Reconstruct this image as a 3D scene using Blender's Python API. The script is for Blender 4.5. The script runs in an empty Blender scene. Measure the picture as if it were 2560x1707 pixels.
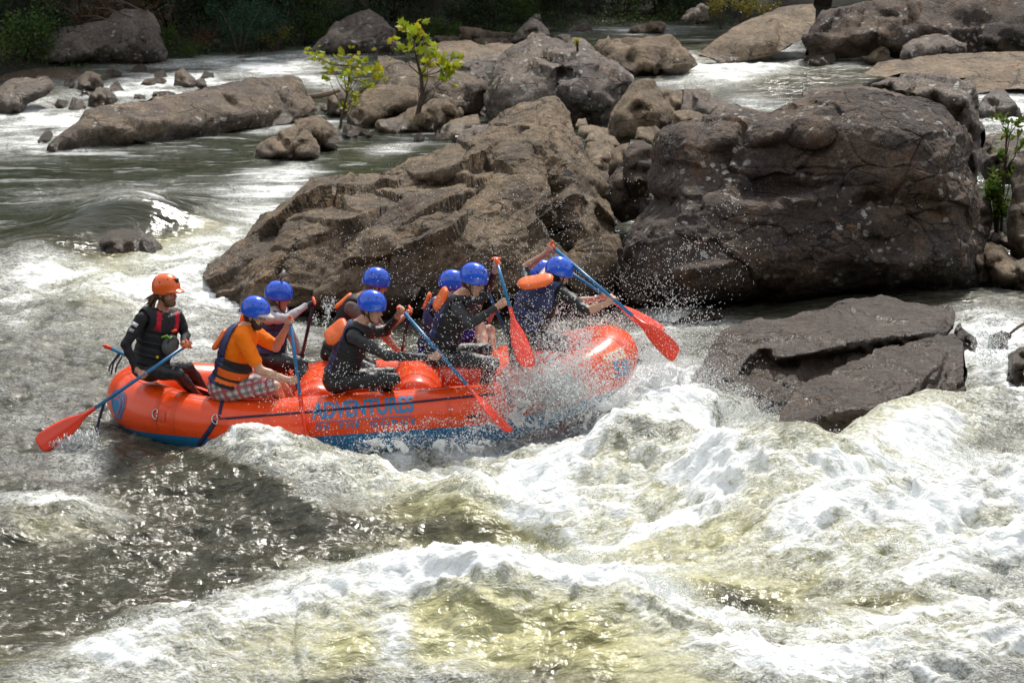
import bpy, bmesh, math, random
import numpy as np
from mathutils import Vector, Matrix
from mathutils.geometry import delaunay_2d_cdt

C = bpy.context.scene.collection
rad = math.radians
rng = np.random.default_rng(7)
random.seed(7)

# ------------------------------------------------------------------ camera, sky, sun, exposure
H = 5.6                      # camera height above the water the raft floats on
PITCH = rad(10.0)
FPX = 7111.0                 # focal length, 100 mm on 36 mm, in pixels of the 2560 px photograph
cam_d = bpy.data.cameras.new('camera')
cam = bpy.data.objects.new('camera', cam_d)
C.objects.link(cam)
cam.location = (0, 0, H)
cam.rotation_euler = (rad(90) - PITCH, 0, 0)
cam_d.lens = 100.0
cam_d.sensor_width = 36.0
cam_d.clip_start = 0.5
cam_d.clip_end = 2000
cam_d.dof.use_dof = True
cam_d.dof.focus_distance = 26.8
cam_d.dof.aperture_fstop = 5.0
bpy.context.scene.camera = cam

SUN_EL, SUN_AZ = rad(52), rad(16)       # sun high and upstream (behind the rocks), a little to the right
sun_d = bpy.data.lights.new('sun', 'SUN')
sun_d.energy = 3.9
sun_d.angle = rad(4.0)
sun_d.color = (1.0, 0.95, 0.87)
sun = bpy.data.objects.new('sun', sun_d)
C.objects.link(sun)
sdir = Vector((math.sin(SUN_AZ) * math.cos(SUN_EL), math.cos(SUN_AZ) * math.cos(SUN_EL), math.sin(SUN_EL)))
sun.rotation_euler = sdir.to_track_quat('Z', 'Y').to_euler()
sun.location = (0, 30, 40)

world = bpy.data.worlds.new('World')
bpy.context.scene.world = world
world.use_nodes = True
wn, wl = world.node_tree.nodes, world.node_tree.links
wn.clear()
wo = wn.new('ShaderNodeOutputWorld')
bg = wn.new('ShaderNodeBackground')
bg.inputs['Strength'].default_value = 0.125
sky = wn.new('ShaderNodeTexSky')
sky.sky_type = 'NISHITA'
sky.sun_disc = False
sky.sun_elevation = SUN_EL
sky.sun_rotation = SUN_AZ
tc = wn.new('ShaderNodeTexCoord')
cn = wn.new('ShaderNodeTexNoise')
cn.inputs['Scale'].default_value = 2.6
cn.inputs['Detail'].default_value = 6
cr = wn.new('ShaderNodeValToRGB')
cr.color_ramp.elements[0].position = 0.34
cr.color_ramp.elements[0].color = (0.25, 0.25, 0.25, 1)
cr.color_ramp.elements[1].position = 0.58
cr.color_ramp.elements[1].color = (1, 1, 1, 1)
mx = wn.new('ShaderNodeMix')
mx.data_type = 'RGBA'
mx.inputs[7].default_value = (7.4, 7.6, 7.8, 1)      # thin bright cloud over most of the sky
wl.new(tc.outputs['Generated'], cn.inputs['Vector'])
wl.new(cn.outputs['Fac'], cr.inputs['Fac'])
wl.new(cr.outputs['Color'], mx.inputs[0])
wl.new(sky.outputs['Color'], mx.inputs[6])
wl.new(mx.outputs[2], bg.inputs['Color'])
wl.new(bg.outputs['Background'], wo.inputs['Surface'])

vs = bpy.context.scene.view_settings
vs.view_transform = 'Standard'
vs.look = 'None'
vs.exposure = 0.22
vs.gamma = 1.0
vs.use_curve_mapping = False
cy = bpy.context.scene.cycles
cy.max_bounces = 8
cy.transparent_max_bounces = 16
cy.caustics_reflective = False
cy.caustics_refractive = False
cy.sample_clamp_indirect = 6.0

# ------------------------------------------------------------------ placing things by where they are seen
CP, SP = math.cos(PITCH), math.sin(PITCH)


def ray(px, py):
    a = (px - 1280.0) / FPX
    b = (853.5 - py) / FPX
    return np.array([a, CP + b * SP, -SP + b * CP])


def at(px, py, Y):
    d = ray(px, py)
    return Vector((d[0] * Y / d[1], Y, H + d[2] * Y / d[1]))


def at_np(px, py, Y):
    a = (px - 1280.0) / FPX
    b = (853.5 - py) / FPX
    dy = CP + b * SP
    dz = -SP + b * CP
    return np.stack([a / dy * Y, Y, H + dz / dy * Y], -1)


def proj(P):
    P = np.asarray(P, float)
    x, y, z = P[..., 0], P[..., 1], P[..., 2] - H
    dep = y * CP - z * SP
    up = y * SP + z * CP
    return 1280 + FPX * x / dep, 853.5 - FPX * up / dep


# ------------------------------------------------------------------ noise
def _hash(ix, iy, iz, seed):
    h = (ix.astype(np.uint32) * np.uint32(374761393) + iy.astype(np.uint32) * np.uint32(668265263)
         + iz.astype(np.uint32) * np.uint32(2147483647) + np.uint32((seed * 974711) & 0xffffffff))
    h = (h ^ (h >> np.uint32(13))) * np.uint32(1274126177)
    h = h ^ (h >> np.uint32(16))
    return h


def noise3(P, seed=0):
    P = np.asarray(P, np.float32)
    fl = np.floor(P)
    i = fl.astype(np.int64)
    f = P - fl
    u = f * f * f * (f * (f * 6 - 15) + 10)
    out = 0
    for dx in (0, 1):
        wx = u[:, 0] if dx else 1 - u[:, 0]
        for dy in (0, 1):
            wy = u[:, 1] if dy else 1 - u[:, 1]
            for dz in (0, 1):
                wz = u[:, 2] if dz else 1 - u[:, 2]
                h = _hash(i[:, 0] + dx, i[:, 1] + dy, i[:, 2] + dz, seed)
                gx = ((h & np.uint32(255)).astype(np.float32) / 127.5 - 1)
                gy = (((h >> np.uint32(8)) & np.uint32(255)).astype(np.float32) / 127.5 - 1)
                gz = (((h >> np.uint32(16)) & np.uint32(255)).astype(np.float32) / 127.5 - 1)
                out = out + wx * wy * wz * (gx * (f[:, 0] - dx) + gy * (f[:, 1] - dy) + gz * (f[:, 2] - dz))
    return out * 1.1


def fbm(P, octaves=4, seed=0, gain=0.5, lac=2.03):
    P = np.asarray(P, np.float32)
    a, s, tot = 1.0, 1.0, 0
    for o in range(octaves):
        tot = tot + a * noise3(P * s + o * 17.3, seed + o)
        a *= gain
        s *= lac
    return tot


def ridged(P, octaves=3, seed=0, gain=0.5):
    P = np.asarray(P, np.float32)
    a, s, tot = 1.0, 1.0, 0
    for o in range(octaves):
        tot = tot + a * (1 - 2.2 * np.abs(noise3(P * s + o * 9.1, seed + o)))
        a *= gain
        s *= 2.1
    return tot


def sstep(a, b, x):
    t = np.clip((x - a) / (b - a), 0, 1)
    return t * t * (3 - 2 * t)


# ------------------------------------------------------------------ objects
def tag(o, label=None, cat=None, group=None, kind=None):
    if label: o['label'] = label
    if cat: o['category'] = cat
    if group: o['group'] = group
    if kind: o['kind'] = kind
    return o


def empty(name, loc=(0, 0, 0), label=None, cat=None, group=None):
    o = bpy.data.objects.new(name, None)
    o.empty_display_size = 0.1
    C.objects.link(o)
    o.location = loc
    return tag(o, label, cat, group)


def link_mesh(name, me, mats=None, parent=None, smooth=True):
    if mats:
        for m in (mats if isinstance(mats, (list, tuple)) else [mats]):
            me.materials.append(m)
    if smooth:
        me.shade_smooth()
    o = bpy.data.objects.new(name, me)
    C.objects.link(o)
    if parent is not None:
        o.parent = parent
        # geometry is given in world space: bring it into the parent's space (parents are only translated)
        off = Vector((0, 0, 0))
        p = parent
        while p is not None:
            off += p.location
            p = p.parent
        o.location = -off
    return o


def np_mesh(name, V, F, mats=None, parent=None, smooth=True, mat_idx=None):
    """V (n,3), F (m,3) or (m,4) int arrays"""
    me = bpy.data.meshes.new(name)
    V = np.asarray(V, np.float32)
    F = np.asarray(F, np.int32)
    n, k = F.shape
    me.vertices.add(len(V))
    me.vertices.foreach_set('co', V.ravel())
    me.loops.add(n * k)
    me.loops.foreach_set('vertex_index', F.ravel())
    me.polygons.add(n)
    me.polygons.foreach_set('loop_start', np.arange(0, n * k, k, dtype=np.int32))
    me.polygons.foreach_set('loop_total', np.full(n, k, np.int32))
    if mat_idx is not None:
        me.polygons.foreach_set('material_index', np.asarray(mat_idx, np.int32))
    me.update(calc_edges=True)
    return link_mesh(name, me, mats, parent, smooth)


def set_attr(o, name, vals):
    a = o.data.attributes.new(name, 'FLOAT', 'POINT')
    a.data.foreach_set('value', np.asarray(vals, np.float32))


class MB:
    """collects simple shapes into one mesh"""
    def __init__(s):
        s.v, s.f, s.m = [], [], []
        s.n = 0

    def add(s, V, F, mi=0):
        s.v.extend([tuple(v) for v in V])
        for f in F:
            s.f.append(tuple(i + s.n for i in f))
            s.m.append(mi)
        s.n += len(V)
        return s

    def tube(s, pts, r, seg=8, mi=0, cap=True, flat=None):
        """swept tube along pts; r scalar or list; flat=(normal, ratio) makes a strap"""
        pts = [Vector(p) for p in pts]
        rs = r if isinstance(r, (list, tuple)) else [r] * len(pts)
        V, F = [], []
        prev = None
        for i, p in enumerate(pts):
            t = (pts[min(i + 1, len(pts) - 1)] - pts[max(i - 1, 0)])
            if t.length < 1e-9: t = Vector((0, 0, 1))
            t.normalize()
            if flat is not None:
                nn = flat[0](p) if callable(flat[0]) else Vector(flat[0])
                b = nn - t * nn.dot(t)
                b.normalize()
            elif prev is None:
                ref = Vector((0, 0, 1)) if abs(t.z) < 0.9 else Vector((1, 0, 0))
                b = ref.cross(t).normalized()
            else:
                b = prev - t * prev.dot(t)
                b = b.normalized() if b.length > 1e-6 else Vector((1, 0, 0))
            prev = b
            c = t.cross(b)
            for k in range(seg):
                a = 2 * math.pi * k / seg
                fr = flat[1] if flat is not None else 1.0
                V.append(p + b * (math.cos(a) * rs[i] * fr) + c * (math.sin(a) * rs[i]))
        for i in range(len(pts) - 1):
            for k in range(seg):
                k2 = (k + 1) % seg
                F.append((i * seg + k, i * seg + k2, (i + 1) * seg + k2, (i + 1) * seg + k))
        if cap:
            F.append(tuple(range(seg - 1, -1, -1)))
            F.append(tuple((len(pts) - 1) * seg + k for k in range(seg)))
        return s.add(V, F, mi)

    def ball(s, c, r, mi=0, nu=10, nv=7, frame=None):
        r = r if isinstance(r, (list, tuple)) else (r, r, r)
        M = frame if frame is not None else Matrix.Identity(3)
        c = Vector(c)
        V, F = [], []
        V.append(c + M @ Vector((0, 0, -r[2])))
        for j in range(1, nv):
            th = math.pi * j / nv - math.pi / 2
            for i in range(nu):
                ph = 2 * math.pi * i / nu
                V.append(c + M @ Vector((r[0] * math.cos(th) * math.cos(ph), r[1] * math.cos(th) * math.sin(ph), r[2] * math.sin(th))))
        V.append(c + M @ Vector((0, 0, r[2])))
        for i in range(nu):
            i2 = (i + 1) % nu
            F.append((0, 1 + i2, 1 + i))
            F.append((len(V) - 1, 1 + (nv - 2) * nu + i, 1 + (nv - 2) * nu + i2))
            for j in range(nv - 2):
                F.append((1 + j * nu + i, 1 + j * nu + i2, 1 + (j + 1) * nu + i2, 1 + (j + 1) * nu + i))
        return s.add(V, F, mi)

    def box(s, c, h, mi=0, frame=None):
        M = frame if frame is not None else Matrix.Identity(3)
        c = Vector(c)
        V = [c + M @ Vector((h[0] * a, h[1] * b, h[2] * d)) for a in (-1, 1) for b in (-1, 1) for d in (-1, 1)]
        F = [(0, 1, 3, 2), (4, 6, 7, 5), (0, 4, 5, 1), (2, 3, 7, 6), (0, 2, 6, 4), (1, 5, 7, 3)]
        return s.add(V, F, mi)

    def build(s, name, mats, parent=None, smooth=True):
        me = bpy.data.meshes.new(name)
        me.from_pydata(s.v, [], s.f)
        me.polygons.foreach_set('material_index', s.m)
        me.update()
        return link_mesh(name, me, mats, parent, smooth)


# ------------------------------------------------------------------ materials
class NT:
    """small helper round a node tree"""
    def __init__(s, name):
        s.m = bpy.data.materials.new(name)
        s.m.use_nodes = True
        s.t = s.m.node_tree
        s.n, s.l = s.t.nodes, s.t.links
        s.b = s.n['Principled BSDF']
        s.out = s.n['Material Output']

    def new(s, typ, **kw):
        nd = s.n.new(typ)
        for k, v in kw.items():
            if k.startswith('i_'):
                nd.inputs[k[2:].replace('_', ' ')].default_value = v
            else:
                setattr(nd, k, v)
        return nd

    def coords(s, scale=(1, 1, 1), rot=(0, 0, 0)):
        tcn = s.new('ShaderNodeTexCoord')
        mp = s.new('ShaderNodeMapping')
        mp.inputs['Scale'].default_value = scale
        mp.inputs['Rotation'].default_value = rot
        s.l.new(tcn.outputs['Object'], mp.inputs['Vector'])
        return mp.outputs['Vector']

    def noise(s, vec, scale, detail=4, rough=0.55, dist=0.0):
        nd = s.new('ShaderNodeTexNoise')
        nd.inputs['Scale'].default_value = scale
        nd.inputs['Detail'].default_value = detail
        nd.inputs['Roughness'].default_value = rough
        nd.inputs['Distortion'].default_value = dist
        if vec is not None: s.l.new(vec, nd.inputs['Vector'])
        return nd.outputs['Fac']

    def voro(s, vec, scale, feature='F1', rnd=1.0):
        nd = s.new('ShaderNodeTexVoronoi')
        nd.feature = feature
        nd.inputs['Scale'].default_value = scale
        nd.inputs['Randomness'].default_value = rnd
        if vec is not None: s.l.new(vec, nd.inputs['Vector'])
        return nd.outputs['Distance']

    def attr(s, name):
        nd = s.new('ShaderNodeAttribute')
        nd.attribute_name = name
        return nd.outputs['Fac']

    def ramp(s, fac, stops):
        nd = s.new('ShaderNodeValToRGB')
        e = nd.color_ramp.elements
        while len(e) > 1: e.remove(e[-1])
        for i, (p, c) in enumerate(stops):
            c = (c, c, c) if not isinstance(c, (tuple, list)) else c
            if i == 0:
                e[0].position = p
                e[0].color = (*c[:3], 1)
            else:
                x = e.new(p)
                x.color = (*c[:3], 1)
        s.l.new(fac, nd.inputs['Fac'])
        return nd.outputs['Color']

    def math(s, op, a, b=None, clamp=False):
        nd = s.new('ShaderNodeMath')
        nd.operation = op
        nd.use_clamp = clamp
        for i, v in enumerate((a, b)):
            if v is None: continue
            if isinstance(v, (int, float)): nd.inputs[i].default_value = v
            else: s.l.new(v, nd.inputs[i])
        return nd.outputs[0]

    def mix(s, fac, a, b, blend='MIX'):
        nd = s.new('ShaderNodeMix')
        nd.data_type = 'RGBA'
        nd.blend_type = blend
        for idx, v in ((0, fac), (6, a), (7, b)):
            if isinstance(v, (int, float)): nd.inputs[idx].default_value = v if idx == 0 else (v, v, v, 1)
            elif isinstance(v, (tuple, list)): nd.inputs[idx].default_value = (*v[:3], 1)
            else: s.l.new(v, nd.inputs[idx])
        return nd.outputs[2]

    def smooth(s, x, a, b):
        nd = s.new('ShaderNodeMapRange')
        nd.interpolation_type = 'SMOOTHSTEP'
        nd.inputs['From Min'].default_value = a
        nd.inputs['From Max'].default_value = b
        s.l.new(x, nd.inputs['Value'])
        return nd.outputs['Result']

    def bump(s, h, strength=0.5, dist=0.02, normal=None):
        nd = s.new('ShaderNodeBump')
        nd.inputs['Strength'].default_value = strength
        nd.inputs['Distance'].default_value = dist
        s.l.new(h, nd.inputs['Height'])
        if normal is not None: s.l.new(normal, nd.inputs['Normal'])
        return nd.outputs['Normal']

    def set(s, **kw):
        for k, v in kw.items():
            inp = s.b.inputs[k.replace('_', ' ')]
            if isinstance(v, (int, float)): inp.default_value = v
            elif isinstance(v, (tuple, list)): inp.default_value = (*v[:3], 1)
            else: s.l.new(v, inp)
        return s


def plain(name, col, rough=0.5, var=0.12, scale=20, bump=0.0, spec=0.5, metal=0.0, coat=0.0, wet=0.0):
    t = NT(name)
    vec = t.coords()
    nz = t.noise(vec, scale, 5, 0.6)
    a = tuple(c * (1 - var) for c in col)
    b = tuple(min(1, c * (1 + var)) for c in col)
    t.set(Base_Color=t.ramp(nz, [(0.3, a), (0.7, b)]), Roughness=rough, Metallic=metal)
    t.b.inputs['Specular IOR Level'].default_value = spec
    if coat: t.b.inputs['Coat Weight'].default_value = coat
    if bump:
        t.set(Normal=t.bump(t.noise(vec, scale * 3, 4), 0.6, bump))
    return t.m

# ------------------------------------------------------------------ the river surface
# (px, py, z): still level of the river where it is seen, falling through the ledges towards the camera
LEVEL = [(100, 1650, 0.0), (700, 1650, 0), (1300, 1650, 0), (1900, 1650, .05), (2500, 1650, .1), (0, 1200, 0.0), (600, 1250, -.1), (1000, 1300, -.1), (1280, 1420, 0),
         (1900, 1450, .0), (2500, 1400, .12), (2550, 1050, .3), (2150, 1150, .2), (1750, 1050, .12), (1400, 1100, .05), (900, 1120, 0.0), (250, 1000, .05), (0, 1000, .05),
         (-150, 1200, 0), (0, 820, .2), (220, 820, .22), (480, 760, .25), (700, 830, .2), (1000, 830, .2), (1300, 830, .2), (100, 670, .45), (430, 640, .5), (-100, 640, .5), (590, 570, .8), (300, 540, .82),
         (100, 560, .75), (0, 480, .85), (400, 420, .9), (800, 400, .92), (1000, 370, .95), (0, 310, 1.0), (200, 260, 1.2), (500, 190, 1.4), (0, 170, 1.4), (900, 140, 1.45),
         (1400, 80, 1.6), (1800, 160, 1.5), (1750, 250, 1.3), (1700, 110, 1.55), (1150, 330, 1.0), (1500, 340, 1.0),
         (1700, 800, .22), (1950, 745, .4), (2400, 800, .5), (2300, 740, .55), (2540, 790, .6), (2500, 880, .42), (2520, 300, 1.2), (2560, 560, .9), (2050, 200, 1.45), (2480, 720, .6)]
_L = np.array([[*at_np(px, py, (H - z) / -(ray(px, py)[2] / ray(px, py)[1]))[:2], z] for px, py, z in LEVEL])


def level(X, Y):
    """normalised gaussian blend of the level points; kernel widens with distance"""
    X = np.asarray(X, np.float64)
    Y = np.asarray(Y, np.float64)
    num = np.zeros_like(X)
    den = np.zeros_like(X) + 1e-12
    for lx, ly, lz in _L:
        s = 1.0 + max(0, ly - 26) * 0.09
        w = np.exp(-(((X - lx) / (1.5 * s)) ** 2 + ((Y - ly) / (1.15 * s)) ** 2) * 0.5)
        num += w * lz
        den += w
        # weak far tail so that nothing is undefined
        t = 1e-4 / (1 + ((X - lx) ** 2 + (Y - ly) ** 2))
        num += t * lz
        den += t
    return num / den


def water(px, py):
    """the point of the river seen at that pixel"""
    d = ray(px, py)
    k = -d[2] / d[1]
    z = 0.6
    for _ in range(40):
        Y = (H - z) / k
        zn = float(level(np.array([d[0] / d[1] * Y]), np.array([Y]))[0])
        z += 0.5 * (zn - z)
    Y = (H - z) / k
    return Vector((d[0] / d[1] * Y, Y, z))


# standing waves: crest line (px, py, height over the level), width on the near and on the far side
RIDGES = [
    ([(1450, 1120, .15), (1540, 1060, .36), (1640, 1000, .46), (1740, 985, .40), (1840, 1010, .28), (1900, 1060, .15)], .8, .32),
    ([(60, 1690, .22), (250, 1610, .3), (450, 1535, .36), (700, 1478, .42), (1000, 1436, .54), (1250, 1412, .62), (1480, 1440, .56), (1650, 1515, .42), (1850, 1630, .28), (2000, 1720, .1)], 1.0, .42),
    ([(450, 1150, .08), (560, 1110, .2), (700, 1100, .26), (800, 1135, .20), (920, 1180, .16), (1050, 1205, .16), (1200, 1215, .2)], .5, .22),
    ([(620, 1160, .12), (760, 1235, .16), (860, 1330, .14), (960, 1400, .04)], .22, .5),
    ([(1250, 1230, .1), (1400, 1170, .26), (1560, 1100, .40), (1750, 1110, .36), (1950, 1165, .38)], .7, .5),
    ([(1900, 1190, .2), (2060, 1130, .42), (2200, 1060, .46), (2330, 1000, .42), (2560, 985, .4)], .6, .45),
    ([(1750, 1350, .06), (2000, 1275, .3), (2200, 1230, .4), (2600, 1180, .42)], .7, .4),
    ([(1880, 1570, .05), (2100, 1440, .26), (2300, 1390, .34), (2600, 1330, .34)], .55, .35),
    ([(1950, 1680, .08), (2250, 1600, .22), (2600, 1560, .22)], .45, .35),
    ([(20, 850, .1), (150, 760, .16), (280, 700, .2), (450, 700, .22), (560, 620, .12)], .9, .5),
    ([(-60, 1270, .14), (130, 1262, .16), (270, 1290, .04)], .35, .25),
    ([(-50, 640, .12), (120, 600, .12), (250, 640, .1)], .6, .5),
    ([(540, 1290, .07), (700, 1270, .1), (830, 1300, .05)], .16, .3),
    ([(300, 1390, .05), (520, 1370, .07), (700, 1400, .04)], .15, .3),
]
DENTS = [(870, 1138, .10, .45, .35), (1030, 1134, .15, .55, .4), (1200, 1126, .18, .6, .4), (1370, 1110, .2, .5, .4), (1250, 1330, .30, 1.0, .5), (1880, 1500, .28, .9, .38), (650, 1330, .08, 1.6, .7), (1050, 1360, .14, 1.0, .5), (2250, 1530, .12, .9, .3), (1000, 1250, .1, .8, .4),
         (2450, 1480, .08, .6, .3), (1560, 1250, .1, .9, .35)]


def _blobs(px, py, L):
    out = np.zeros(px.shape, np.float32)
    for x, y, rx, ry, rot, v in L:
        c, s = math.cos(rad(rot)), math.sin(rad(rot))
        dx, dy = px - x, py - y
        a = (dx * c + dy * s) / rx
        b = (-dx * s + dy * c) / ry
        out += v * np.exp(-(a * a + b * b) * 0.8).astype(np.float32)
    return out


FOAM = [(1340, 1090, 170, 40, -8, .8), (575, 580, 110, 30, -28, .8), (430, 640, 140, 40, -12, .75), (250, 700, 170, 50, 5, .55), (420, 740, 110, 70, 10, .85), (110, 680, 120, 45, -8, .45), (60, 770, 90, 60, 20, .4),
        (480, 830, 60, 80, 0, .6), (640, 800, 150, 25, 20, .6), (230, 900, 160, 110, 0, .10), (60, 1000, 120, 130, 0, .10), (100, 1275, 140, 26, 3, .75), (250, 1300, 80, 16, 5, .4), (200, 1170, 90, 30, 0, .4),
        (640, 1110, 120, 45, 10, .8), (800, 1160, 140, 50, 15, .75), (900, 1250, 110, 60, 30, .5), (1050, 1190, 140, 50, 0, .7), (1180, 1150, 120, 60, 0, .5), (780, 1240, 25, 90, -35, .5),
        (1350, 1120, 120, 110, 0, .8), (1500, 1080, 170, 110, 20, .9), (1720, 1130, 200, 90, 20, .8), (1330, 1250, 90, 80, 30, .7), (1500, 1280, 160, 60, 10, .5), (1900, 1200, 200, 60, 5, .75), (1620, 1000, 110, 100, 20, .9), (1700, 960, 90, 50, 10, .6),
        (1720, 1330, 140, 40, 5, .5), (1450, 1370, 120, 30, 20, .35),
        (1950, 1300, 700, 250, 0, .16), (2300, 1500, 400, 200, 0, .15), (2200, 1120, 200, 45, -12, .65), (2480, 1030, 140, 50, -8, .75), (2150, 1250, 300, 55, -8, .95), (2500, 1200, 140, 80, 0, .8), (2350, 1300, 220, 60, -10, .55), (2250, 1410, 200, 40, -20, .8), (2480, 1370, 140, 60, 0, .8), (1700, 1420, 140, 40, 10, .3),
        (2050, 1650, 260, 60, 5, .8), (2400, 1600, 240, 70, 0, .8), (1900, 1590, 160, 30, 25, .75), (2550, 1500, 120, 60, 0, .6), (2000, 1380, 130, 40, 0, .3),
        (280, 1640, 170, 55, -20, .9), (520, 1560, 160, 60, -18, .85), (760, 1500, 150, 45, -14, .75), (1000, 1450, 150, 40, -8, .8), (1220, 1410, 130, 32, -4, .95), (1440, 1445, 120, 32, 12, .9), (1640, 1520, 110, 36, 32, .95), (1790, 1600, 120, 36, 35, .9),
        (520, 1690, 260, 40, -5, .7), (980, 1600, 50, 80, 5, .6), (1250, 1430, 260, 26, 0, .35), (1300, 1560, 40, 70, 10, .2), (1130, 1690, 120, 30, 0, .5), (820, 1600, 90, 50, 0, .3),
        (150, 320, 190, 40, -6, .6), (60, 300, 120, 60, 0, .5), (560, 200, 200, 22, -5, .3), (80, 270, 60, 20, 0, .6), (330, 225, 100, 25, 0, .8), (480, 195, 160, 20, -4, .6), (700, 165, 130, 18, -6, .55), (800, 195, 60, 22, 10, .7), (620, 150, 220, 14, -3, .35),
        (380, 250, 70, 14, -10, .6), (270, 270, 60, 14, 0, .6), (250, 380, 200, 14, 0, .12), (700, 320, 60, 12, -8, .5), (260, 485, 260, 26, -4, .14), (640, 480, 110, 40, -25, .5), (700, 455, 60, 25, -15, .5), (820, 320, 40, 30, 0, .3), (1000, 365, 70, 12, -10, .4),
        (1850, 165, 110, 26, -6, .9), (1740, 200, 110, 25, -10, .7), (1960, 135, 50, 24, -30, .7), (1860, 270, 80, 20, 0, .7), (1600, 75, 120, 10, 0, .35), (1720, 150, 30, 16, 10, .8), (2110, 155, 50, 10, 0, .6),
        (2520, 290, 90, 55, 0, .9), (2450, 240, 40, 30, 0, .7), (2480, 885, 80, 75, 10, 1.3), (2500, 860, 60, 40, 10, .5), (1720, 800, 90, 25, 10, .35), (1640, 840, 50, 40, 0, .5), (2450, 790, 60, 15, 0, .2), (1900, 830, 90, 20, 0, .25), (2520, 720, 40, 20, 0, .3)]
CLEAR = [(700, 1290, 250, 75, 6, .8), (420, 1440, 280, 80, -12, .6), (1130, 1330, 150, 30, 15, .7), (1850, 1500, 130, 34, 14, .9), (1350, 1360, 110, 22, 22, .6), (420, 1180, 130, 40, 10, .5), (1380, 1600, 160, 70, 10, .55), (840, 1640, 110, 50, 0, .35), (2200, 1500, 120, 26, 0, .7),
         (900, 1640, 90, 40, 0, .3), (310, 585, 110, 42, -3, 1.3), (1080, 1560, 60, 60, 0, .4), (1150, 1260, 70, 40, 0, .4), (1650, 1230, 70, 25, 20, .4), (2390, 1140, 80, 25, 0, .3)]
AER = [(1280, 1530, 260, 70, 0, .6), (1900, 1300, 800, 300, 0, .35), (1300, 1250, 300, 120, 0, .25), (300, 800, 300, 150, 0, .08), (700, 1600, 700, 120, -8, .3), (1300, 1560, 300, 110, 5, .9), (900, 1580, 250, 90, -12, .7), (1600, 1640, 200, 70, 20, .7), (1750, 1380, 260, 70, 5, .6), (1950, 1170, 260, 80, 0, .5), (2280, 1060, 160, 60, -15, .75), (2250, 1330, 300, 60, -10, .5),
       (420, 620, 200, 50, -15, .45), (260, 720, 180, 80, 10, .25), (1500, 1220, 200, 80, 10, .5), (1050, 1240, 150, 60, 20, .45), (650, 1120, 160, 50, 10, .3), (2200, 1560, 300, 80, 0, .3), (150, 1300, 160, 40, 0, .3), (350, 580, 130, 40, 0, .05), (1850, 170, 160, 40, 0, .25)]


def _ridge(X, Y, pts, wn_, wf):
    P = []
    for px, py, h in pts:
        d = ray(px, py)
        k = -d[2] / d[1]
        z = h
        for _ in range(20):
            Yv = (H - z) / k
            z += .5 * (float(level(np.array([d[0] / d[1] * Yv]), np.array([Yv]))[0]) + h - z)
        P.append((d[0] / d[1] * Yv, Yv, h))
    best = np.full(X.shape, 1e9, np.float32)
    hh = np.zeros(X.shape, np.float32)
    side = np.zeros(X.shape, np.float32)
    for (x0, y0, h0), (x1, y1, h1) in zip(P[:-1], P[1:]):
        dx, dy = x1 - x0, y1 - y0
        L2 = dx * dx + dy * dy
        t = np.clip(((X - x0) * dx + (Y - y0) * dy) / L2, 0, 1)
        ex, ey = X - (x0 + t * dx), Y - (y0 + t * dy)
        d2 = ex * ex + ey * ey
        m = d2 < best
        best = np.where(m, d2, best)
        hh = np.where(m, h0 + t * (h1 - h0), hh)
        side = np.where(m, (ey * dx - ex * dy) / math.sqrt(L2), side)     # >0: far side
    w = np.where(side > 0, wf, wn_)
    return hh * np.exp(-best / (w * w))


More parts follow.
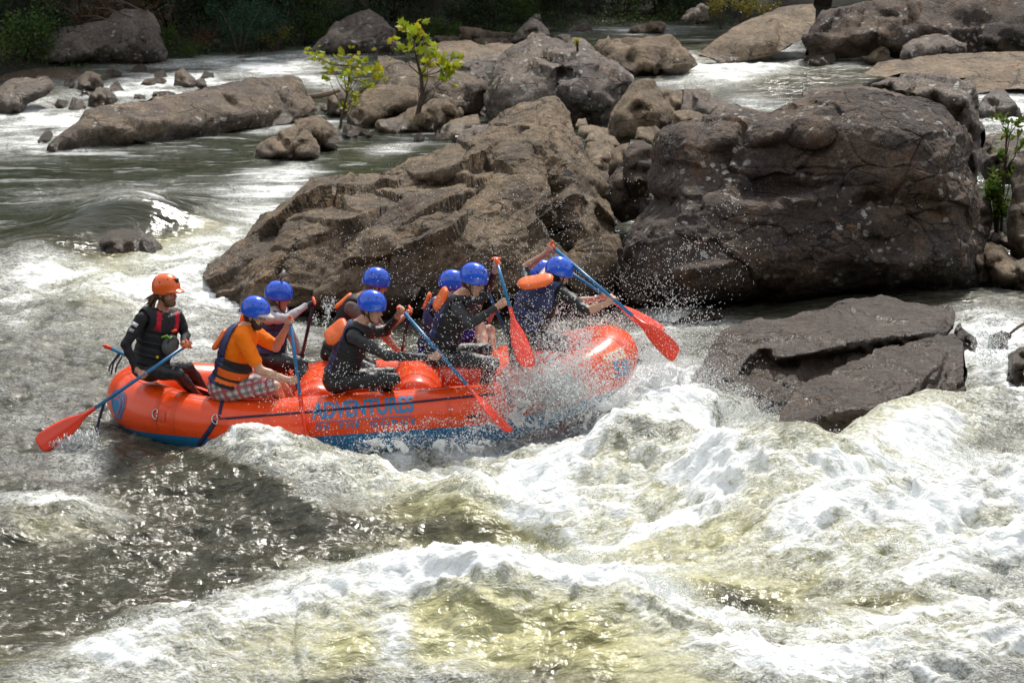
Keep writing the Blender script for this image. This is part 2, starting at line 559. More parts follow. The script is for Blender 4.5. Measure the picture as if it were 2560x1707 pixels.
def build_water():
    # rows: finer near the camera
    Ys = [15.5]
    while Ys[-1] < 70:
        y = Ys[-1]
        Ys.append(y + 0.0245 * (y / 18.0) ** (1.25 if y < 30 else 1.5))
    Ys = np.array(Ys, np.float32)
    NC = 640
    T = np.linspace(-0.262, 0.262, NC).astype(np.float32)
    Yg, Tg = np.meshgrid(Ys, T, indexing='ij')
    X = (Tg * Yg).ravel()
    Y = Yg.ravel()
    # slight domain warp makes crest lines ragged
    W = np.stack([X, Y, np.zeros_like(X)], -1)
    wx = fbm(W * 1.1, 3, 31) * .16
    wy = fbm(W * 1.3 + 40, 3, 33) * .13
    near = sstep(40, 28, Y)
    Z0 = level(X, Y).astype(np.float32)
    px, py = proj(np.stack([X, Y, Z0], -1))
    px = px.astype(np.float32)
    py = py.astype(np.float32)
    rz = np.zeros_like(X)
    for pts, a, b in RIDGES:
        rz = rz + 1.12 * _ridge(X + wx * near, Y + wy * near, pts, a, b)
    Z = Z0 + rz
    for dx_, dy_, dep, rx, ry in DENTS:
        q = water(dx_, dy_)
        Z = Z - dep * np.exp(-(((X - q.x) / rx) ** 2 + ((Y - q.y) / ry) ** 2))
    # water bulging over the sunken boulder on the left
    q = water(310, 592)
    dome = np.exp(-(((X - q.x) / 1.0) ** 2 + ((Y - q.y - .5) / np.where(Y > q.y + .5, 1.6, .75)) ** 2) * 1.1)
    Z = Z + .46 * dome
    px, py = proj(np.stack([X, Y, Z], -1))
    px = px.astype(np.float32)
    py = py.astype(np.float32)
    foam = _blobs(px, py, FOAM) - _blobs(px, py, CLEAR)
    aer = np.clip(_blobs(px, py, AER), 0, 1)
    fo = np.clip(foam, 0, 1)
    rough = np.clip(_blobs(px, py, [(1900, 1300, 900, 350, 0, 1.0), (700, 1500, 700, 250, 0, .7), (300, 720, 350, 150, 0, .8), (600, 1200, 700, 170, 0, .65), (1850, 180, 300, 80, 0, .6), (350, 230, 500, 60, 0, .5), (100, 1000, 250, 250, 0, .55),
                                   (2500, 300, 120, 100, 0, .8), (2450, 850, 150, 120, 0, .6), (1700, 800, 200, 60, 0, .3)]) + .16, 0.14, 1.1)
    # chop
    S = np.stack([X, Y * 1.25, Z * 0], -1)
    S2 = np.stack([X + wx * 1.5, Y * 1.5 + wy * 2, Z * 0], -1)
    pool = sstep(33.5, 37, Y) * (1 - np.clip(_blobs(px, py, [(350, 230, 600, 60, 0, 1), (1900, 180, 350, 80, 0, 1), (2520, 300, 150, 90, 0, 1), (330, 650, 300, 70, 0, 1)]), 0, 1))
    n1 = fbm(S * .9, 3, 3)
    n2 = ridged(S2 * 2.4, 3, 11) - .9
    n3 = ridged(S * 6.5 + np.stack([n1, n1, n1], -1) * .6, 3, 21, .6) - .9
    Zc = rough * (1 - pool * .9) * (n1 * .13 + n2 * .042 * (.7 + .4 * fo) + n3 * .020 * (1 - .6 * fo))
    # boiling foam: rounded heads
    b1 = np.abs(noise3(S * 4.2 + np.stack([wx, wy, wx], -1) * 3, 41))
    b2 = np.abs(noise3(S * 10 + np.stack([wy, wx, wx], -1) * 4, 43))
    boil = sstep(.15, .8, fo) * near
    Zc = Zc + boil * ((.30 - b1) * .14 + (.28 - b2) * .045)
    # long ripples in the pool
    PS = np.stack([X * .95, Y * 2.3, Z * 0], -1)
    Zc = Zc + pool * (fbm(PS * .75, 5, 51, .62) * .046)
    gl = sstep(31, 27, Y) * (1 - fo)
    Zc = Zc + gl * rough * fbm(np.stack([X * 1.6 + wx, Y * 3.2 + wy * 2, Z * 0], -1) * 1.5, 2, 57) * .030
    Z = Z + Zc
    # foam rides the crests and thins in the troughs; patchy at every size
    lo = fbm(S * .75 + np.stack([wx, wy, wx], -1) * 2, 4, 61)
    fpos = np.maximum(foam, 0)
    fpos = 1.2 * (1 - np.exp(-1.3 * fpos)) * (.74 + 1.05 * lo)
    foam = np.where(foam > 0, fpos, foam) + rough * (.16 * n1 + .16 * n2)
    foam = foam + near * sstep(.1, .3, rz) * .12
    V = np.stack([X, Y, Z], -1)
    nr = len(Ys)
    idx = np.arange(nr * NC).reshape(nr, NC)
    F = np.stack([idx[:-1, :-1], idx[:-1, 1:], idx[1:, 1:], idx[1:, :-1]], -1).reshape(-1, 4)
    # keep the denser part only where it can be seen
    o = np_mesh('water', V, F, water_material())
    set_attr(o, 'foam', np.clip(foam, -1, 1.4))
    set_attr(o, 'aer', aer)
    set_attr(o, 'pool', pool)
    tag(o, kind='structure')
    return o, (Ys, T, Z.reshape(nr, NC))


def water_material():
    t = NT('river_water')
    v = t.coords((.8, 1.5, 1), (0, 0, -.12))
    vp = t.coords((.45, 2.2, 1))
    foam, aer, pool = t.attr('foam'), t.attr('aer'), t.attr('pool')
    # foam lace, three sizes
    warp = t.new('ShaderNodeMix', data_type='RGBA', blend_type='ADD')
    wnz = t.new('ShaderNodeTexNoise')
    wnz.inputs['Scale'].default_value = 2.5
    wnz.inputs['Detail'].default_value = 4
    t.l.new(v, wnz.inputs['Vector'])
    warp.inputs[0].default_value = .35
    t.l.new(v, warp.inputs[6])
    t.l.new(wnz.outputs['Color'], warp.inputs[7])
    wv = warp.outputs[2]
    nA = t.noise(wv, 2.6, 9, .66, .5)
    nB = t.noise(wv, 15.0, 6, .68, .8)
    nC = t.noise(wv, 5.5, 5, .55, 1.6)
    nD = t.noise(wv, 42.0, 4, .7, .3)
    edge = t.math('ADD', t.math('MULTIPLY', t.math('SUBTRACT', nA, .5), 1.5), t.math('MULTIPLY', t.math('SUBTRACT', nB, .5), 1.1))
    edge = t.math('ADD', edge, t.math('MULTIPLY', t.math('SUBTRACT', nD, .5), .7))
    solid = t.smooth(t.math('ADD', foam, edge), .26, .92)
    ridge = t.math('SUBTRACT', 1.0, t.math('ABSOLUTE', t.math('MULTIPLY', t.math('SUBTRACT', nC, .5), 9.0)))
    ridge2 = t.math('SUBTRACT', 1.0, t.math('ABSOLUTE', t.math('MULTIPLY', t.math('SUBTRACT', nB, .5), 7.0)))
    fil = t.math('MAXIMUM', t.smooth(ridge, .1, .9), t.math('MULTIPLY', t.smooth(ridge2, .2, 1.0), .8))
    fil = t.math('MULTIPLY', t.math('MULTIPLY', fil, t.smooth(nD, .35, .6)), t.smooth(foam, -.05, .5))
    fm = t.math('MAXIMUM', solid, t.math('MULTIPLY', fil, .8))
    st = t.noise(vp, 1.7, 7, .62, .7)
    st2 = t.math('MULTIPLY', t.math('MULTIPLY', t.smooth(st, .54, .64), t.smooth(foam, -.25, .35)), t.math('MULTIPLY', pool, .75))
    fm = t.math('MAXIMUM', fm, st2)
    a2 = t.math('ADD', aer, t.math('MULTIPLY', t.math('SUBTRACT', nA, .5), 1.0))
    a2 = t.math('ADD', a2, t.math('MULTIPLY', foam, .45))
    am = t.smooth(a2, .0, 1.0)
    deep = t.mix(pool, (.050, .047, .030), (.026, .031, .016))
    milky = t.ramp(t.math('ADD', t.math('MULTIPLY', nB, .5), t.math('MULTIPLY', nA, .5)), [(.34, (.22, .20, .08)), (.5, (.43, .405, .205)), (.66, (.62, .59, .36))])
    col = t.mix(am, deep, milky)
    fcol = t.ramp(nB, [(.25, (.62, .64, .61)), (.52, (.90, .92, .92))])
    col = t.mix(fm, col, fcol)
    rough = t.math('ADD', t.math('MULTIPLY', fm, .33), t.math('SUBTRACT', .14, t.math('MULTIPLY', pool, .08)))
    # ripples: fine isotropic in the rapids, long in the pool
    r1 = t.noise(t.coords((.75, 1.5, 1), (0, 0, .35)), 5.2, 5, .5, .35)
    r2 = t.noise(vp, 3.0, 3, .5, .6)
    rm = t.mix(pool, r1, r2)
    n = t.new('ShaderNodeBump')
    n.inputs['Distance'].default_value = .10
    t.l.new(rm, n.inputs['Height'])
    t.l.new(t.math('SUBTRACT', .9, t.math('MULTIPLY', pool, .72)), n.inputs['Strength'])
    n = n.outputs['Normal']
    n = t.bump(t.math('ADD', t.math('MULTIPLY', nB, fm), t.math('MULTIPLY', fm, .3)), .5, .035, n)
    t.set(Base_Color=col, Roughness=rough, Normal=n, IOR=1.33)
    t.set(Subsurface_Weight=t.math('MULTIPLY', fm, .35))
    t.b.inputs['Subsurface Radius'].default_value = (.05, .05, .045)
    t.b.inputs['Subsurface Scale'].default_value = 1.0
    return t.m


WATER, WGRID = build_water()


def surf(x, y):
    """height of the finished water surface"""
    Ys, T, Z = WGRID
    i = int(np.clip(np.searchsorted(Ys, y), 1, len(Ys) - 1))
    j = int(np.clip(np.searchsorted(T, x / max(y, 1)), 1, len(T) - 1))
    return float(Z[i, j])

# ------------------------------------------------------------------ boulders
def settle(o):
    """origin to the middle of the foot"""
    me = o.data
    n = len(me.vertices)
    co = np.empty(n * 3, np.float32)
    me.vertices.foreach_get('co', co)
    co = co.reshape(-1, 3)
    c = np.array([(co[:, 0].min() + co[:, 0].max()) / 2, (co[:, 1].min() + co[:, 1].max()) / 2, co[:, 2].min()], np.float32)
    me.vertices.foreach_set('co', (co - c).ravel())
    o.location = o.location + Vector(c.tolist())
    me.update()
    return o


def rock_material(name, tan=(.25, .19, .125), dark=(.10, .078, .068), amount=.5, lichen=.3, rough=.85, fine=1.0, rust=.35, cracks=1.0, spec=.4, wetrough=.25):
    t = NT(name)
    v = t.coords()
    big = t.noise(v, .9, 6, .6, .8)
    mid = t.noise(v, 4.5, 7, .65, .3)
    fin = t.noise(v, 38.0, 5, .7)
    vstr = t.coords((3.2, 3.2, .35))
    streak = t.noise(vstr, 2.2, 5, .6)
    f = t.math('ADD', t.math('MULTIPLY', big, .55), t.math('MULTIPLY', mid, .45))
    f = t.smooth(f, .62 - amount * .42, .74 - amount * .28)
    base = t.mix(f, tan, dark)
    base = t.mix(t.math('MULTIPLY', t.smooth(streak, .5, .72), .28), base, tuple(c * .45 for c in dark))
    base = t.mix(t.math('MULTIPLY', t.smooth(t.noise(v, 2.1, 5, .6), .56, .72), .5), base, (tan[0] * 1.15, tan[1] * .93, tan[2] * .72))
    base = t.mix(1.0, base, t.ramp(fin, [(.28, .42), (.5, 1.0), (.74, 1.7)]), 'MULTIPLY')
    base = t.mix(.9, base, t.ramp(mid, [(.32, .5), (.5, 1.0), (.68, 1.5)]), 'MULTIPLY')
    base = t.mix(.8, base, t.ramp(t.noise(v, 11, 6, .7), [(.36, .55), (.64, 1.4)]), 'MULTIPLY')
    if lichen:
        # crusts: round pale spots in patches
        nd = t.new('ShaderNodeTexVoronoi')
        nd.inputs['Scale'].default_value = 7
        lw_ = t.new('ShaderNodeMix', data_type='RGBA', blend_type='ADD')
        lw_.inputs[0].default_value = .25
        ln_ = t.new('ShaderNodeTexNoise')
        ln_.inputs['Scale'].default_value = 3.5
        t.l.new(v, ln_.inputs['Vector'])
        t.l.new(v, lw_.inputs[6])
        t.l.new(ln_.outputs['Color'], lw_.inputs[7])
        t.l.new(lw_.outputs[2], nd.inputs['Vector'])
        r = t.math('ADD', nd.outputs['Distance'], t.math('MULTIPLY', t.noise(v, 30, 3), .35))
        spot = t.math('SUBTRACT', 1, t.smooth(r, .40, .50))
        patch = t.smooth(t.noise(v, 1.6, 5, .65), .66 - lichen * .34, .76 - lichen * .28)
        spot = t.math('MULTIPLY', spot, patch)
        sp2 = t.math('SUBTRACT', 1, t.smooth(t.math('ADD', t.voro(v, 26), t.math('MULTIPLY', t.noise(v, 60, 2), .3)), .30, .46))
        sp2 = t.math('MULTIPLY', sp2, t.smooth(t.noise(v, 2.4, 4, .6), .66 - lichen * .25, .76 - lichen * .2))
        li = t.math('MAXIMUM', spot, t.math('MULTIPLY', sp2, .75))
        base = t.mix(t.math('MULTIPLY', li, .85), base, t.ramp(mid, [(.35, (.36, .36, .31)), (.65, (.52, .50, .45))]))
    # rust stains and hairline joints
    base = t.mix(t.math('MULTIPLY', t.smooth(t.noise(v, 1.7, 6, .7, 1.0), .58, .70), rust), base, (.24, .115, .045))
    cv = t.coords((1.0, 1.0, 2.6), (.0, .38, .0))
    cw = t.new('ShaderNodeMix', data_type='RGBA', blend_type='ADD')
    cwn = t.new('ShaderNodeTexNoise')
    cwn.inputs['Scale'].default_value = 2.2
    cwn.inputs['Detail'].default_value = 5
    t.l.new(cv, cwn.inputs['Vector'])
    cw.inputs[0].default_value = .55
    t.l.new(cv, cw.inputs[6])
    t.l.new(cwn.outputs['Color'], cw.inputs[7])
    jd = t.voro(cw.outputs[2], 1.15, 'DISTANCE_TO_EDGE')
    jm = t.math('SUBTRACT', 1, t.smooth(jd, .004, .022))
    jm = t.math('MULTIPLY', jm, t.smooth(t.noise(v, 1.9, 3), .44, .56))
    jd2 = t.voro(cw.outputs[2], 4.2, 'DISTANCE_TO_EDGE')
    jm2 = t.math('SUBTRACT', 1, t.smooth(jd2, .006, .035))
    jm2 = t.math('MULTIPLY', jm2, t.smooth(t.noise(v, 2.7, 3), .52, .62))
    jn = t.math('MULTIPLY', t.math('MAXIMUM', jm, t.math('MULTIPLY', jm2, .7)), cracks)
    base = t.mix(t.math('MULTIPLY', jn, .8), base, tuple(c * .25 for c in dark))
    wt = t.attr('wet')
    base = t.mix(t.math('MULTIPLY', wt, .9), base, t.mix(1.0, base, (.40, .36, .34), 'MULTIPLY'))
    h = t.math('ADD', t.math('MULTIPLY', fin, .3), t.math('ADD', t.math('MULTIPLY', mid, 1.0), t.math('MULTIPLY', t.noise(v, 14, 6, .7), .6)))
    h = t.math('SUBTRACT', h, t.math('MULTIPLY', jn, .9))
    ro = t.math('SUBTRACT', rough, t.math('MULTIPLY', wt, rough - wetrough))
    t.set(Base_Color=base, Roughness=ro, Normal=t.bump(h, 1.0 * fine, .06))
    t.b.inputs['Specular IOR Level'].default_value = spec
    return t.m


ROCK = {
    'tan': rock_material('rock_tan', (.205, .147, .090), (.080, .060, .043), .5, .25, rust=.35),
    'warm': rock_material('rock_warm', (.23, .170, .112), (.12, .092, .066), .45, .15),
    'mixed': rock_material('rock_mixed', (.19, .142, .095), (.082, .062, .052), .55, .5),
    'purple': rock_material('rock_purple', (.135, .090, .060), (.048, .036, .031), .60, .56, rust=.55),
    'grey': rock_material('rock_grey', (.195, .155, .12), (.095, .076, .070), .56, .58),
    'wetgrey': rock_material('rock_wet_grey', (.25, .195, .15), (.135, .108, .088), .5, .0, rough=.5, rust=.25, cracks=.5, spec=.4, fine=1.4, wetrough=.36),
    'brown': rock_material('rock_brown', (.15, .11, .07), (.065, .05, .04), .5, .05, rough=.7),
}


def _inside(poly, x, y):
    c = np.zeros(x.shape, bool)
    n = len(poly)
    for i in range(n):
        x0, y0 = poly[i]
        x1, y1 = poly[(i + 1) % n]
        if y0 == y1: continue
        m = ((y0 > y) != (y1 > y)) & (x < (x1 - x0) * (y - y0) / (y1 - y0) + x0)
        c ^= m
    return c


def _edge_dist(poly, x, y):
    d = np.full(x.shape, 1e9)
    n = len(poly)
    for i in range(n):
        x0, y0 = poly[i]
        x1, y1 = poly[(i + 1) % n]
        dx, dy = x1 - x0, y1 - y0
        t = np.clip(((x - x0) * dx + (y - y0) * dy) / (dx * dx + dy * dy + 1e-9), 0, 1)
        d = np.minimum(d, np.hypot(x - x0 - t * dx, y - y0 - t * dy))
    return d


def split4(V, F, lock):
    """each triangle into four"""
    E = np.sort(np.concatenate([F[:, [0, 1]], F[:, [1, 2]], F[:, [2, 0]]]), 1)
    key = E[:, 0].astype(np.int64) * len(V) + E[:, 1]
    u, first, inv, cnt = np.unique(key, return_index=True, return_inverse=True, return_counts=True)
    mid = (V[E[first, 0]] + V[E[first, 1]]) * .5
    bl = (cnt == 1)
    m = inv.reshape(3, -1) + len(V)
    a, b, c = F[:, 0], F[:, 1], F[:, 2]
    nF = np.concatenate([np.stack([a, m[0], m[2]], 1), np.stack([m[0], b, m[1]], 1), np.stack([m[2], m[1], c], 1), np.stack([m[0], m[1], m[2]], 1)])
    return np.concatenate([V, mid]), nF, np.concatenate([lock, bl])


def vnormals(V, F):
    n = np.cross(V[F[:, 1]] - V[F[:, 0]], V[F[:, 2]] - V[F[:, 0]])
    N = np.zeros_like(V)
    for k in range(3):
        np.add.at(N, F[:, k], n)
    return N / (np.linalg.norm(N, axis=1, keepdims=True) + 1e-9)


def relax(V, F, lock, it, w=.5):
    E = np.concatenate([F[:, [0, 1]], F[:, [1, 2]], F[:, [2, 0]]])
    E = np.unique(np.sort(E, 1), axis=0)
    deg = np.bincount(E.ravel(), minlength=len(V)).astype(float)[:, None]
    for _ in range(it):
        S = np.zeros_like(V)
        np.add.at(S, E[:, 0], V[E[:, 1]])
        np.add.at(S, E[:, 1], V[E[:, 0]])
        T = V + w * (S / deg - V)
        V = np.where(lock[:, None], V, T)
    return V


ROCKN = [0]


def rock(out, label, mat='mixed', Y0=None, d=1.0, bulge=.5, inner=None, thick=None, facet=.26, amp=.05, strata=.05, lam=.35, bed=(-.35, -.2, .9), seed=None,
         res=6.0, relaxn=1, sink=14, blocks=1.0, pre=1, soft=0.0, group=None, wet=.12, name='boulder', yslope=0.0, cat='boulder'):
    """out: outline (px, py[, dY]); inner: (px, py, off) with off < 0 towards the camera; d: how far the top lies behind the foot"""
    ROCKN[0] += 1
    seed = ROCKN[0] if seed is None else seed
    r = random.Random(seed)
    pts = [p[:2] for p in out]
    extra = [p[2] if len(p) > 2 else 0.0 for p in out]
    pyb = max(p[1] for p in pts)
    pyt = min(p[1] for p in pts)
    pxm = sum(p[0] for p in pts) / len(pts)
    foot = [p for p in pts if p[1] > pyb - .22 * (pyb - pyt)]
    fx = sum(p[0] for p in foot) / len(foot)
    if Y0 is None:
        Y0 = water(fx, pyb).y
    hgt = max(pyb - pyt, 1)
    # sink the foot below the water
    pts = [(x, y + (sink if y > pyb - .25 * hgt else sink * .3 if y > pyb - .45 * hgt else 0)) for x, y in pts]

    def base(px, py):
        t = np.clip((pyb - py) / hgt, 0, 1)
        return Y0 + d * t ** 1.25 + yslope * (px - fx) / 100.0

    # densify outline
    P, L = [], []
    n = len(pts)
    size = math.sqrt(max((max(p[0] for p in pts) - min(p[0] for p in pts)) * hgt, 100))
    step = max(size / 7.0, 10)
    for i in range(n):
        (x0, y0), (x1, y1) = pts[i], pts[(i + 1) % n]
        k = max(1, int(math.hypot(x1 - x0, y1 - y0) / step))
        for j in range(k):
            f = j / k
            jx = 0 if j == 0 else r.uniform(-.1, .1) * step
            P.append((x0 + (x1 - x0) * f, y0 + (y1 - y0) * f + jx))
            L.append(extra[i] + (extra[(i + 1) % n] - extra[i]) * f)
    nb = len(P)
    poly = list(P)
    offs = list(L)
    # interior points
    if inner and soft:
        q = np.array(inner, float)
        dd = np.hypot(q[:, None, 0] - q[None, :, 0], (q[:, None, 1] - q[None, :, 1]) * 1.3)
        w = np.exp(-(dd / 55.0) ** 2)
        q[:, 2] = (1 - soft) * q[:, 2] + soft * (w @ q[:, 2]) / w.sum(1)
        inner = [tuple(p) for p in q]
    if inner:
        for p in inner:
            P.append((p[0], p[1]))
            offs.append(p[2])
    else:
        s2 = step * 1.15
        x0, x1 = min(p[0] for p in pts), max(p[0] for p in pts)
        y = pyt + s2 * .5
        while y < pyb + sink:
            x = x0 + s2 * .5
            while x < x1:
                qx, qy = x + r.uniform(-.42, .42) * s2, y + r.uniform(-.42, .42) * s2
                a = np.array([qx]), np.array([qy])
                if _inside(poly, *a)[0]:
                    dist = float(_edge_dist(poly, *a)[0])
                    if dist > s2 * .42:
                        e = min(1, dist / (hgt * .42))
                        P.append((qx, qy))
                        offs.append(-bulge * math.sqrt(1 - (1 - e) ** 2) + r.uniform(-facet, facet) * min(1, e * 1.6))
                x += s2
            y += s2
    res_cdt = delaunay_2d_cdt([Vector(p) for p in P], [], [list(range(nb))], 1, 1e-3)
    vco, faces, orig = res_cdt[0], [f for f in res_cdt[2] if len(f) == 3], res_cdt[3]
    off = np.array([offs[o[0]] if o else 0.0 for o in orig])
    xy = np.array([(v.x, v.y) for v in vco])
    F = np.array(faces, np.int64)
    Yv = base(xy[:, 0], xy[:, 1]) + off
    V = at_np(xy[:, 0], xy[:, 1], Yv)
    lock = np.zeros(len(V), bool)
    E = np.sort(np.concatenate([F[:, [0, 1]], F[:, [1, 2]], F[:, [2, 0]]]), 1)
    u, c = np.unique(E, axis=0, return_counts=True)
    lock[u[c == 1].ravel()] = True
    # orientation: towards the camera
    nrm = np.cross(V[F[:, 1]] - V[F[:, 0]], V[F[:, 2]] - V[F[:, 0]])
    cen = V[F].mean(1) - np.array([0, 0, H])
    if (nrm * cen).sum() > 0:
        F = F[:, ::-1]
    levels = int(np.clip(round(math.log2(max(step / res, 1))), 1, 5))
    back = (V, F, lock)
    for k in range(levels):
        if k == max(0, levels - 2): back = (V, F, lock)
        V, F, lock = split4(V, F, lock)
        if k == 1 or (k == 2 and pre > 1):
            V = relax(V, F, lock, pre, .45)
    V = relax(V, F, lock, relaxn, .5)
    # back half, coarser: the same surface pushed back along the line of sight, closed at the outline
    T = thick if thick is not None else min(1.6, .45 * hgt * Y0 / FPX + .45)
    Vb, Fb, lb = back
    px, py = proj(Vb)
    ed = _edge_dist(poly, px, py)
    e = np.clip(ed / (hgt * .3), 0, 1)
    rd = Vb - np.array([0, 0, H])
    rd = rd / np.linalg.norm(rd, axis=1, keepdims=True)
    Vb = Vb + rd * (T * np.sqrt(1 - (1 - e) ** 2))[:, None]
    nfront = len(V)
    outl = np.concatenate([lock, lb])
    Vall = np.concatenate([V, Vb])
    Fall = np.concatenate([F, Fb[:, ::-1] + nfront])
    # weathering: ledges along the bedding, lumps, pits
    N = vnormals(Vall, Fall)
    sc = min(1.0, size * Y0 / FPX / 1.2)
    b = np.array(bed) / np.linalg.norm(bed)
    so = seed * 3.7
    q = (Vall @ b) / (lam * max(.5, sc))
    q = q + fbm(Vall * .8 + so, 3, seed) * .5
    fr = q - np.floor(q)
    led = sstep(0, .85, fr) * (1 - sstep(.93, 1, fr)) - .5
    lw = .15 + .85 * sstep(-.05, .3, noise3(Vall * .7 + so + 9, seed + 3))
    # blocks: every cell of a broken-up rock has its own tilt and its own height
    nr_ = np.random.default_rng(seed + 100)
    lo, hi = Vall.min(0), Vall.max(0)
    K = int(np.clip(size * Y0 / FPX * 14, 8, 60))
    seeds = Vall[nr_.integers(0, len(Vall), K)]
    Wp = Vall + .12 * np.stack([fbm(Vall * 1.5 + so + 5 * k, 3, seed + 40 + k) for k in range(3)], -1)
    bd = np.full(len(Vall), 1e9)
    b2 = np.full(len(Vall), 1e9)
    bi = np.zeros(len(Vall), int)
    for k in range(K):
        dv = Wp - seeds[k]
        al = dv @ b
        dd = (dv * dv).sum(1) + 3.0 * al * al
        m = dd < bd
        b2 = np.where(m, bd, np.minimum(b2, dd))
        bi = np.where(m, k, bi)
        bd = np.where(m, dd, bd)
    g = nr_.normal(0, 1, (K, 3)) * .19
    hgt_k = nr_.uniform(-1, 1, K) * .05 * max(sc, .4)
    blk = ((Vall - seeds[bi]) * g[bi]).sum(1) + hgt_k[bi]
    pxa, pya = proj(Vall)
    edf = np.clip(_edge_dist(poly, pxa, pya) / (hgt * .12), 0, 1)
    blk = blk * (.35 + .65 * edf)
    gap = np.sqrt(b2) - np.sqrt(bd)
    crack = np.exp(-(gap / .022) ** 2) * sstep(.0, .25, noise3(Vall * 1.1 + so + 3, seed + 60))
    disp = strata * sc * led * lw + np.clip(blk, -.18, .18) * blocks * sc - crack * .05 * sc * min(1, blocks * 1.3) + amp * sc * (.55 * fbm(Vall * 1.3 / max(sc, .4) + so, 3, seed + 5) + .18 * ridged(Vall * 5.5 + so, 3, seed + 8, .5))
    disp = disp + .015 * fbm(Vall * 11, 3, seed + 2, .6) + .026 * min(1, blocks) * sc * (ridged(Vall * np.array([1.4, 1.4, 3.5]) + so, 3, seed + 21, .6) - .9)
    # faces stretched along the line of sight would pleat: calm the relief there
    ee = np.sort(np.concatenate([Fall[:, [0, 1]], Fall[:, [1, 2]], Fall[:, [2, 0]]]), 1)
    el = np.linalg.norm(Vall[ee[:, 0]] - Vall[ee[:, 1]], axis=1)
    mxl = np.zeros(len(Vall))
    np.maximum.at(mxl, ee[:, 0], el)
    np.maximum.at(mxl, ee[:, 1], el)
    st_ = sstep(1.6, 2.8, mxl / np.median(mxl))
    st_[nfront:] = 0
    Vall = Vall + N * disp[:, None]
    if st_.max() > .3:
        Vr = relax(Vall, Fall, outl, 7, .5)
        Vall = Vall + (Vr - Vall) * st_[:, None]
    o = np_mesh(name, Vall, Fall, ROCK[mat])
    # wet band above the river
    zl = level(Vall[:, 0], Vall[:, 1])
    w = np.clip(1 - (Vall[:, 2] - zl - wet * .6) / max(wet, .02) + fbm(Vall * 2.5, 3, seed) * .6, 0, 1)
    set_attr(o, 'wet', w)
    settle(o)
    return tag(o, label, cat, group)


def sc2(L, s, ox, oy):
    """points read off an enlarged crop"""
    return [(ox + p[0] / s, oy + p[1] / s, *p[2:]) for p in L]


A = lambda L: sc2(L, 2.735, 0, 0)
B = lambda L: sc2(L, 2.735, 740, 0)
D = lambda L: sc2(L, 2.219, 1500, 0)
E_ = lambda L: sc2(L, 2.138, 460, 400)
Fc = lambda L: sc2(L, 2.219, 1500, 600)

# --- far left bank
rock(A([(150, 440), (160, 390), (330, 250), (440, 190), (560, 180), (700, 140), (860, 70), (960, 60), (1050, 120), (1110, 230), (1150, 330), (1140, 375), (900, 400), (650, 425), (430, 440)]),
     'big pale-streaked boulder on the far bank, leaves lying on its sloping back', 'grey', d=1.2, bulge=.7, strata=.03)
rock(A([(-40, 445), (-40, 320), (40, 295), (110, 300), (160, 380), (170, 440)]), 'grey boulder on the far bank cut by the left edge of the photo', 'mixed', d=.6, bulge=.3)
rock(A([(1330, 345), (1350, 290), (1390, 265), (1430, 290), (1450, 335)]), 'small whitish rock at the far shoreline under the bushes', 'grey', d=.2, bulge=.15, sink=5)
rock(A([(1440, 335), (1450, 280), (1480, 262), (1520, 300), (1530, 340)]), 'brown rock touching the whitish one at the far shoreline', 'mixed', d=.2, bulge=.15, sink=5)
rock(A([(1840, 320), (1870, 285), (1910, 275), (1930, 310)]), 'little brown stone at the far shoreline below the bushes', 'brown', d=.2, bulge=.12, sink=5)
# --- rapids upper left
rock(A([(-40, 550), (-30, 520), (100, 495), (250, 470), (400, 462), (480, 466), (545, 510), (530, 545), (300, 550)]), 'low tan flat rock at the upper left, wide and smooth', 'warm', d=1.6, bulge=.15, facet=.05, strata=.02, blocks=.25)
rock(A([(-60, 775), (-60, 640), (40, 570), (150, 530), (320, 528), (362, 580), (350, 640), (270, 672), (190, 695), (140, 745)]), 'dark slanted boulder at the left edge with white water beside it', 'mixed', d=1.3, bulge=.5, wet=.3)
rock(A([(540, 610), (525, 530), (590, 488), (690, 515), (705, 580), (650, 615)]), 'brown blocky rock, tallest of the cluster in the left rapids', 'mixed', d=.5, bulge=.3, group='rocks in the left rapids')
rock(A([(600, 720), (615, 640), (680, 585), (750, 610), (805, 670), (700, 728)]), 'dark wedge rock, lowest of the cluster in the left rapids', 'mixed', d=.5, bulge=.3, group='rocks in the left rapids', wet=.2)
rock(A([(715, 620), (760, 580), (805, 555), (870, 612)]), 'tan gabled rock at the right end of the left cluster', 'tan', d=.3, bulge=.2, group='rocks in the left rapids')
rock(A([(425, 585), (450, 530), (510, 552), (520, 590)]), 'small rock at the left end of the cluster in the rapids', 'brown', d=.3, bulge=.15, group='rocks in the left rapids')
rock(A([(450, 745), (500, 668), (560, 690), (590, 722), (580, 748)]), 'wet dark rock in front of the cluster, half under white water', 'brown', d=.3, bulge=.2, wet=.4, group='rocks in the left rapids')
rock(A([(362, 715), (395, 680), (460, 690), (445, 725)]), 'flat dark wet stone left of the cluster below the slanted boulder', 'brown', d=.2, bulge=.15, wet=.4, group='rocks in the left rapids')
rock(A([(520, 660), (570, 610), (615, 635), (600, 668)]), 'small dark stone between the blocky rock and the wedge rock', 'brown', d=.2, bulge=.12, wet=.3, group='rocks in the left rapids')
rock(A([(700, 525), (735, 480), (790, 478), (832, 500), (820, 526)]), 'mossy low rock behind the cluster in the left rapids', 'brown', d=.3, bulge=.15, group='rocks in the left rapids')
rock(A([(860, 492), (930, 440), (1000, 450), (1006, 487)]), 'flat-topped brown rock standing alone behind the left rapids', 'brown', d=.3, bulge=.2, group='rocks in the left rapids')
rock(A([(1040, 532), (1060, 490), (1120, 480), (1170, 522), (1150, 535)]), 'rounded brown rock just left of the dark pointed one', 'brown', d=.3, bulge=.2, group='rocks in the left rapids')
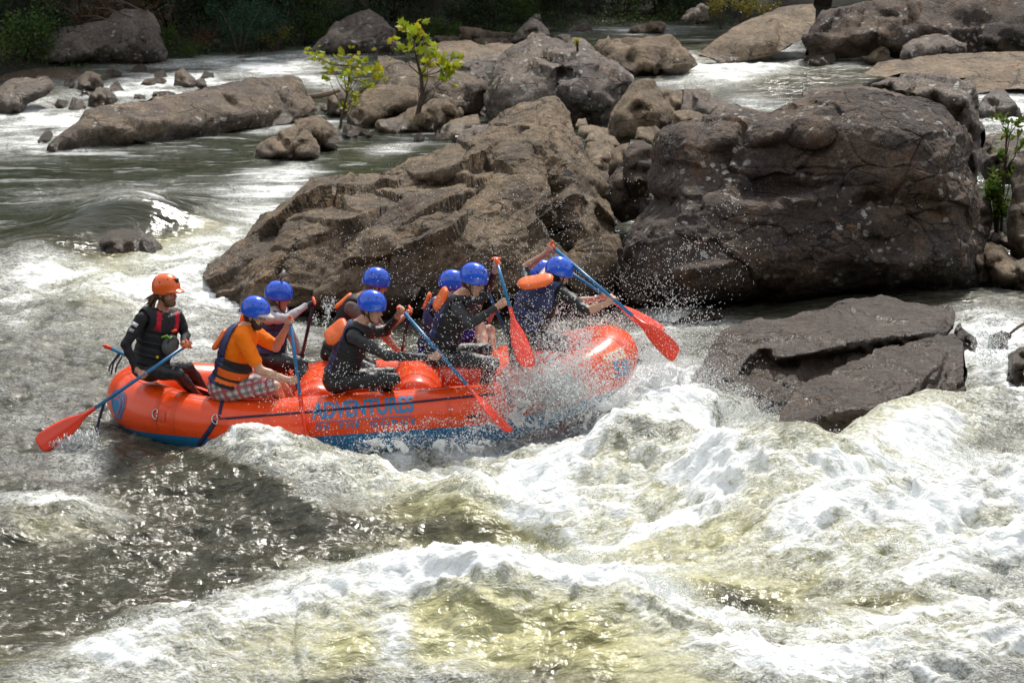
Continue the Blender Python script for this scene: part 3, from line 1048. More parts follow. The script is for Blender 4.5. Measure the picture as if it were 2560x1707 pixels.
rock(A([(930, 578), (990, 545), (1100, 528), (1145, 556), (1050, 580)]), 'low tan slab in the rapids before the rounded brown rock', 'tan', d=.4, bulge=.15, group='rocks in the left rapids')
rock(A([(1188, 595), (1198, 500), (1250, 466), (1310, 520), (1345, 545), (1345, 598)]), 'dark pointed rock standing in the middle of the left rapids', 'brown', d=.4, bulge=.3, facet=.08, group='rocks in the left rapids')
rock(A([(1330, 600), (1345, 545), (1395, 540), (1416, 580), (1400, 598)]), 'low rock leaning on the right of the dark pointed one', 'brown', d=.3, bulge=.15, group='rocks in the left rapids')
rock(A([(1025, 668), (1050, 630), (1150, 622), (1245, 650), (1240, 672)]), 'thin dark ledge awash just behind the long boulder', 'brown', d=.4, bulge=.1, wet=.4, group='rocks in the left rapids')
rock(A([(900, 685), (920, 645), (990, 655), (1000, 690)]), 'small dark stone awash at the top edge of the long boulder', 'brown', d=.3, bulge=.1, wet=.4, group='rocks in the left rapids')
rock(A([(1340, 530), (1400, 490), (1460, 500), (1470, 535)]), 'flat stone awash behind the dark pointed rock', 'brown', d=.3, bulge=.06, wet=.4, group='rocks in the left rapids')
rock(A([(1580, 405), (1640, 388), (1720, 385), (1722, 405)]), 'thin stone awash near the far shore', 'brown', d=.3, bulge=.05, wet=.4, group='rocks in the left rapids')
rock(A([(220, 958), (310, 900), (345, 898), (365, 922), (330, 955)]), 'small dark rock off the left tip of the long boulder', 'brown', d=.3, bulge=.2, wet=.3)
# --- the long boulder in the pool
rock(A([(315, 992), (330, 960), (400, 890), (520, 840), (600, 778), (750, 728), (950, 688), (1050, 678), (1200, 660), (1400, 608), (1600, 568), (1700, 552), (1820, 540), (1920, 528), (2010, 530), (2050, 558), (2100, 640), (2145, 700), (2160, 745),
        (1980, 830), (1700, 862), (1400, 912), (1200, 945), (900, 985), (600, 1005), (400, 1003)]),
     'long low humped boulder lying in the dark pool, white lichen on its side', 'mixed', Y0=water(219, 366).y, d=2.2, bulge=.75, facet=.14, amp=.05, strata=.05, blocks=.3, yslope=.42, thick=1.2,
     inner=A([(480, 930, -.35), (700, 870, -.55), (860, 860, -.75), (870, 930, -.5), (1000, 850, -.65), (700, 780, -.25), (900, 740, -.3), (1120, 730, -.35), (1150, 820, -.6), (1300, 760, -.5), (1350, 870, -.45), (1480, 640, -.2), (1560, 700, -.1),
              (1500, 780, -.55), (1600, 650, -.5), (1750, 620, -.45), (1820, 560, -.1), (1900, 650, -.05), (1850, 660, -.5), (1945, 750, -.05), (1700, 790, -.5), (1830, 780, -.45), (1960, 640, -.4), (2030, 720, -.35), (1300, 690, -.4), (520, 880, -.35)]))
rock(A([(1728, 1062), (1760, 1010), (1850, 940), (1960, 880), (2090, 850), (2130, 920), (2185, 1000), (2180, 1045), (2000, 1082), (1830, 1078)]), 'pitted brown rock, front one of the pair right of the long boulder', 'tan', d=.9, bulge=.45, amp=.08)
rock(A([(2060, 900), (2010, 830), (2150, 785), (2190, 800), (2250, 835), (2300, 900), (2320, 950), (2305, 990), (2150, 1020)]), 'pitted brown rock, rear one of the pair right of the long boulder', 'tan', d=.7, bulge=.45, amp=.07)
rock(A([(2150, 740), (2170, 705), (2220, 705), (2255, 735), (2240, 760)]), 'rounded tan cobble by the driftwood behind the pair of rocks', 'tan', d=.25, bulge=.15)
rock(B([(210, 750), (220, 650), (280, 605), (340, 610), (360, 690), (345, 790)]), 'dark brown rock behind the left sapling', 'brown', d=.5, bulge=.3)
# --- far boulders in the middle
rock(B([(30, 372), (100, 310), (190, 250), (260, 170), (340, 120), (420, 88), (500, 76), (560, 110), (620, 165), (660, 220), (705, 285), (690, 335), (550, 360), (300, 365), (150, 374)]),
     'large dark peaked boulder before the forest with a diagonal crack', 'grey', d=1.3, bulge=.7,
     inner=B([(200, 330, -.35), (280, 250, -.5), (330, 230, -.1), (350, 280, -.6), (420, 190, -.45), (450, 215, -.15), (470, 260, -.6), (560, 180, -.15), (560, 230, -.6), (620, 280, -.4), (430, 320, -.5), (300, 330, -.45), (500, 120, -.35), (380, 150, -.3)]))
rock(B([(930, 300), (945, 250), (1100, 248), (1110, 290)]), 'low tan block left of the flat-topped far slab', 'tan', d=.3, bulge=.15, sink=6)
rock(B([(1105, 278), (1118, 190), (1190, 186), (1300, 213), (1500, 228), (1460, 265), (1300, 278)]), 'flat-topped far slab with a square left end', 'tan', d=.5, bulge=.25, sink=8)
rock(B([(1190, 300), (1220, 265), (1340, 262), (1440, 265), (1470, 290), (1300, 305)]), 'thin slab under the flat-topped far slab', 'tan', d=.3, bulge=.15, sink=6)
rock(B([(1445, 285), (1550, 180), (1600, 130), (1640, 98), (1668, 100), (1682, 150), (1730, 200), (1740, 235), (1640, 300), (1520, 300)]), 'pointed lichen-covered rock against the dark forest', 'grey', d=.6, bulge=.35, sink=6)
rock(B([(1840, 218), (1900, 180), (1960, 160), (2000, 162), (2024, 195), (2010, 212)]), 'far rock with a white lichen cap in the back channel', 'grey', d=.3, bulge=.2, sink=5)
rock(B([(1760, 250), (1800, 232), (1870, 238), (1900, 262), (1800, 268)]), 'thin brown rock awash behind the great central boulder', 'brown', d=.3, bulge=.1, sink=5)
rock(B([(870, 395), (900, 330), (1000, 290), (1190, 280), (1260, 308), (1480, 298), (1520, 330), (1420, 410), (1250, 445), (1000, 440)]), 'wide smooth tan ledge behind the saplings', 'warm', d=2.0, bulge=.2, facet=.06, strata=.03, blocks=.3)
rock(B([(1240, 470), (1250, 430), (1330, 430), (1370, 440), (1340, 475)]), 'dark undercut stone below the wide tan ledge', 'brown', d=.3, bulge=.1)
rock(B([(1040, 540), (1050, 400), (1090, 376), (1180, 400), (1270, 470), (1320, 545), (1300, 620), (1150, 620)]), 'grey dome of rock between the right sapling and the central boulder', 'grey', d=.8, bulge=.4)
rock(B([(560, 640), (560, 400), (620, 385), (760, 410), (850, 458), (1000, 468), (1150, 510), (1300, 565), (1310, 650), (1240, 745), (1120, 800), (1000, 800), (700, 700)]), 'flat-backed purple-brown boulder behind the two saplings', 'mixed', Y0=46.6, d=1.6, bulge=.6, facet=.22)
rock(B([(330, 870), (350, 760), (400, 650), (460, 600), (560, 580), (700, 600), (850, 600), (870, 660), (820, 760), (680, 800), (560, 860), (430, 890)]), 'broad tan boulder between the two saplings', 'tan', Y0=45.6, d=1.1, bulge=.55, facet=.15)
rock(B([(540, 900), (560, 815), (680, 800), (820, 740), (940, 672), (1040, 690), (1130, 800), (1040, 870), (860, 910), (680, 915)]), 'tan block with a pale cracked front behind the right sapling', 'tan', Y0=45.0, d=.9, bulge=.45)
rock(B([(300, 920), (330, 850), (420, 865), (520, 900), (540, 925), (400, 935)]), 'low grey stone at the foot of the left sapling', 'brown', d=.3, bulge=.2)
rock(B([(800, 960), (815, 920), (850, 908), (880, 940), (870, 962)]), 'small grey cobble at the foot of the right sapling', 'grey', d=.2, bulge=.12, sink=6)
rock(B([(1240, 860), (1250, 740), (1320, 700), (1340, 860), (1290, 880)]), 'dark stone wedged in the gap left of the great central boulder', 'brown', Y0=46.5, d=.5, bulge=.2)
# --- great central boulder
rock(B([(1300, 700), (1308, 600), (1330, 520), (1350, 440), (1400, 380), (1480, 325), (1590, 290), (1620, 240), (1680, 222), (1740, 250), (1800, 285), (1850, 305), (1900, 275), (1950, 268), (2000, 295), (2050, 335), (2090, 380), (2120, 418), (2180, 420), (2240, 465), (2300, 525), (2335, 575),
        (2280, 600), (2230, 680), (2180, 800), (2120, 860), (1950, 870), (1700, 870), (1500, 860), (1370, 862), (1330, 790)]),
     'great central boulder, purple-grey with a white lichen crest', 'grey', Y0=45.5, d=1.9, bulge=1.0, amp=.05, strata=.04, blocks=.55, thick=2.0,
     inner=B([(1420, 480, -.7), (1400, 640, -.9), (1420, 780, -.6), (1530, 400, -.55), (1560, 560, -1.05), (1560, 720, -.95), (1620, 340, -.5), (1660, 450, -.9), (1700, 350, -.2), (1740, 400, -.75), (1700, 560, -1.0), (1760, 470, -1.1), (1790, 520, -.55), (1830, 440, -1.1), (1770, 640, -.7), (1830, 590, -1.2),
              (1880, 380, -.8), (1960, 380, -.9), (1960, 520, -1.2), (1900, 680, -1.1), (2000, 740, -.75), (1850, 780, -.4), (2060, 620, -1.05), (2100, 480, -.6), (2140, 640, -.45), (2180, 520, -.55), (2240, 560, -.5), (2150, 700, -.6), (1680, 760, -.7), (1920, 820, -.4), (2060, 420, -.7)]))
rock(D([(-30, 330), (-20, 262), (0, 238), (150, 212), (300, 210), (390, 203), (450, 268), (520, 325), (545, 350), (400, 398), (180, 418), (60, 400)]), 'striped tan-brown rock upstream of the central boulder', 'tan', d=1.1, bulge=.5, strata=.09, lam=.16)
# --- rubble between the two big foreground rocks
rock(D([(30, 720), (60, 620), (140, 530), (200, 468), (270, 453), (330, 490), (370, 560), (405, 610), (400, 690), (200, 765), (110, 795)]), 'tan leaning boulder right of the central one, split down its face', 'tan', Y0=41.5, d=1.0, bulge=.6, facet=.15,
     inner=D([(120, 640, -.45), (180, 560, -.55), (215, 600, -.2), (250, 560, -.6), (300, 620, -.55), (200, 680, -.3), (150, 720, -.35), (330, 680, -.35), (230, 500, -.3)]))
rock(D([(340, 600), (345, 500), (470, 500), (480, 600), (420, 640)]), 'tan angular block behind the leaning boulder', 'tan', Y0=44.2, d=.5, bulge=.3)
rock(D([(440, 640), (470, 505), (560, 498), (610, 520), (660, 555), (760, 580), (880, 612), (870, 640), (700, 670), (560, 670)]), 'grey wedge tapering to the right behind the big dark block', 'grey', Y0=43.0, d=.7, bulge=.4)
rock(D([(395, 700), (410, 620), (500, 612), (600, 640), (650, 670), (560, 710)]), 'low tan slab before the grey wedge', 'tan', Y0=41.0, d=.4, bulge=.25)
rock(D([(190, 770), (210, 710), (310, 700), (350, 735), (300, 800)]), 'small tan block in the rubble touching the big dark block', 'tan', Y0=39.6, d=.3, bulge=.2)
for L, lab, m, y0 in [
    ([(1910, 850), (1930, 815), (1980, 812), (2000, 850), (1960, 870)], 'small tan stone highest in the rubble gap', 'warm', 42.0),
    ([(1930, 910), (1940, 870), (2030, 855), (2130, 880), (2150, 920), (2000, 930)], 'flat tan stone, second from the top of the rubble gap', 'warm', 41.0),
    ([(1970, 960), (2000, 915), (2080, 895), (2180, 940), (2240, 990), (2100, 1010)], 'pale humped slab in the rubble below the flat stone', 'warm', 40.2),
    ([(1960, 1060), (1990, 970), (2060, 960), (2130, 1000), (2100, 1060)], 'grey cobble pinched against the slanting ledge in the rubble', 'tan', 39.2),
    ([(1980, 1180), (2000, 1060), (2080, 1005), (2170, 990), (2190, 1060), (2150, 1200), (2060, 1230)], 'tan angular rock in the middle of the rubble', 'warm', 38.0),
    ([(2120, 1180), (2160, 1020), (2230, 985), (2290, 975), (2300, 1020), (2230, 1130)], 'tan upright slab next to the lichen-spotted dark stone', 'tan', 37.2),
    ([(2030, 1290), (2050, 1150), (2140, 1190), (2140, 1300), (2090, 1340)], 'brown stone at the bottom of the rubble gap', 'mixed', 36.6)]:
    rock(B(L), lab, m, Y0=y0, d=.5, bulge=.3, facet=.1, group='rubble between the big rocks')
rock(D([(20, 1050), (60, 980), (130, 900), (140, 940), (200, 1060), (280, 1080), (290, 1110), (200, 1190), (120, 1205), (60, 1140)]), 'black-brown stone with pale lichen in the dark notch beside the big block', 'purple', Y0=35.6, d=.5, bulge=.35, blocks=.35, group='dark stones in the notch')
rock(D([(130, 960), (135, 850), (170, 778), (240, 785), (290, 805), (318, 900), (300, 950), (270, 1060), (180, 1060)]), 'dark lichen-spotted boulder tucked against the left end of the big block', 'purple', Y0=35.4, d=.5, bulge=.4, blocks=.35, group='dark stones in the notch')
# --- slanting ledge behind the raft
rock([(455, 812), (462, 760), (480, 715), (522, 653), (565, 618), (609, 585), (640, 555), (660, 532), (690, 520), (718, 501), (745, 480), (762, 462), (783, 446), (827, 440), (890, 440), (945, 438), (975, 430), (1000, 415), (1020, 398), (1060, 388), (1100, 376), (1150, 358), (1197, 337), (1235, 315), (1273, 294), (1300, 280),
      (1330, 273), (1362, 262), (1385, 258), (1400, 272), (1418, 296), (1440, 345), (1452, 380), (1470, 415), (1490, 450), (1510, 490), (1535, 530), (1550, 580), (1560, 640), (1560, 720), (1540, 790), (1350, 815), (900, 815), (600, 828)],
     'huge tan ledge behind the raft, layers slanting up to a peak', 'tan', Y0=32.2, d=4.6, thick=3.0, amp=.05, strata=.06, blocks=.9, lam=.42, res=4.4, relaxn=3, pre=1, soft=.55, bed=(-.40, -.10, .9), wet=.25, sink=25,
     inner=[(560, 700, -.5), (620, 640, -.9), (700, 580, -1.1), (760, 520, -1.1), (800, 470, -.75), (835, 465, -.4), (850, 500, -1.2), (640, 730, -.9), (720, 670, -1.25), (800, 600, -1.45), (880, 550, -1.55), (520, 760, -.5), (600, 790, -.6), (700, 770, -1.0),
            (960, 470, -1.0), (960, 455, -.55), (1040, 440, -1.25), (1040, 455, -.85), (1100, 400, -.9), (1110, 450, -.95), (1110, 438, -1.5), (1000, 490, -1.4), (950, 520, -1.6), (1060, 500, -1.6), (1180, 380, -1.0), (1170, 420, -1.5), (1180, 436, -1.1), (1230, 412, -1.25),
            (1240, 360, -1.1), (1260, 395, -1.75), (1310, 385, -1.6), (1325, 395, -1.1), (1300, 330, -1.1), (1340, 300, -.9), (1345, 350, -1.7), (1368, 330, -.9), (1370, 290, -.6), (1390, 330, -1.3), (1410, 380, -1.5), (1375, 390, -.9), (1150, 480, -1.7), (1240, 440, -1.7),
            (1320, 430, -1.75), (1345, 455, -1.8), (1355, 520, -1.75), (1376, 500, -.7), (1366, 440, -.7), (1385, 560, -.7), (1400, 600, -.7), (1420, 640, -.8), (1350, 590, -1.6), (1330, 640, -1.4), (1400, 500, -1.5), (1430, 440, -1.5), (1450, 520, -1.7), (1480, 580, -1.6), (1500, 660, -1.3), (1430, 560, -1.5), (1410, 450, -1.4),
            (872, 655, -1.6), (960, 600, -2.15), (1054, 545, -2.3), (1130, 520, -2.3), (1199, 520, -2.25), (1280, 500, -2.1), (1040, 515, -1.75), (1200, 495, -1.75), (900, 620, -1.65), (985, 570, -1.7), (920, 680, -1.5), (1000, 640, -1.75), (1080, 610, -1.95), (1105, 660, -1.8), (1060, 690, -1.3), (1180, 600, -2.2), (1200, 660, -1.9), (1280, 580, -1.95), (1280, 660, -1.5),
            (880, 720, -1.2), (980, 740, -1.25), (1100, 745, -1.2), (1250, 740, -1.1), (1400, 730, -1.0), (780, 740, -1.2), (1150, 640, -1.9), (590, 745, -.55), (660, 700, -1.1)])
rock(E_([(500, 190), (505, 110), (560, 88), (610, 92), (655, 108), (640, 150), (590, 195), (540, 205)]), 'pale wet rock poking out left of the slanting ledge', 'grey', Y0=41.0, d=.7, bulge=.3, wet=.5)
rock(B([(840, 968), (900, 925), (1000, 868), (1080, 820), (1180, 795), (1240, 790), (1275, 850), (1200, 900), (1100, 965), (950, 972)]), 'flat tan ledge tip in the pool behind the slanting ledge', 'warm', Y0=44.0, d=1.0, bulge=.3)
rock(B([(1080, 960), (1130, 900), (1230, 855), (1330, 850), (1330, 900), (1240, 960), (1160, 975)]), 'wet grey stone behind the slanting ledge tip', 'grey', Y0=43.2, d=.7, bulge=.3)
rock([(225, 640), (240, 605), (265, 585), (300, 572), (345, 574), (385, 595), (410, 620), (390, 645), (300, 655)], 'sunken boulder at the left with water sheeting over it', 'brown', Y0=water(310, 634).y, d=.6, bulge=.35, wet=3.0, strata=.02, blocks=.3)
# --- big dark block
rock([(1640, 352), (1646, 335), (1668, 322), (1700, 308), (1770, 300), (1815, 297), (1860, 284), (1930, 288), (1995, 262), (2085, 230), (2150, 222), (2200, 230), (2266, 243), (2330, 262), (2356, 270), (2400, 306), (2420, 350), (2428, 420), (2436, 470), (2445, 560), (2460, 640), (2478, 690), (2475, 740), (2300, 755),
      (2060, 758), (1960, 770), (1740, 800), (1590, 800), (1548, 760), (1532, 690), (1540, 640), (1552, 585), (1590, 540), (1640, 510), (1622, 480), (1620, 445), (1640, 415), (1634, 380)],
     'massive dark square block of rock right of the raft, spotted with lichen', 'purple', Y0=32.6, d=.9, thick=3.4, amp=.06, strata=.08, lam=.50, blocks=.5, res=4.4, relaxn=1, pre=2, bed=(-.08, -.1, 1), wet=.22, sink=25,
     inner=[(1670, 345, -.5), (1660, 400, -.65), (1720, 330, -.8), (1800, 320, -.85), (1850, 305, -.5), (1910, 310, -.75), (1990, 300, -.8), (2080, 260, -.55), (2160, 250, -.55), (2240, 270, -.55), (2320, 290, -.5), (2380, 320, -.6), (2400, 400, -.75), (2410, 480, -.8),
            (1740, 380, -1.0), (1830, 350, -1.15), (1850, 372, -.8), (1950, 338, -1.3), (1960, 352, -.85), (2050, 350, -1.25), (2060, 368, -.95), (2100, 320, -1.15), (2200, 320, -1.2), (2300, 330, -1.15), (2340, 380, -1.15), (1950, 420, -.95), (1860, 440, -.95), (2080, 410, -1.15), (2180, 390, -1.3), (2280, 420, -1.25),
            (1700, 450, -1.05), (1780, 460, -1.05), (1700, 500, -.9), (1690, 420, -.75), (1640, 470, -.6), (1900, 490, -.75), (1990, 490, -.7), (2090, 470, -.85), (2160, 460, -1.15), (2250, 490, -1.2), (2340, 470, -1.1), (2180, 510, -.8), (2280, 525, -.85), (2380, 520, -.9), (2350, 530, -.75),
            (1720, 512, -1.5), (1800, 505, -1.45), (1900, 500, -1.45), (2000, 510, -1.4), (2090, 520, -1.3), (1620, 560, -1.0), (1700, 560, -1.65), (1800, 570, -1.55), (1900, 560, -1.5), (2000, 570, -1.4), (2100, 560, -1.3), (2200, 560, -1.1), (2260, 590, -.85), (2200, 610, -.95), (2320, 600, -1.2), (2400, 610, -1.0),
            (1580, 640, -1.1), (1680, 650, -1.75), (1800, 650, -1.7), (1900, 650, -1.6), (2020, 640, -1.45), (2140, 650, -1.35), (2260, 660, -1.3), (2360, 660, -1.2), (1600, 710, -1.3), (1700, 680, -2.0), (1800, 665, -1.9), (1860, 640, -1.65), (1720, 720, -1.75), (1850, 720, -1.4), (2000, 700, -1.2), (2140, 710, -.8), (2300, 715, -.6), (2420, 700, -.6), (1700, 765, -1.0), (1900, 750, -.8)])
rock(D([(1470, 520), (1500, 480), (1600, 430), (1750, 418), (1900, 405), (1975, 400), (2030, 440), (2065, 475), (2078, 540), (2092, 620), (2105, 720), (2110, 830), (2090, 1000), (2080, 1150), (2040, 1150), (2030, 800), (1980, 680), (1880, 600), (1700, 545)]), 'pale-topped boulder rising directly behind the big dark block', 'grey', Y0=34.6, d=1.6, bulge=.5, facet=.15, thick=1.8,
     sink=0, inner=D([(1560, 480, -.3), (1640, 450, -.35), (1660, 500, -.6), (1760, 450, -.3), (1740, 520, -.75), (1850, 490, -.5), (1900, 440, -.25), (1960, 560, -.9), (2000, 480, -.45), (2040, 560, -.8), (2060, 680, -.7), (2070, 850, -.5), (2065, 1000, -.4)]))
rock(D([(1118, 560), (1122, 510), (1180, 490), (1300, 487), (1400, 488), (1390, 520), (1250, 545)]), 'flat purple slab peeking over the top of the big block', 'grey', Y0=37.0, d=.4, bulge=.25, sink=4)
rock(D([(2060, 1360), (2065, 1120), (2100, 1080), (2170, 1110), (2180, 1220), (2150, 1320), (2110, 1370)]), 'dark upright stone at the right foot of the big block', 'purple', Y0=33.4, d=.4, bulge=.3)
rock(D([(2040, 1560), (2030, 1400), (2060, 1360), (2110, 1345), (2150, 1420), (2180, 1520), (2170, 1570)]), 'dark wedge stone with a white lichen cap below the big block', 'purple', d=.4, bulge=.3)
# --- right edge
rock(D([(2130, 1420), (2120, 1370), (2170, 1345), (2240, 1370), (2270, 1420), (2340, 1450), (2390, 1500), (2390, 1570), (2250, 1585), (2180, 1540)]), 'rounded tan boulder at the right edge above the small cascade', 'tan', d=.6, bulge=.45)
rock(D([(2260, 1520), (2270, 1460), (2400, 1420), (2400, 1600), (2310, 1580)]), 'dark stone overlapping the tan boulder at the right edge', 'brown', d=.3, bulge=.25)
for L, lab, m in [([(2150, 1330), (2160, 1280), (2210, 1265), (2240, 1300), (2210, 1340)], 'grey cobble under the right-hand bush', 'grey'), ([(2200, 1345), (2220, 1310), (2280, 1320), (2290, 1360)], 'flat cobble under the right-hand bush', 'tan'),
                  ([(2280, 1395), (2270, 1310), (2330, 1250), (2380, 1290), (2370, 1400)], 'tan rock leaning on the tall right-edge stone', 'tan')]:
    rock(D(L), lab, m, Y0=33.6, d=.3, bulge=.2)
rock(D([(2265, 1330), (2262, 1200), (2285, 1080), (2280, 1000), (2300, 935), (2310, 960), (2312, 900), (2350, 878), (2420, 870), (2420, 1420), (2320, 1400)]), 'tall brown stone standing at the right edge of the photo', 'mixed', Y0=33.0, d=.7, bulge=.5)
rock(D([(2105, 900), (2110, 780), (2160, 745), (2250, 745), (2400, 780), (2400, 960), (2300, 990), (2150, 980)]), 'grey-brown boulder behind the right-hand sapling', 'grey', Y0=36.0, d=.8, bulge=.5)
rock(D([(2070, 605), (2130, 540), (2200, 500), (2240, 510), (2300, 570), (2345, 615), (2330, 640), (2220, 645), (2120, 640)]), 'grey rock in the white rapid at the upper right', 'grey', d=.6, bulge=.35, wet=.25)
# --- far right bank
rock(D([(540, 275), (700, 180), (800, 125), (900, 80), (980, 50), (1060, 38), (1180, 28), (1195, 60), (1190, 130), (1150, 200), (1060, 240), (990, 262), (900, 290), (700, 330), (650, 310), (600, 290)]), 'smooth tan rock ramp on the far right beside the rapid', 'warm', Y0=53.2, d=3.2, bulge=.4, facet=.1, strata=.03, yslope=0, blocks=.3,
     inner=D([(700, 240, -.3), (800, 180, -.3), (900, 120, -.3), (1000, 90, -.3), (960, 200, -.6), (1000, 200, -.1), (850, 240, -.6), (1080, 120, -.1), (1100, 80, -.25), (950, 240, -.55), (1090, 180, -.1)]))
rock(D([(1145, 305), (1140, 200), (1160, 160), (1200, 120), (1230, 70), (1330, 30), (1500, 8), (1700, -20), (2000, -40), (2450, -45), (2450, 260), (2200, 265), (2000, 290), (1700, 300), (1550, 270), (1400, 285), (1250, 300)]), 'long dark layered cliff at the upper right corner', 'purple', Y0=53.4, d=1.4, bulge=.6, strata=.2, lam=.34, facet=.14, blocks=.5, bed=(.05, -.1, 1),
     inner=D([(1200, 200, -.4), (1250, 120, -.5), (1300, 150, -.15), (1400, 90, -.5), (1450, 140, -.1), (1400, 200, -.7), (1550, 190, -.75), (1550, 110, -.15), (1600, 60, -.5), (1700, 100, -.2), (1750, 40, -.5), (1800, 160, -.7), (1900, 90, -.3), (1950, 180, -.7), (2050, 60, -.5), (2100, 150, -.4), (2150, 220, -.7), (2250, 80, -.5), (2250, 170, -.5), (2350, 60, -.5), (2350, 200, -.6), (1300, 260, -.5), (1650, 250, -.45)]))
rock(D([(1655, 320), (1680, 255), (1760, 210), (1850, 195), (1930, 200), (2030, 250), (2030, 280), (1900, 300), (1800, 312), (1700, 338)]), 'lichen-crusted oval boulder in front of the layered cliff', 'grey', Y0=52.0, d=.7, bulge=.45)
rock(D([(1430, 358), (1500, 300), (1560, 258), (1590, 262), (1608, 300), (1602, 328), (1530, 345), (1470, 365)]), 'small sloping tan rock left of the oval boulder', 'tan', d=.4, bulge=.25, sink=8)
rock(D([(1145, 362), (1160, 335), (1200, 308), (1300, 296), (1310, 340), (1230, 355), (1180, 368)]), 'dark low rock at the foot of the cliff by the rapid', 'brown', d=.4, bulge=.2, sink=6, wet=.2)
rock(D([(1360, 300), (1370, 275), (1430, 270), (1470, 300), (1440, 315)]), 'little tan rock between the dark low rock and the sloping one', 'tan', d=.3, bulge=.15, sink=5)
rock(D([(1460, 405), (1540, 352), (1620, 340), (1700, 334), (1850, 308), (2000, 298), (2150, 292), (2450, 292), (2450, 470), (2250, 465), (2080, 492), (1950, 480), (1900, 440), (1750, 430), (1600, 425)]), 'broad pale tan slab sloping into the water at the upper right', 'warm', Y0=48.5, d=3.5, bulge=.1, facet=.04, strata=.015, amp=.02, wet=.05, blocks=.12)
rock(D([(450, 100), (480, 60), (560, 20), (610, 40), (600, 80), (500, 120)]), 'white-spotted stone at the edge of the dark back channel', 'grey', Y0=58, d=.4, bulge=.2, sink=4)
rock(D([(150, 175), (180, 150), (260, 128), (330, 118), (370, 140), (350, 175), (220, 185)]), 'low tan rock in the back channel before the forest', 'tan', d=.4, bulge=.2, sink=5)
rock(D([(490, 130), (520, 95), (590, 78), (620, 105), (600, 130)]), 'small tan rock by the back channel under yellow leaves', 'tan', d=.3, bulge=.15, sink=5)
# --- wet slab in front
rock(Fc([(505, 745), (560, 690), (610, 600), (660, 520), (730, 485), (800, 450), (900, 432), (1000, 428), (1100, 402), (1250, 380), (1310, 350), (1370, 333), (1450, 326), (1530, 310), (1560, 302), (1610, 308), (1680, 332), (1750, 345), (1850, 358), (1940, 362), (1972, 385), (1975, 420), (1962, 470), (1920, 520), (1860, 545),
        (1700, 590), (1560, 630), (1400, 700), (1250, 760), (1130, 830), (1060, 890), (1000, 950), (960, 1000), (840, 990), (700, 880), (640, 810), (520, 790)]),
     'big wet grey slab in the right foreground, upper half above the cleft', 'wetgrey', Y0=26.2, d=2.7, thick=1.2, amp=.03, strata=.04, lam=.14, blocks=.22, res=4.4, relaxn=3, bed=(-.38, -.15, .9), wet=4.0, sink=16,
     inner=Fc([(600, 700, -0.12), (680, 620, -0.18), (760, 540, -0.18), (880, 490, -0.16), (1000, 470, -0.16), (1200, 430, -0.16), (1400, 380, -0.14), (1600, 345, -0.1), (1800, 390, -0.12), (1920, 410, -0.12), (860, 560, -0.26), (960, 560, -0.34), (1080, 540, -0.32), (1200, 525, -0.3), (1350, 500, -0.28), (1500, 470, -0.25), (1650, 450, -0.22), (1800, 470, -0.2), (720, 745, -0.26), (800, 660, -0.26), (880, 600, -0.3), (950, 600, -0.36), (790, 730, -0.02), (850, 690, 0.04), (920, 640, -0.02), (860, 770, 0.02), (940, 720, 0.02), (650, 780, -0.14), (760, 800, -0.05), (1000, 780, -0.12), (1080, 760, -0.12), (1150, 760, 0.1), (1250, 715, 0.12), (1350, 690, 0.12), (1480, 640, 0.1), (1600, 600, 0.08), (1750, 565, 0.05), (1000, 860, 0.05), (880, 850, -0.04), (800, 870, 0.1), (900, 920, 0.1), (700, 815, -0.05), (985, 655, -0.4), (1060, 648, -0.42), (1150, 632, -0.44), (1250, 612, -0.44), (1350, 592, -0.42), (1450, 570, -0.4), (1550, 552, -0.36), (1650, 538, -0.32), (1750, 530, -0.28), (1850, 520, -0.24), (979, 681, 0.02), (1054, 674, 0.02), (1144, 658, 0.02), (1244, 638, 0.02), (1344, 618, 0.02), (1444, 596, 0.02), (1544, 578, 0.02), (1644, 564, 0.02), (1744, 556, 0.02), (1844, 546, 0.02)]))
rock(Fc([(995, 1010), (1000, 940), (1040, 880), (1100, 820), (1190, 770), (1280, 738), (1400, 680), (1500, 636), (1600, 598), (1662, 586), (1660, 600), (1760, 565), (1880, 525), (1905, 540), (1960, 520), (2012, 565), (2015, 640), (2022, 720), (2028, 860), (1960, 880), (1880, 860), (1780, 860), (1720, 950), (1640, 1025),
        (1540, 1045), (1340, 1055), (1260, 1112), (1160, 1130), (1050, 1095)]),
     'big wet grey slab in the right foreground, lower half below the cleft', 'wetgrey', Y0=24.7, d=2.4, thick=1.2, amp=.03, strata=.04, lam=.14, blocks=.22, res=4.4, relaxn=2, bed=(-.38, -.15, .9), wet=4.0, sink=20,
     inner=Fc([(1060, 950, -.12), (1150, 860, -.15), (1300, 790, -.15), (1500, 700, -.15), (1700, 620, -.12), (1850, 570, -.1), (1090, 1020, -.2), (1200, 930, -.28), (1350, 870, -.3), (1500, 800, -.28), (1650, 720, -.25), (1800, 640, -.2), (1890, 600, -.15), (1200, 1010, -.4), (1250, 985, -.42), (1330, 950, -.5), (1450, 930, -.48), (1540, 910, -.45), (1700, 850, -.42), (1600, 870, -.35),
              (1800, 760, -.35), (1880, 680, -.25), (1240, 1060, -.1), (1330, 1020, -.15), (1450, 1000, -.18), (1530, 1000, -.2), (1640, 950, -.15), (1720, 880, -.12), (1800, 810, -.12), (1900, 700, -.05), (1920, 620, -.1), (1960, 580, -.12), (1960, 720, .1), (1900, 800, .2), (1980, 800, .15), (1000, 1040, -.1), (1150, 1080, -.1)]))
rock(Fc([(640, 870), (660, 800), (760, 790), (900, 780), (960, 800), (1060, 830), (1040, 880), (990, 960), (900, 960), (760, 950)]), 'dark wet stone low in the cleft under the wet slab', 'wetgrey', Y0=26.2, d=.5, bulge=.3, wet=.8)
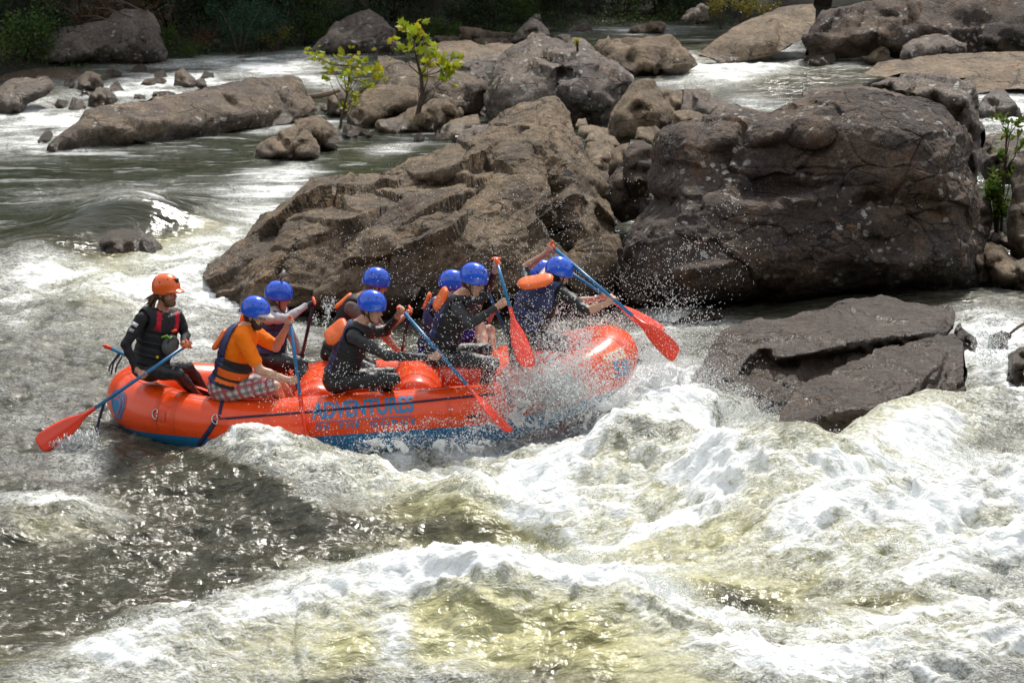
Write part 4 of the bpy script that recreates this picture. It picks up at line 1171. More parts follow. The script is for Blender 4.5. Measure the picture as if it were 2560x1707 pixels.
rock(Fc([(2260, 760), (2270, 640), (2330, 600), (2420, 580), (2420, 800), (2330, 810)]), 'dark wet rock at the right edge beside the small cascade', 'brown', d=.5, bulge=.3, wet=.4)
rock(Fc([(2150, 590), (2160, 530), (2230, 500), (2280, 520), (2295, 570), (2250, 605)]), 'mossy brown stone at the top of the small cascade', 'brown', d=.4, bulge=.25, wet=.4)
rock(Fc([(1960, 520), (1975, 480), (1998, 460), (2005, 490), (2090, 540), (2085, 600), (2020, 610)]), 'brown wet stone in the water behind the right end of the slab', 'brown', d=.4, bulge=.2, wet=.5)
rock(Fc([(360, 480), (420, 440), (520, 400), (660, 385), (690, 400), (680, 430), (560, 455), (450, 480)]), 'low dark ledge awash at the foot of the big block', 'brown', d=.5, bulge=.15, wet=.6)

# ------------------------------------------------------------------ the raft
M = {}
M['raft_orange'] = plain('raft_orange', (.86, .072, .006), .28, .05, 6, spec=.5, coat=.15)
M['raft_blue'] = plain('raft_blue', (.014, .17, .37), .3, .08, 6, spec=.5)
M['print_blue'] = plain('print_blue', (.02, .20, .42), .4, .1, 30)
M['navy_web'] = plain('navy_webbing', (.016, .016, .055), .7, .25, 60)
M['black_web'] = plain('black_webbing', (.012, .012, .014), .6, .25, 60)
M['steel'] = plain('steel', (.55, .55, .55), .25, .08, 20, metal=1.0)
M['seam'] = plain('raft_seam', (.72, .065, .010), .32, .08, 12)
M['patch_orange'] = plain('patch_orange', (.86, .20, .02), .4, .06, 20)
M['white_print'] = plain('white_print', (.78, .74, .68), .5, .05, 20)
M['shaft_blue'] = plain('shaft_blue', (.014, .16, .36), .35, .08, 20)
M['shaft_navy'] = plain('shaft_navy', (.03, .03, .075), .4, .15, 20)
M['blade_red'] = plain('blade_red', (.80, .045, .012), .3, .06, 10, coat=.2)
M['grip_orange'] = plain('grip_orange', (.80, .10, .02), .4, .06, 10)



def raft_fabric():
    t = NT('raft_fabric_orange')
    v = t.coords()
    n = t.noise(v, 5, 6, .65)
    sc = t.noise(t.coords((1, 6, 6)), 9, 4, .6)
    c = t.ramp(n, [(.3, (.80, .062, .006)), (.7, (.88, .080, .006))])
    c = t.mix(t.math('MULTIPLY', t.smooth(sc, .60, .72), .35), c, (.50, .05, .015))          # scuffs
    c = t.mix(t.math('MULTIPLY', t.smooth(t.noise(v, 2.3, 5, .7), .58, .75), .3), c, (.62, .07, .02))
    t.set(Base_Color=c, Roughness=t.ramp(n, [(.3, .2), (.7, .36)]), Normal=t.bump(t.noise(v, 2.2, 4, .5), .5, .02))
    t.b.inputs['Coat Weight'].default_value = .15
    return t.m


M['raft_orange'] = raft_fabric()
RP = rad(4.0)
RAD = .28
HB, SX, AX = .86, 1.3, 1.0         # half beam, straight half length, length of the rounded ends
_o = at(927, 1054, 26.2)
RO = Vector((_o.x, _o.y + HB, _o.z))
RX, RY, RZ = Vector((math.cos(RP), 0, math.sin(RP))), Vector((0, 1, 0)), Vector((-math.sin(RP), 0, math.cos(RP)))


def rl(x, y, z):
    return RO + RX * x + RY * y + RZ * z


def kick(x):
    if x > 1.0: return .31 * ((x - 1.0) / 1.3) ** 1.5
    if x < -1.0: return .25 * ((-x - 1.0) / 1.3) ** 1.6
    return 0.0


# plan curve as a table: s = arc length along the near side, s = 0 amidships, running once round the raft
def _plan():
    pts = []
    n = 400
    for i in range(n + 1):                                   # near straight, stern to bow
        pts.append((-SX + 2 * SX * i / n, -HB))
    for i in range(1, n):
        a = -math.pi / 2 + math.pi * i / n
        pts.append((SX + AX * math.cos(a), HB * math.sin(a)))
    for i in range(n + 1):
        pts.append((SX - 2 * SX * i / n, HB))
    for i in range(1, n):
        a = math.pi / 2 + math.pi * i / n
        pts.append((-SX + AX * math.cos(a), HB * math.sin(a)))
    return np.array(pts)


_PL = _plan()
_seg = np.linalg.norm(np.roll(_PL, -1, 0) - _PL, axis=1)
_S = np.concatenate([[0], np.cumsum(_seg)]) - SX
LOOP = float(_seg.sum())
_PLc = np.concatenate([_PL, _PL[:1]])


def tube_at(s, th, off=0.0):
    """point on the side tube: s along the loop (0 amidships on the near side), th degrees from outward horizontal towards the top"""
    s = (s + SX) % LOOP - SX
    x, y = float(np.interp(s, _S, _PLc[:, 0])), float(np.interp(s, _S, _PLc[:, 1]))
    e = .01
    s1, s0 = (s + e + SX) % LOOP - SX, (s - e + SX) % LOOP - SX
    tx = float(np.interp(s1, _S, _PLc[:, 0]) - np.interp(s0, _S, _PLc[:, 0]))
    ty = float(np.interp(s1, _S, _PLc[:, 1]) - np.interp(s0, _S, _PLc[:, 1]))
    l = math.hypot(tx, ty)
    nx, ny = ty / l, -tx / l
    th = rad(th)
    r = RAD + off
    # section stays square to the kicked-up centre line
    return rl(x + nx * math.cos(th) * r, y + ny * math.cos(th) * r, kick(x) + math.sin(th) * r)


def tube_find(px, py):
    """the place on the side tube seen at that pixel"""
    best, bs = 1e9, None
    for rnd in range(3):
        if rnd == 0: ss, tt = np.linspace(-3.4, 3.4, 110), np.linspace(-60, 95, 40)
        else:
            ws, wt = (.07, 4.5) if rnd == 1 else (.008, .6)
            ss, tt = np.linspace(bs[0] - ws, bs[0] + ws, 13), np.linspace(bs[1] - wt, bs[1] + wt, 13)
        for s in ss:
            for t in tt:
                q = tube_at(s, t)
                if (tube_at(s, t, .05) - q).dot(Vector((0, 0, H)) - q) < .05 * .12 * 26: continue
                a, b = proj(np.array(q))
                d = (a - px) ** 2 + (b - py) ** 2
                if d < best - 1e-6 or (abs(d - best) < 4 and bs is not None and q.y < bq.y - .2):
                    best, bs, bq = d, (s, t), q
    return bs


raft = empty('raft', tuple(rl(0, 0, -RAD)), 'long orange inflatable raft with a blue underside, bow riding up out of the white water', 'raft')


def tube_patch(name, grid, mats, parent, off=.004, mi=0):
    """grid[i][j] = (s, th) sheet laid on the tube"""
    mb = MB()
    V, F = [], []
    nj = len(grid[0])
    for row in grid:
        for s, t in row: V.append(tube_at(s, t, off))
    for i in range(len(grid) - 1):
        for j in range(nj - 1):
            F.append((i * nj + j, i * nj + j + 1, (i + 1) * nj + j + 1, (i + 1) * nj + j))
    mb.add(V, F, mi)
    return mb.build(name, mats, parent)


def build_raft():
    NR, NS = 260, 36
    V, F, MI = [], [], []
    edge = -10.0
    angs = [edge + 360.0 * k / NS for k in range(NS)]
    def tilt(s):
        if s > LOOP / 2 - SX: s -= LOOP
        # measured from amidships of the near side
        return -34 * float(sstep(1.5, 2.7, np.array(abs(s))))
    for i in range(NR):
        s = -SX + LOOP * i / NR
        tl_ = tilt(s)
        for k in range(NS):
            V.append(tube_at(s, angs[k] + tl_))
    for i in range(NR):
        i2 = (i + 1) % NR
        for k in range(NS):
            k2 = (k + 1) % NS
            F.append((i * NS + k, i2 * NS + k, i2 * NS + k2, i * NS + k2))
            MI.append(1 if 24 <= k < 36 and k >= 26 else 0)
    np_mesh('side_tube', V, np.array(F), [M['raft_orange'], M['raft_blue']], raft, True, MI)
    # floor
    mb = MB()
    n = 60
    top, bot = [], []
    for i in range(n):
        a = 2 * math.pi * i / n
        ca, sa = math.cos(a), math.sin(a)
        x = math.copysign(abs(ca) ** .6, ca) * 2.05
        y = math.copysign(abs(sa) ** .6, sa) * .66
        top.append(rl(x, y, kick(x) - .12))
        bot.append(rl(x, y, kick(x) - .22))
    mb.add(top + bot + [rl(0, 0, -.11), rl(0, 0, -.22)], [(i, (i + 1) % n, 2 * n) for i in range(n)] + [((i + 1) % n + n, i + n, 2 * n + 1) for i in range(n)] + [(i + n, (i + 1) % n + n, (i + 1) % n, i) for i in range(n)])
    mb.build('floor', [M['seam']], raft)
    # thwarts
    for x in (-.52, .42, 1.32):
        mb = MB()
        prof = [(-.74, .06), (-.73, .14), (-.69, .20), (-.62, .225), (-.3, .235), (0, .238), (.3, .235), (.62, .225), (.69, .20), (.73, .14), (.74, .06)]
        mb.tube([rl(x, y, .12 + kick(x)) for y, r in prof], [r for y, r in prof], 28)
        th = mb.build('thwart', [M['raft_orange']], raft)
        for yy in (-.5, .5):
            mb = MB()
            ring = [rl(x + .243 * math.cos(a), yy, .12 + kick(x) + .243 * math.sin(a)) for a in np.linspace(-.6, math.pi + .6, 22)]
            mb.tube(ring, .004, 6)
            mb.build('seam', [M['seam']], th)
    # taped seams round the tube
    for s in (-2.35, -1.75, -.95, .75, 1.7, 2.45, 3.0, LOOP - SX - .6, 4.6):
        g = [[(s + ds, t) for t in np.linspace(-8, 172, 28)] for ds in (-.018, .018)]
        tube_patch('seam', g, [M['seam']], raft, .003)
    # a longitudinal seam line high on the near tube
    g = [[(s, t) for s in np.linspace(-3.0, 3.0, 90)] for t in (76, 78)]
    tube_patch('seam', g, [M['seam']], raft, .0025)
    # chafe strip edge
    # lifeline
    web = MB()
    a = tube_find(548, 1047)
    pts = []
    for i in range(60):
        f = i / 59
        px, py = 548 + (1262 - 548) * f, 1047 + (984 - 1047) * f + 3 * math.sin(f * math.pi)
        s = a[0] + (1.02 - a[0] + .18) * f
        # height on the tube from the picture line
        lo, hi = -10, 70
        for _ in range(18):
            m = (lo + hi) / 2
            if proj(np.array(tube_at(s, m)))[1] > py: lo = m
            else: hi = m
        pts.append(tube_at(s, lo, .006))
    nrm = lambda p: (p - rl((p - RO).dot(RX), -HB, 0))
    web.tube(pts, .011, 8, flat=(nrm, .35))
    web.build('lifeline', [M['navy_web']], raft)
    # straps
    def strap(name, pxs, w=.016, mat='navy_web', off=.007):
        st = MB()
        P = [tube_at(*tube_find(*p), off) if len(p) == 2 else at(*p) for p in pxs]
        # fill in
        Q = []
        for p, q in zip(P[:-1], P[1:]):
            for j in range(6): Q.append(p.lerp(q, j / 6))
        Q.append(P[-1])
        st.tube(Q, w, 8, flat=(Vector((0, -1, .3)), .25))
        return st.build(name, [M[mat]], raft)
    strap('strap', [(556, 1004), (552, 1020), (548, 1044)])
    strap('strap', [(540, 1052), (522, 1078), (500, 1105), (478, 1128)], .024)
    s1 = tube_find(1258, 972)[0]
    st = MB()
    st.tube([tube_at(s1 + .06 * (1 - t / 140), t, .007) for t in np.linspace(20, 150, 16)], .015, 8, flat=(nrm, .3))
    st.build('strap', [M['navy_web']], raft)
    strap('strap', [(262, 1000, 26.55), (248, 1050, 26.5), (236, 1090, 26.45), (226, 1125, 26.4), (214, 1165, 26.35)], .014)
    strap('strap', [(352, 1100, 26.6), (355, 1118, 26.55), (351, 1136, 26.5), (356, 1150, 26.5)], .010)
    for k, P in enumerate([[(300, 886, 26.9), (284, 905, 26.9), (278, 935, 26.88)], [(306, 890, 26.88), (293, 912, 26.88), (288, 930, 26.85)], [(300, 880, 26.92), (276, 912, 26.9), (272, 928, 26.88)]]):
        strap('strap', P, .008)
    # D-rings on patches
    for px, py, sz in ((392, 1036, .045), (541, 1049, .045)):
        s, t = tube_find(px, py)
        dm = MB()
        ring = []
        for a in np.linspace(0, 2 * math.pi, 17):
            u, v = math.cos(a) * sz * (.75 if math.cos(a) < 0 else .2), math.sin(a) * sz
            ring.append(tube_at(s + u, t + math.degrees(v / RAD), .012))
        dm.tube(ring, .0055, 8)
        dr = dm.build('d_ring', [M['steel']], raft)
        g = [[(s + u, t + math.degrees(v / RAD)) for v in np.linspace(-.05, .05, 5)] for u in np.linspace(-.005, .075, 4)]
        tube_patch('patch', g, [M['seam']], dr, .008)
    # slot handle low on the near side
    s, t = tube_find(1185, 1040)
    g = [[(s + u, t + math.degrees(v / RAD)) for v in np.linspace(-.012, .012, 3)] for u in np.linspace(-.06, .06, 5)]
    tube_patch('handle', g, [M['black_web']], raft, .012)
    # bow cap
    s, t = tube_find(1607, 905)
    mb = MB()
    mb.ball(tube_at(s, t, .01), .035, 0)
    mb.build('valve', [M['black_web']], raft)
    # lettering and marks printed on the tube
    def lettering(txt, p0, p1, h, mat, name='lettering', stretch=None, parent=raft, off=.0045, track=1.0):
        """text from pixel p0 to p1 along its middle line; h = letter height on the tube, metres"""
        cu = bpy.data.curves.new('t', 'FONT')
        cu.body = txt
        cu.size = 1
        cu.space_character = track
        cu.offset = .03
        tmp = bpy.data.objects.new('t', cu)
        C.objects.link(tmp)
        bpy.context.view_layer.update()
        me = bpy.data.meshes.new_from_object(tmp.evaluated_get(bpy.context.evaluated_depsgraph_get()))
        bpy.data.objects.remove(tmp)
        bm = bmesh.new()
        bm.from_mesh(me)
        bmesh.ops.remove_doubles(bm, verts=bm.verts, dist=1e-4)
        for k in range(1, 12):
            y = -.1 + k * .09
            bmesh.ops.bisect_plane(bm, geom=bm.verts[:] + bm.edges[:] + bm.faces[:], plane_co=(0, y, 0), plane_no=(0, 1, 0))
        xs = [v.co.x for v in bm.verts]
        ys = [v.co.y for v in bm.verts]
        x0, x1, y0, y1 = min(xs), max(xs), min(ys), max(ys)
        nk = int((x1 - x0) / .25) + 1
        for k in range(1, nk):
            bmesh.ops.bisect_plane(bm, geom=bm.verts[:] + bm.edges[:] + bm.faces[:], plane_co=(x0 + (x1 - x0) * k / nk, 0, 0), plane_no=(1, 0, 0))
        a, b = tube_find(*p0), tube_find(*p1)
        for v in bm.verts:
            f = (v.co.x - x0) / (x1 - x0)
            g_ = ((v.co.y - y0) / (y1 - y0) - .5) * h
            v.co = tube_at(a[0] + (b[0] - a[0]) * f, a[1] + (b[1] - a[1]) * f + math.degrees(g_ / RAD), off)
        bm.to_mesh(me)
        bm.free()
        me.materials.clear()
        return link_mesh(name, me, [M[mat]], parent)
    lettering('ADVENTURES', (779, 1027), (1034, 1007), .185, 'print_blue')
    for wd, x0, x1 in (('ON', 790, 822), ('THE', 845, 900), ('GORGE', 925, 1040)):
        lettering(wd, (x0, 1068 - (x0 - 790) * .064), (x1, 1068 - (x1 - 790) * .064), .055, 'print_blue', track=1.35)
    s, t = tube_find(790, 1056)
    s2, t2 = tube_find(1030, 1038)
    g = [[(s + (s2 - s) * f, t + (t2 - t) * f + dt) for f in np.linspace(0, 1, 20)] for dt in (-.9, .9)]
    tube_patch('printed_line', g, [M['print_blue']], raft, .004)
    lettering('58', (1534, 925), (1572, 917), .16, 'print_blue')
    # maker's patch: light orange with white letters
    a, b = tube_find(1512, 899), tube_find(1559, 880)
    g = [[(a[0] + (b[0] - a[0]) * f, a[1] + (b[1] - a[1]) * f + d) for f in np.linspace(-.08, 1.08, 10)] for d in np.linspace(-14, 14, 7)]
    pt = tube_patch('patch', g, [M['patch_orange']], raft, .004)
    lettering('HYSIDE', (1513, 899), (1558, 880), .095, 'white_print', parent=pt, off=.0075)
    # emblem at the stern: rings and a swirl
    s0, t0 = tube_find(292, 1010)
    def emb(u, v): return (s0 + u, t0 + math.degrees(v / RAD))
    def shield(k, phi):
        # rounded triangle pointing down
        r = 1 + .10 * math.cos(3 * (phi + math.pi / 2)) + .05 * math.sin(phi)
        return (math.cos(phi) * r * .118 * k, math.sin(phi) * r * .145 * k - .012 * (1 - k))
    ph = np.linspace(0, 2 * math.pi, 49)
    em = tube_patch('emblem', [[emb(*shield(k, p)) for p in ph] for k in (1.0, .93)], [M['print_blue']], raft, .004)
    tube_patch('emblem_ring', [[emb(*shield(k, p)) for p in ph] for k in (.86, .68)], [M['print_blue']], em, .004)
    tube_patch('emblem_disc', [[emb(*shield(k, p)) for p in ph] for k in (.60, .45, .3, .15, .01)], [M['print_blue']], em, .004)
    swirl = [[emb(*shield(.40 + .10 * q + .12 * f, 2.6 - 4.0 * f)) for f in np.linspace(0, 1, 26)] for q in (-.35, .35)]
    tube_patch('emblem_swirl', swirl, [M['raft_orange']], em, .006)


build_raft()


# ------------------------------------------------------------------ paddles
def paddle(grip, tip, face, label, shaft='shaft_blue', blade_len=.50, width=.20, roll=0.0):
    G, T = at(*grip), at(*tip)
    ax = (T - G).normalized()
    L = (T - G).length
    fn = Vector(face)
    fn = (fn - ax * fn.dot(ax)).normalized()
    sd = ax.cross(fn)
    root = empty('paddle', tuple(T), label, 'paddle', 'paddles of the crew')
    mb = MB()
    e = L - blade_len - .12
    mb.tube([G + ax * t for t in (.02, e * .5, e)], .0165, 12)
    mb.build('shaft', [M[shaft]], root)
    mb = MB()
    mb.tube([G + ax * .07, G + ax * .03, G + ax * .0], [.0185, .02, .022], 10)
    w = .042
    mb.tube([G - sd * w, G - sd * w * .6, G + sd * w * .6, G + sd * w], [.011, .016, .016, .011], 10)
    mb.ball(G - sd * w, .013)
    mb.ball(G + sd * w, .013)
    mb.build('grip', [M['grip_orange']], root)
    # blade: lens section with a spine, rounded square end
    V, F = [], []
    rows = [(0, .019, .019), (.06, .021, .019), (.12, .026, .017), (.17, .045, .014), (.23, .068, .011), (.31, .086, .009), (.40, .097, .008), (.48, .100, .007), (.55, .098, .006), (.59, .088, .005), (.61, .070, .004), (.62, .045, .002)]
    k = (blade_len + .12) / .62
    nc = 9
    for d, w, th in rows:
        w *= width / .2
        for side in (1, -1):
            for c in range(nc):
                f = -1 + 2 * c / (nc - 1)
                z = th * (1 - f * f) ** .5 * .8 + (.006 if abs(f) < .12 else 0) * (1 if d < .5 else .3)
                V.append(G + ax * (e + d * k) + sd * (f * w) + fn * (side * z + .02 * (d / .62) ** 2))
    m = len(rows)
    for i in range(m - 1):
        for sid in (0, 1):
            for c in range(nc - 1):
                a = i * 2 * nc + sid * nc + c
                b = a + 2 * nc
                F.append((a, a + 1, b + 1, b) if sid == 0 else (a + 1, a, b, b + 1))
    F.append(tuple((m - 1) * 2 * nc + c for c in range(nc)) + tuple((m - 1) * 2 * nc + nc + c for c in range(nc - 2, 0, -1)))
    mb = MB()
    mb.add(V, F)
    o = mb.build('blade', [M['blade_red']], root)
    bm = bmesh.new()
    bm.from_mesh(o.data)
    bmesh.ops.remove_doubles(bm, verts=bm.verts, dist=.0004)
    bmesh.ops.recalc_face_normals(bm, faces=bm.faces)
    bm.to_mesh(o.data)
    bm.free()
    return root, ax, G

# ------------------------------------------------------------------ people: bodies grown from a distance field
def surface_nets(f, org, h):
    """closed surface f = 0 on a regular grid; returns vertices, quads, and the grid cell of each vertex"""
    s = f < 0
    nx, ny, nz = f.shape
    c = np.zeros((nx - 1, ny - 1, nz - 1), np.int8)
    for dx in (0, 1):
        for dy in (0, 1):
            for dz in (0, 1):
                c += s[dx:nx - 1 + dx, dy:ny - 1 + dy, dz:nz - 1 + dz]
    act = (c > 0) & (c < 8)
    ijk = np.argwhere(act)
    n = len(ijk)
    idx = np.full(act.shape, -1, np.int64)
    idx[act] = np.arange(n)
    acc = np.zeros((n, 3))
    cnt = np.zeros(n)
    i, j, k = ijk.T
    corners = [(a, b, d) for a in (0, 1) for b in (0, 1) for d in (0, 1)]
    val = {q: f[i + q[0], j + q[1], k + q[2]] for q in corners}
    for a in corners:
        for ax in range(3):
            if a[ax] == 1: continue
            b = list(a)
            b[ax] = 1
            b = tuple(b)
            va, vb = val[a], val[b]
            m = (va < 0) != (vb < 0)
            t = np.where(m, va / np.where(m, va - vb, 1), 0)
            p = np.tile(np.array(a, float), (n, 1))
            p[:, ax] += t
            acc += np.where(m[:, None], p, 0)
            cnt += m
    V = org + h * (ijk + acc / cnt[:, None])
    Q = []
    for ax in range(3):
        b, d = [(1, 2), (2, 0), (0, 1)][ax]
        sl0 = [slice(None)] * 3
        sl1 = [slice(None)] * 3
        sl0[ax] = slice(0, -1)
        sl1[ax] = slice(1, None)
        s0, s1 = s[tuple(sl0)], s[tuple(sl1)]
        e = np.argwhere(s0 != s1)
        e = e[(e[:, b] > 0) & (e[:, d] > 0) & (e[:, b] < f.shape[b] - 1) & (e[:, d] < f.shape[d] - 1)]
        inside = s0[tuple(e.T)]
        def g(ob, od):
            q = e.copy()
            q[:, b] += ob
            q[:, d] += od
            return idx[tuple(q.T)]
        q = np.stack([g(-1, -1), g(0, -1), g(0, 0), g(-1, 0)], 1)
        q[~inside] = q[~inside][:, ::-1]
        Q.append(q)
    return V, np.concatenate(Q), ijk


class Field:
    def __init__(s, lo, hi, h):
        s.h = h
        s.org = np.array(lo, float)
        s.n = np.ceil((np.array(hi) - s.org) / h).astype(int) + 1
        s.ax = [s.org[k] + h * np.arange(s.n[k]) for k in range(3)]
        s.f = np.full(tuple(s.n), .5, np.float32)
        s.raw = np.full(tuple(s.n), 9.0, np.float32)
        s.t = np.zeros(tuple(s.n), np.int8)

    def box(s, lo, hi):
        a = np.clip(np.floor((np.array(lo) - s.org) / s.h).astype(int), 0, s.n - 1)
        b = np.clip(np.ceil((np.array(hi) - s.org) / s.h).astype(int) + 1, a + 1, s.n)
        sl = tuple(slice(x, y) for x, y in zip(a, b))
        X = np.meshgrid(*[s.ax[k][sl[k]] for k in range(3)], indexing='ij', sparse=True)
        return sl, X

    def put(s, sl, d, k, tag):
        d = d.astype(np.float32)
        f = s.f[sl]
        if k > 0:
            hh = np.clip(.5 + .5 * (f - d) / k, 0, 1)
            s.f[sl] = f + (d - f) * hh - k * hh * (1 - hh)
        else:
            s.f[sl] = np.minimum(f, d)
        r = s.raw[sl]
        m = d < r
        s.raw[sl] = np.where(m, d, r)
        s.t[sl] = np.where(m, tag, s.t[sl])

    def capsule(s, a, b, r0, r1, tag, k=.02):
        a, b = np.array(a, float), np.array(b, float)
        m = max(r0, r1) + k + .05
        sl, X = s.box(np.minimum(a, b) - m, np.maximum(a, b) + m)
        d = b - a
        L2 = max(float(d @ d), 1e-9)
        t = np.clip(((X[0] - a[0]) * d[0] + (X[1] - a[1]) * d[1] + (X[2] - a[2]) * d[2]) / L2, 0, 1)
        q = np.sqrt((X[0] - a[0] - t * d[0]) ** 2 + (X[1] - a[1] - t * d[1]) ** 2 + (X[2] - a[2] - t * d[2]) ** 2)
        s.put(sl, q - (r0 + (r1 - r0) * t), k, tag)

    def ellipsoid(s, c, fr, r, tag, k=.02):
        c = np.array(c, float)
        m = max(r) + k + .05
        sl, X = s.box(c - m, c + m)
        R = np.array(fr, float)            # rows: local axes
        P = [R[i][0] * (X[0] - c[0]) + R[i][1] * (X[1] - c[1]) + R[i][2] * (X[2] - c[2]) for i in range(3)]
        k0 = np.sqrt(sum((P[i] / r[i]) ** 2 for i in range(3)))
        k1 = np.sqrt(sum((P[i] / r[i] ** 2) ** 2 for i in range(3))) + 1e-6
        s.put(sl, k0 * (k0 - 1) / k1, k, tag)

    def mesh(s):
        return surface_nets(s.f, s.org, s.h)


def frame(f, up=Vector((0, 0, 1))):
    """rows f, r, u: forward, right, up"""
    f = Vector(f).normalized()
    u = (up - f * up.dot(f)).normalized()
    r = f.cross(u)
    return f, r, u


# body materials
def cloth(name, col, rough=.8, var=.3, sheen=0.0, fold=.012, spec=.35):
    t = NT(name)
    v = t.coords()
    n1 = t.noise(v, 7, 4, .6, 1.2)
    n2 = t.noise(v, 45, 3, .6)
    t.set(Base_Color=t.ramp(n1, [(.3, tuple(c * (1 - var) for c in col)), (.7, tuple(min(1, c * (1 + var)) for c in col))]), Roughness=rough)
    t.b.inputs['Specular IOR Level'].default_value = spec
    t.set(Normal=t.bump(t.math('ADD', n1, t.math('MULTIPLY', n2, .12)), .9, fold))
    return t.m


def skin_mat(name, col):
    t = NT(name)
    v = t.coords()
    n = t.noise(v, 16, 5, .6)
    t.set(Base_Color=t.ramp(n, [(.3, (col[0] * .86, col[1] * .76, col[2] * .7)), (.65, col)]), Roughness=.48)
    t.b.inputs['Subsurface Weight'].default_value = .12
    t.b.inputs['Subsurface Radius'].default_value = (.012, .005, .003)
    t.b.inputs['Subsurface Scale'].default_value = 1.0
    return t.m


def plaid():
    t = NT('plaid_cloth')
    v = t.coords(rot=(.2, .25, .3))
    sx = t.new('ShaderNodeSeparateXYZ')
    t.l.new(v, sx.inputs[0])
    def stripes(o, freq, lo, hi, ph=0.0):
        s_ = t.math('SINE', t.math('ADD', t.math('MULTIPLY', o, freq), ph))
        return t.smooth(s_, lo, hi)
    base = (.55, .53, .52)
    c = t.mix(t.math('MULTIPLY', stripes(sx.outputs['X'], 105, -.1, .1), .6), base, (.10, .10, .12))
    c = t.mix(t.math('MULTIPLY', stripes(sx.outputs['Z'], 105, -.1, .1), .6), c, (.10, .10, .12))
    c = t.mix(t.math('MULTIPLY', stripes(sx.outputs['X'], 52, .8, .86), .8), c, (.42, .06, .07))
    c = t.mix(t.math('MULTIPLY', stripes(sx.outputs['Z'], 52, .8, .86), .8), c, (.42, .06, .07))
    t.set(Base_Color=c, Roughness=.85, Normal=t.bump(t.noise(v, 9, 4, .6, 1.0), .8, .01))
    return t.m


M['skin'] = skin_mat('skin', (.56, .33, .235))
M['skin_ruddy'] = skin_mat('skin_ruddy', (.50, .25, .17))
M['hair_brown'] = plain('hair_brown', (.13, .065, .03), .55, .35, 50)
M['hair_dark'] = plain('hair_dark', (.025, .014, .009), .6, .35, 60)
M['eye'] = plain('eye_dark', (.02, .014, .01), .25, .1, 40)
M['lip'] = plain('lip', (.36, .14, .11), .5, .1, 40)
M['black_suit'] = cloth('wetsuit_black', (.014, .014, .016), .5, .3, fold=.016, spec=.5)
M['black_cloth'] = cloth('black_cloth', (.016, .015, .018), .75, .3)
M['grey_cloth'] = cloth('pale_grey_cloth', (.42, .40, .42), .8, .1)
M['brown_cloth'] = cloth('brown_cloth', (.12, .085, .078), .8, .2)
M['orange_cloth'] = cloth('orange_cloth', (.95, .195, .0), .8, .06)
M['blue_cloth'] = cloth('blue_cloth', (.03, .03, .33), .6, .3)
M['plaid'] = plaid()
M['glove'] = cloth('dark_glove', (.02, .025, .045), .7, .3)
M['vest_navy'] = cloth('vest_navy', (.022, .035, .12), .5, .25, fold=.012, spec=.5)
M['vest_black'] = cloth('vest_black', (.016, .016, .02), .65, .25)
M['vest_orange'] = cloth('vest_orange', (.85, .15, .015), .6, .08)
M['pad_orange'] = cloth('pad_orange', (.88, .16, .028), .5, .08, fold=.01, spec=.5)
M['red_trim'] = cloth('red_trim', (.50, .012, .035), .7, .15)
M['pouch_grey'] = cloth('pouch_grey', (.13, .13, .135), .7, .2)
M['white_trim'] = cloth('white_trim', (.7, .68, .68), .7, .1)
M['helmet_blue'] = plain('helmet_blue', (.014, .098, .68), .22, .06, 8, spec=.5, coat=.4)
M['helmet_orange'] = plain('helmet_orange', (.84, .13, .015), .3, .06, 8, spec=.5, coat=.3)
M['brim_pale'] = plain('brim_pale', (.50, .46, .42), .7, .08, 20)
M['hole'] = plain('vent_dark', (.006, .006, .01), .8, .1, 40)
M['green'] = plain('bright_green', (.25, .55, .03), .5, .1, 40)
M['yellow'] = plain('bright_yellow', (.75, .65, .03), .5, .1, 40)
M['gadget'] = plain('grey_plastic', (.35, .35, .36), .3, .1, 40, metal=.6)

TAGS = ['skin', 'shirt', 'pants', 'eye', 'lip', 'hair', 'hand', 'brow']


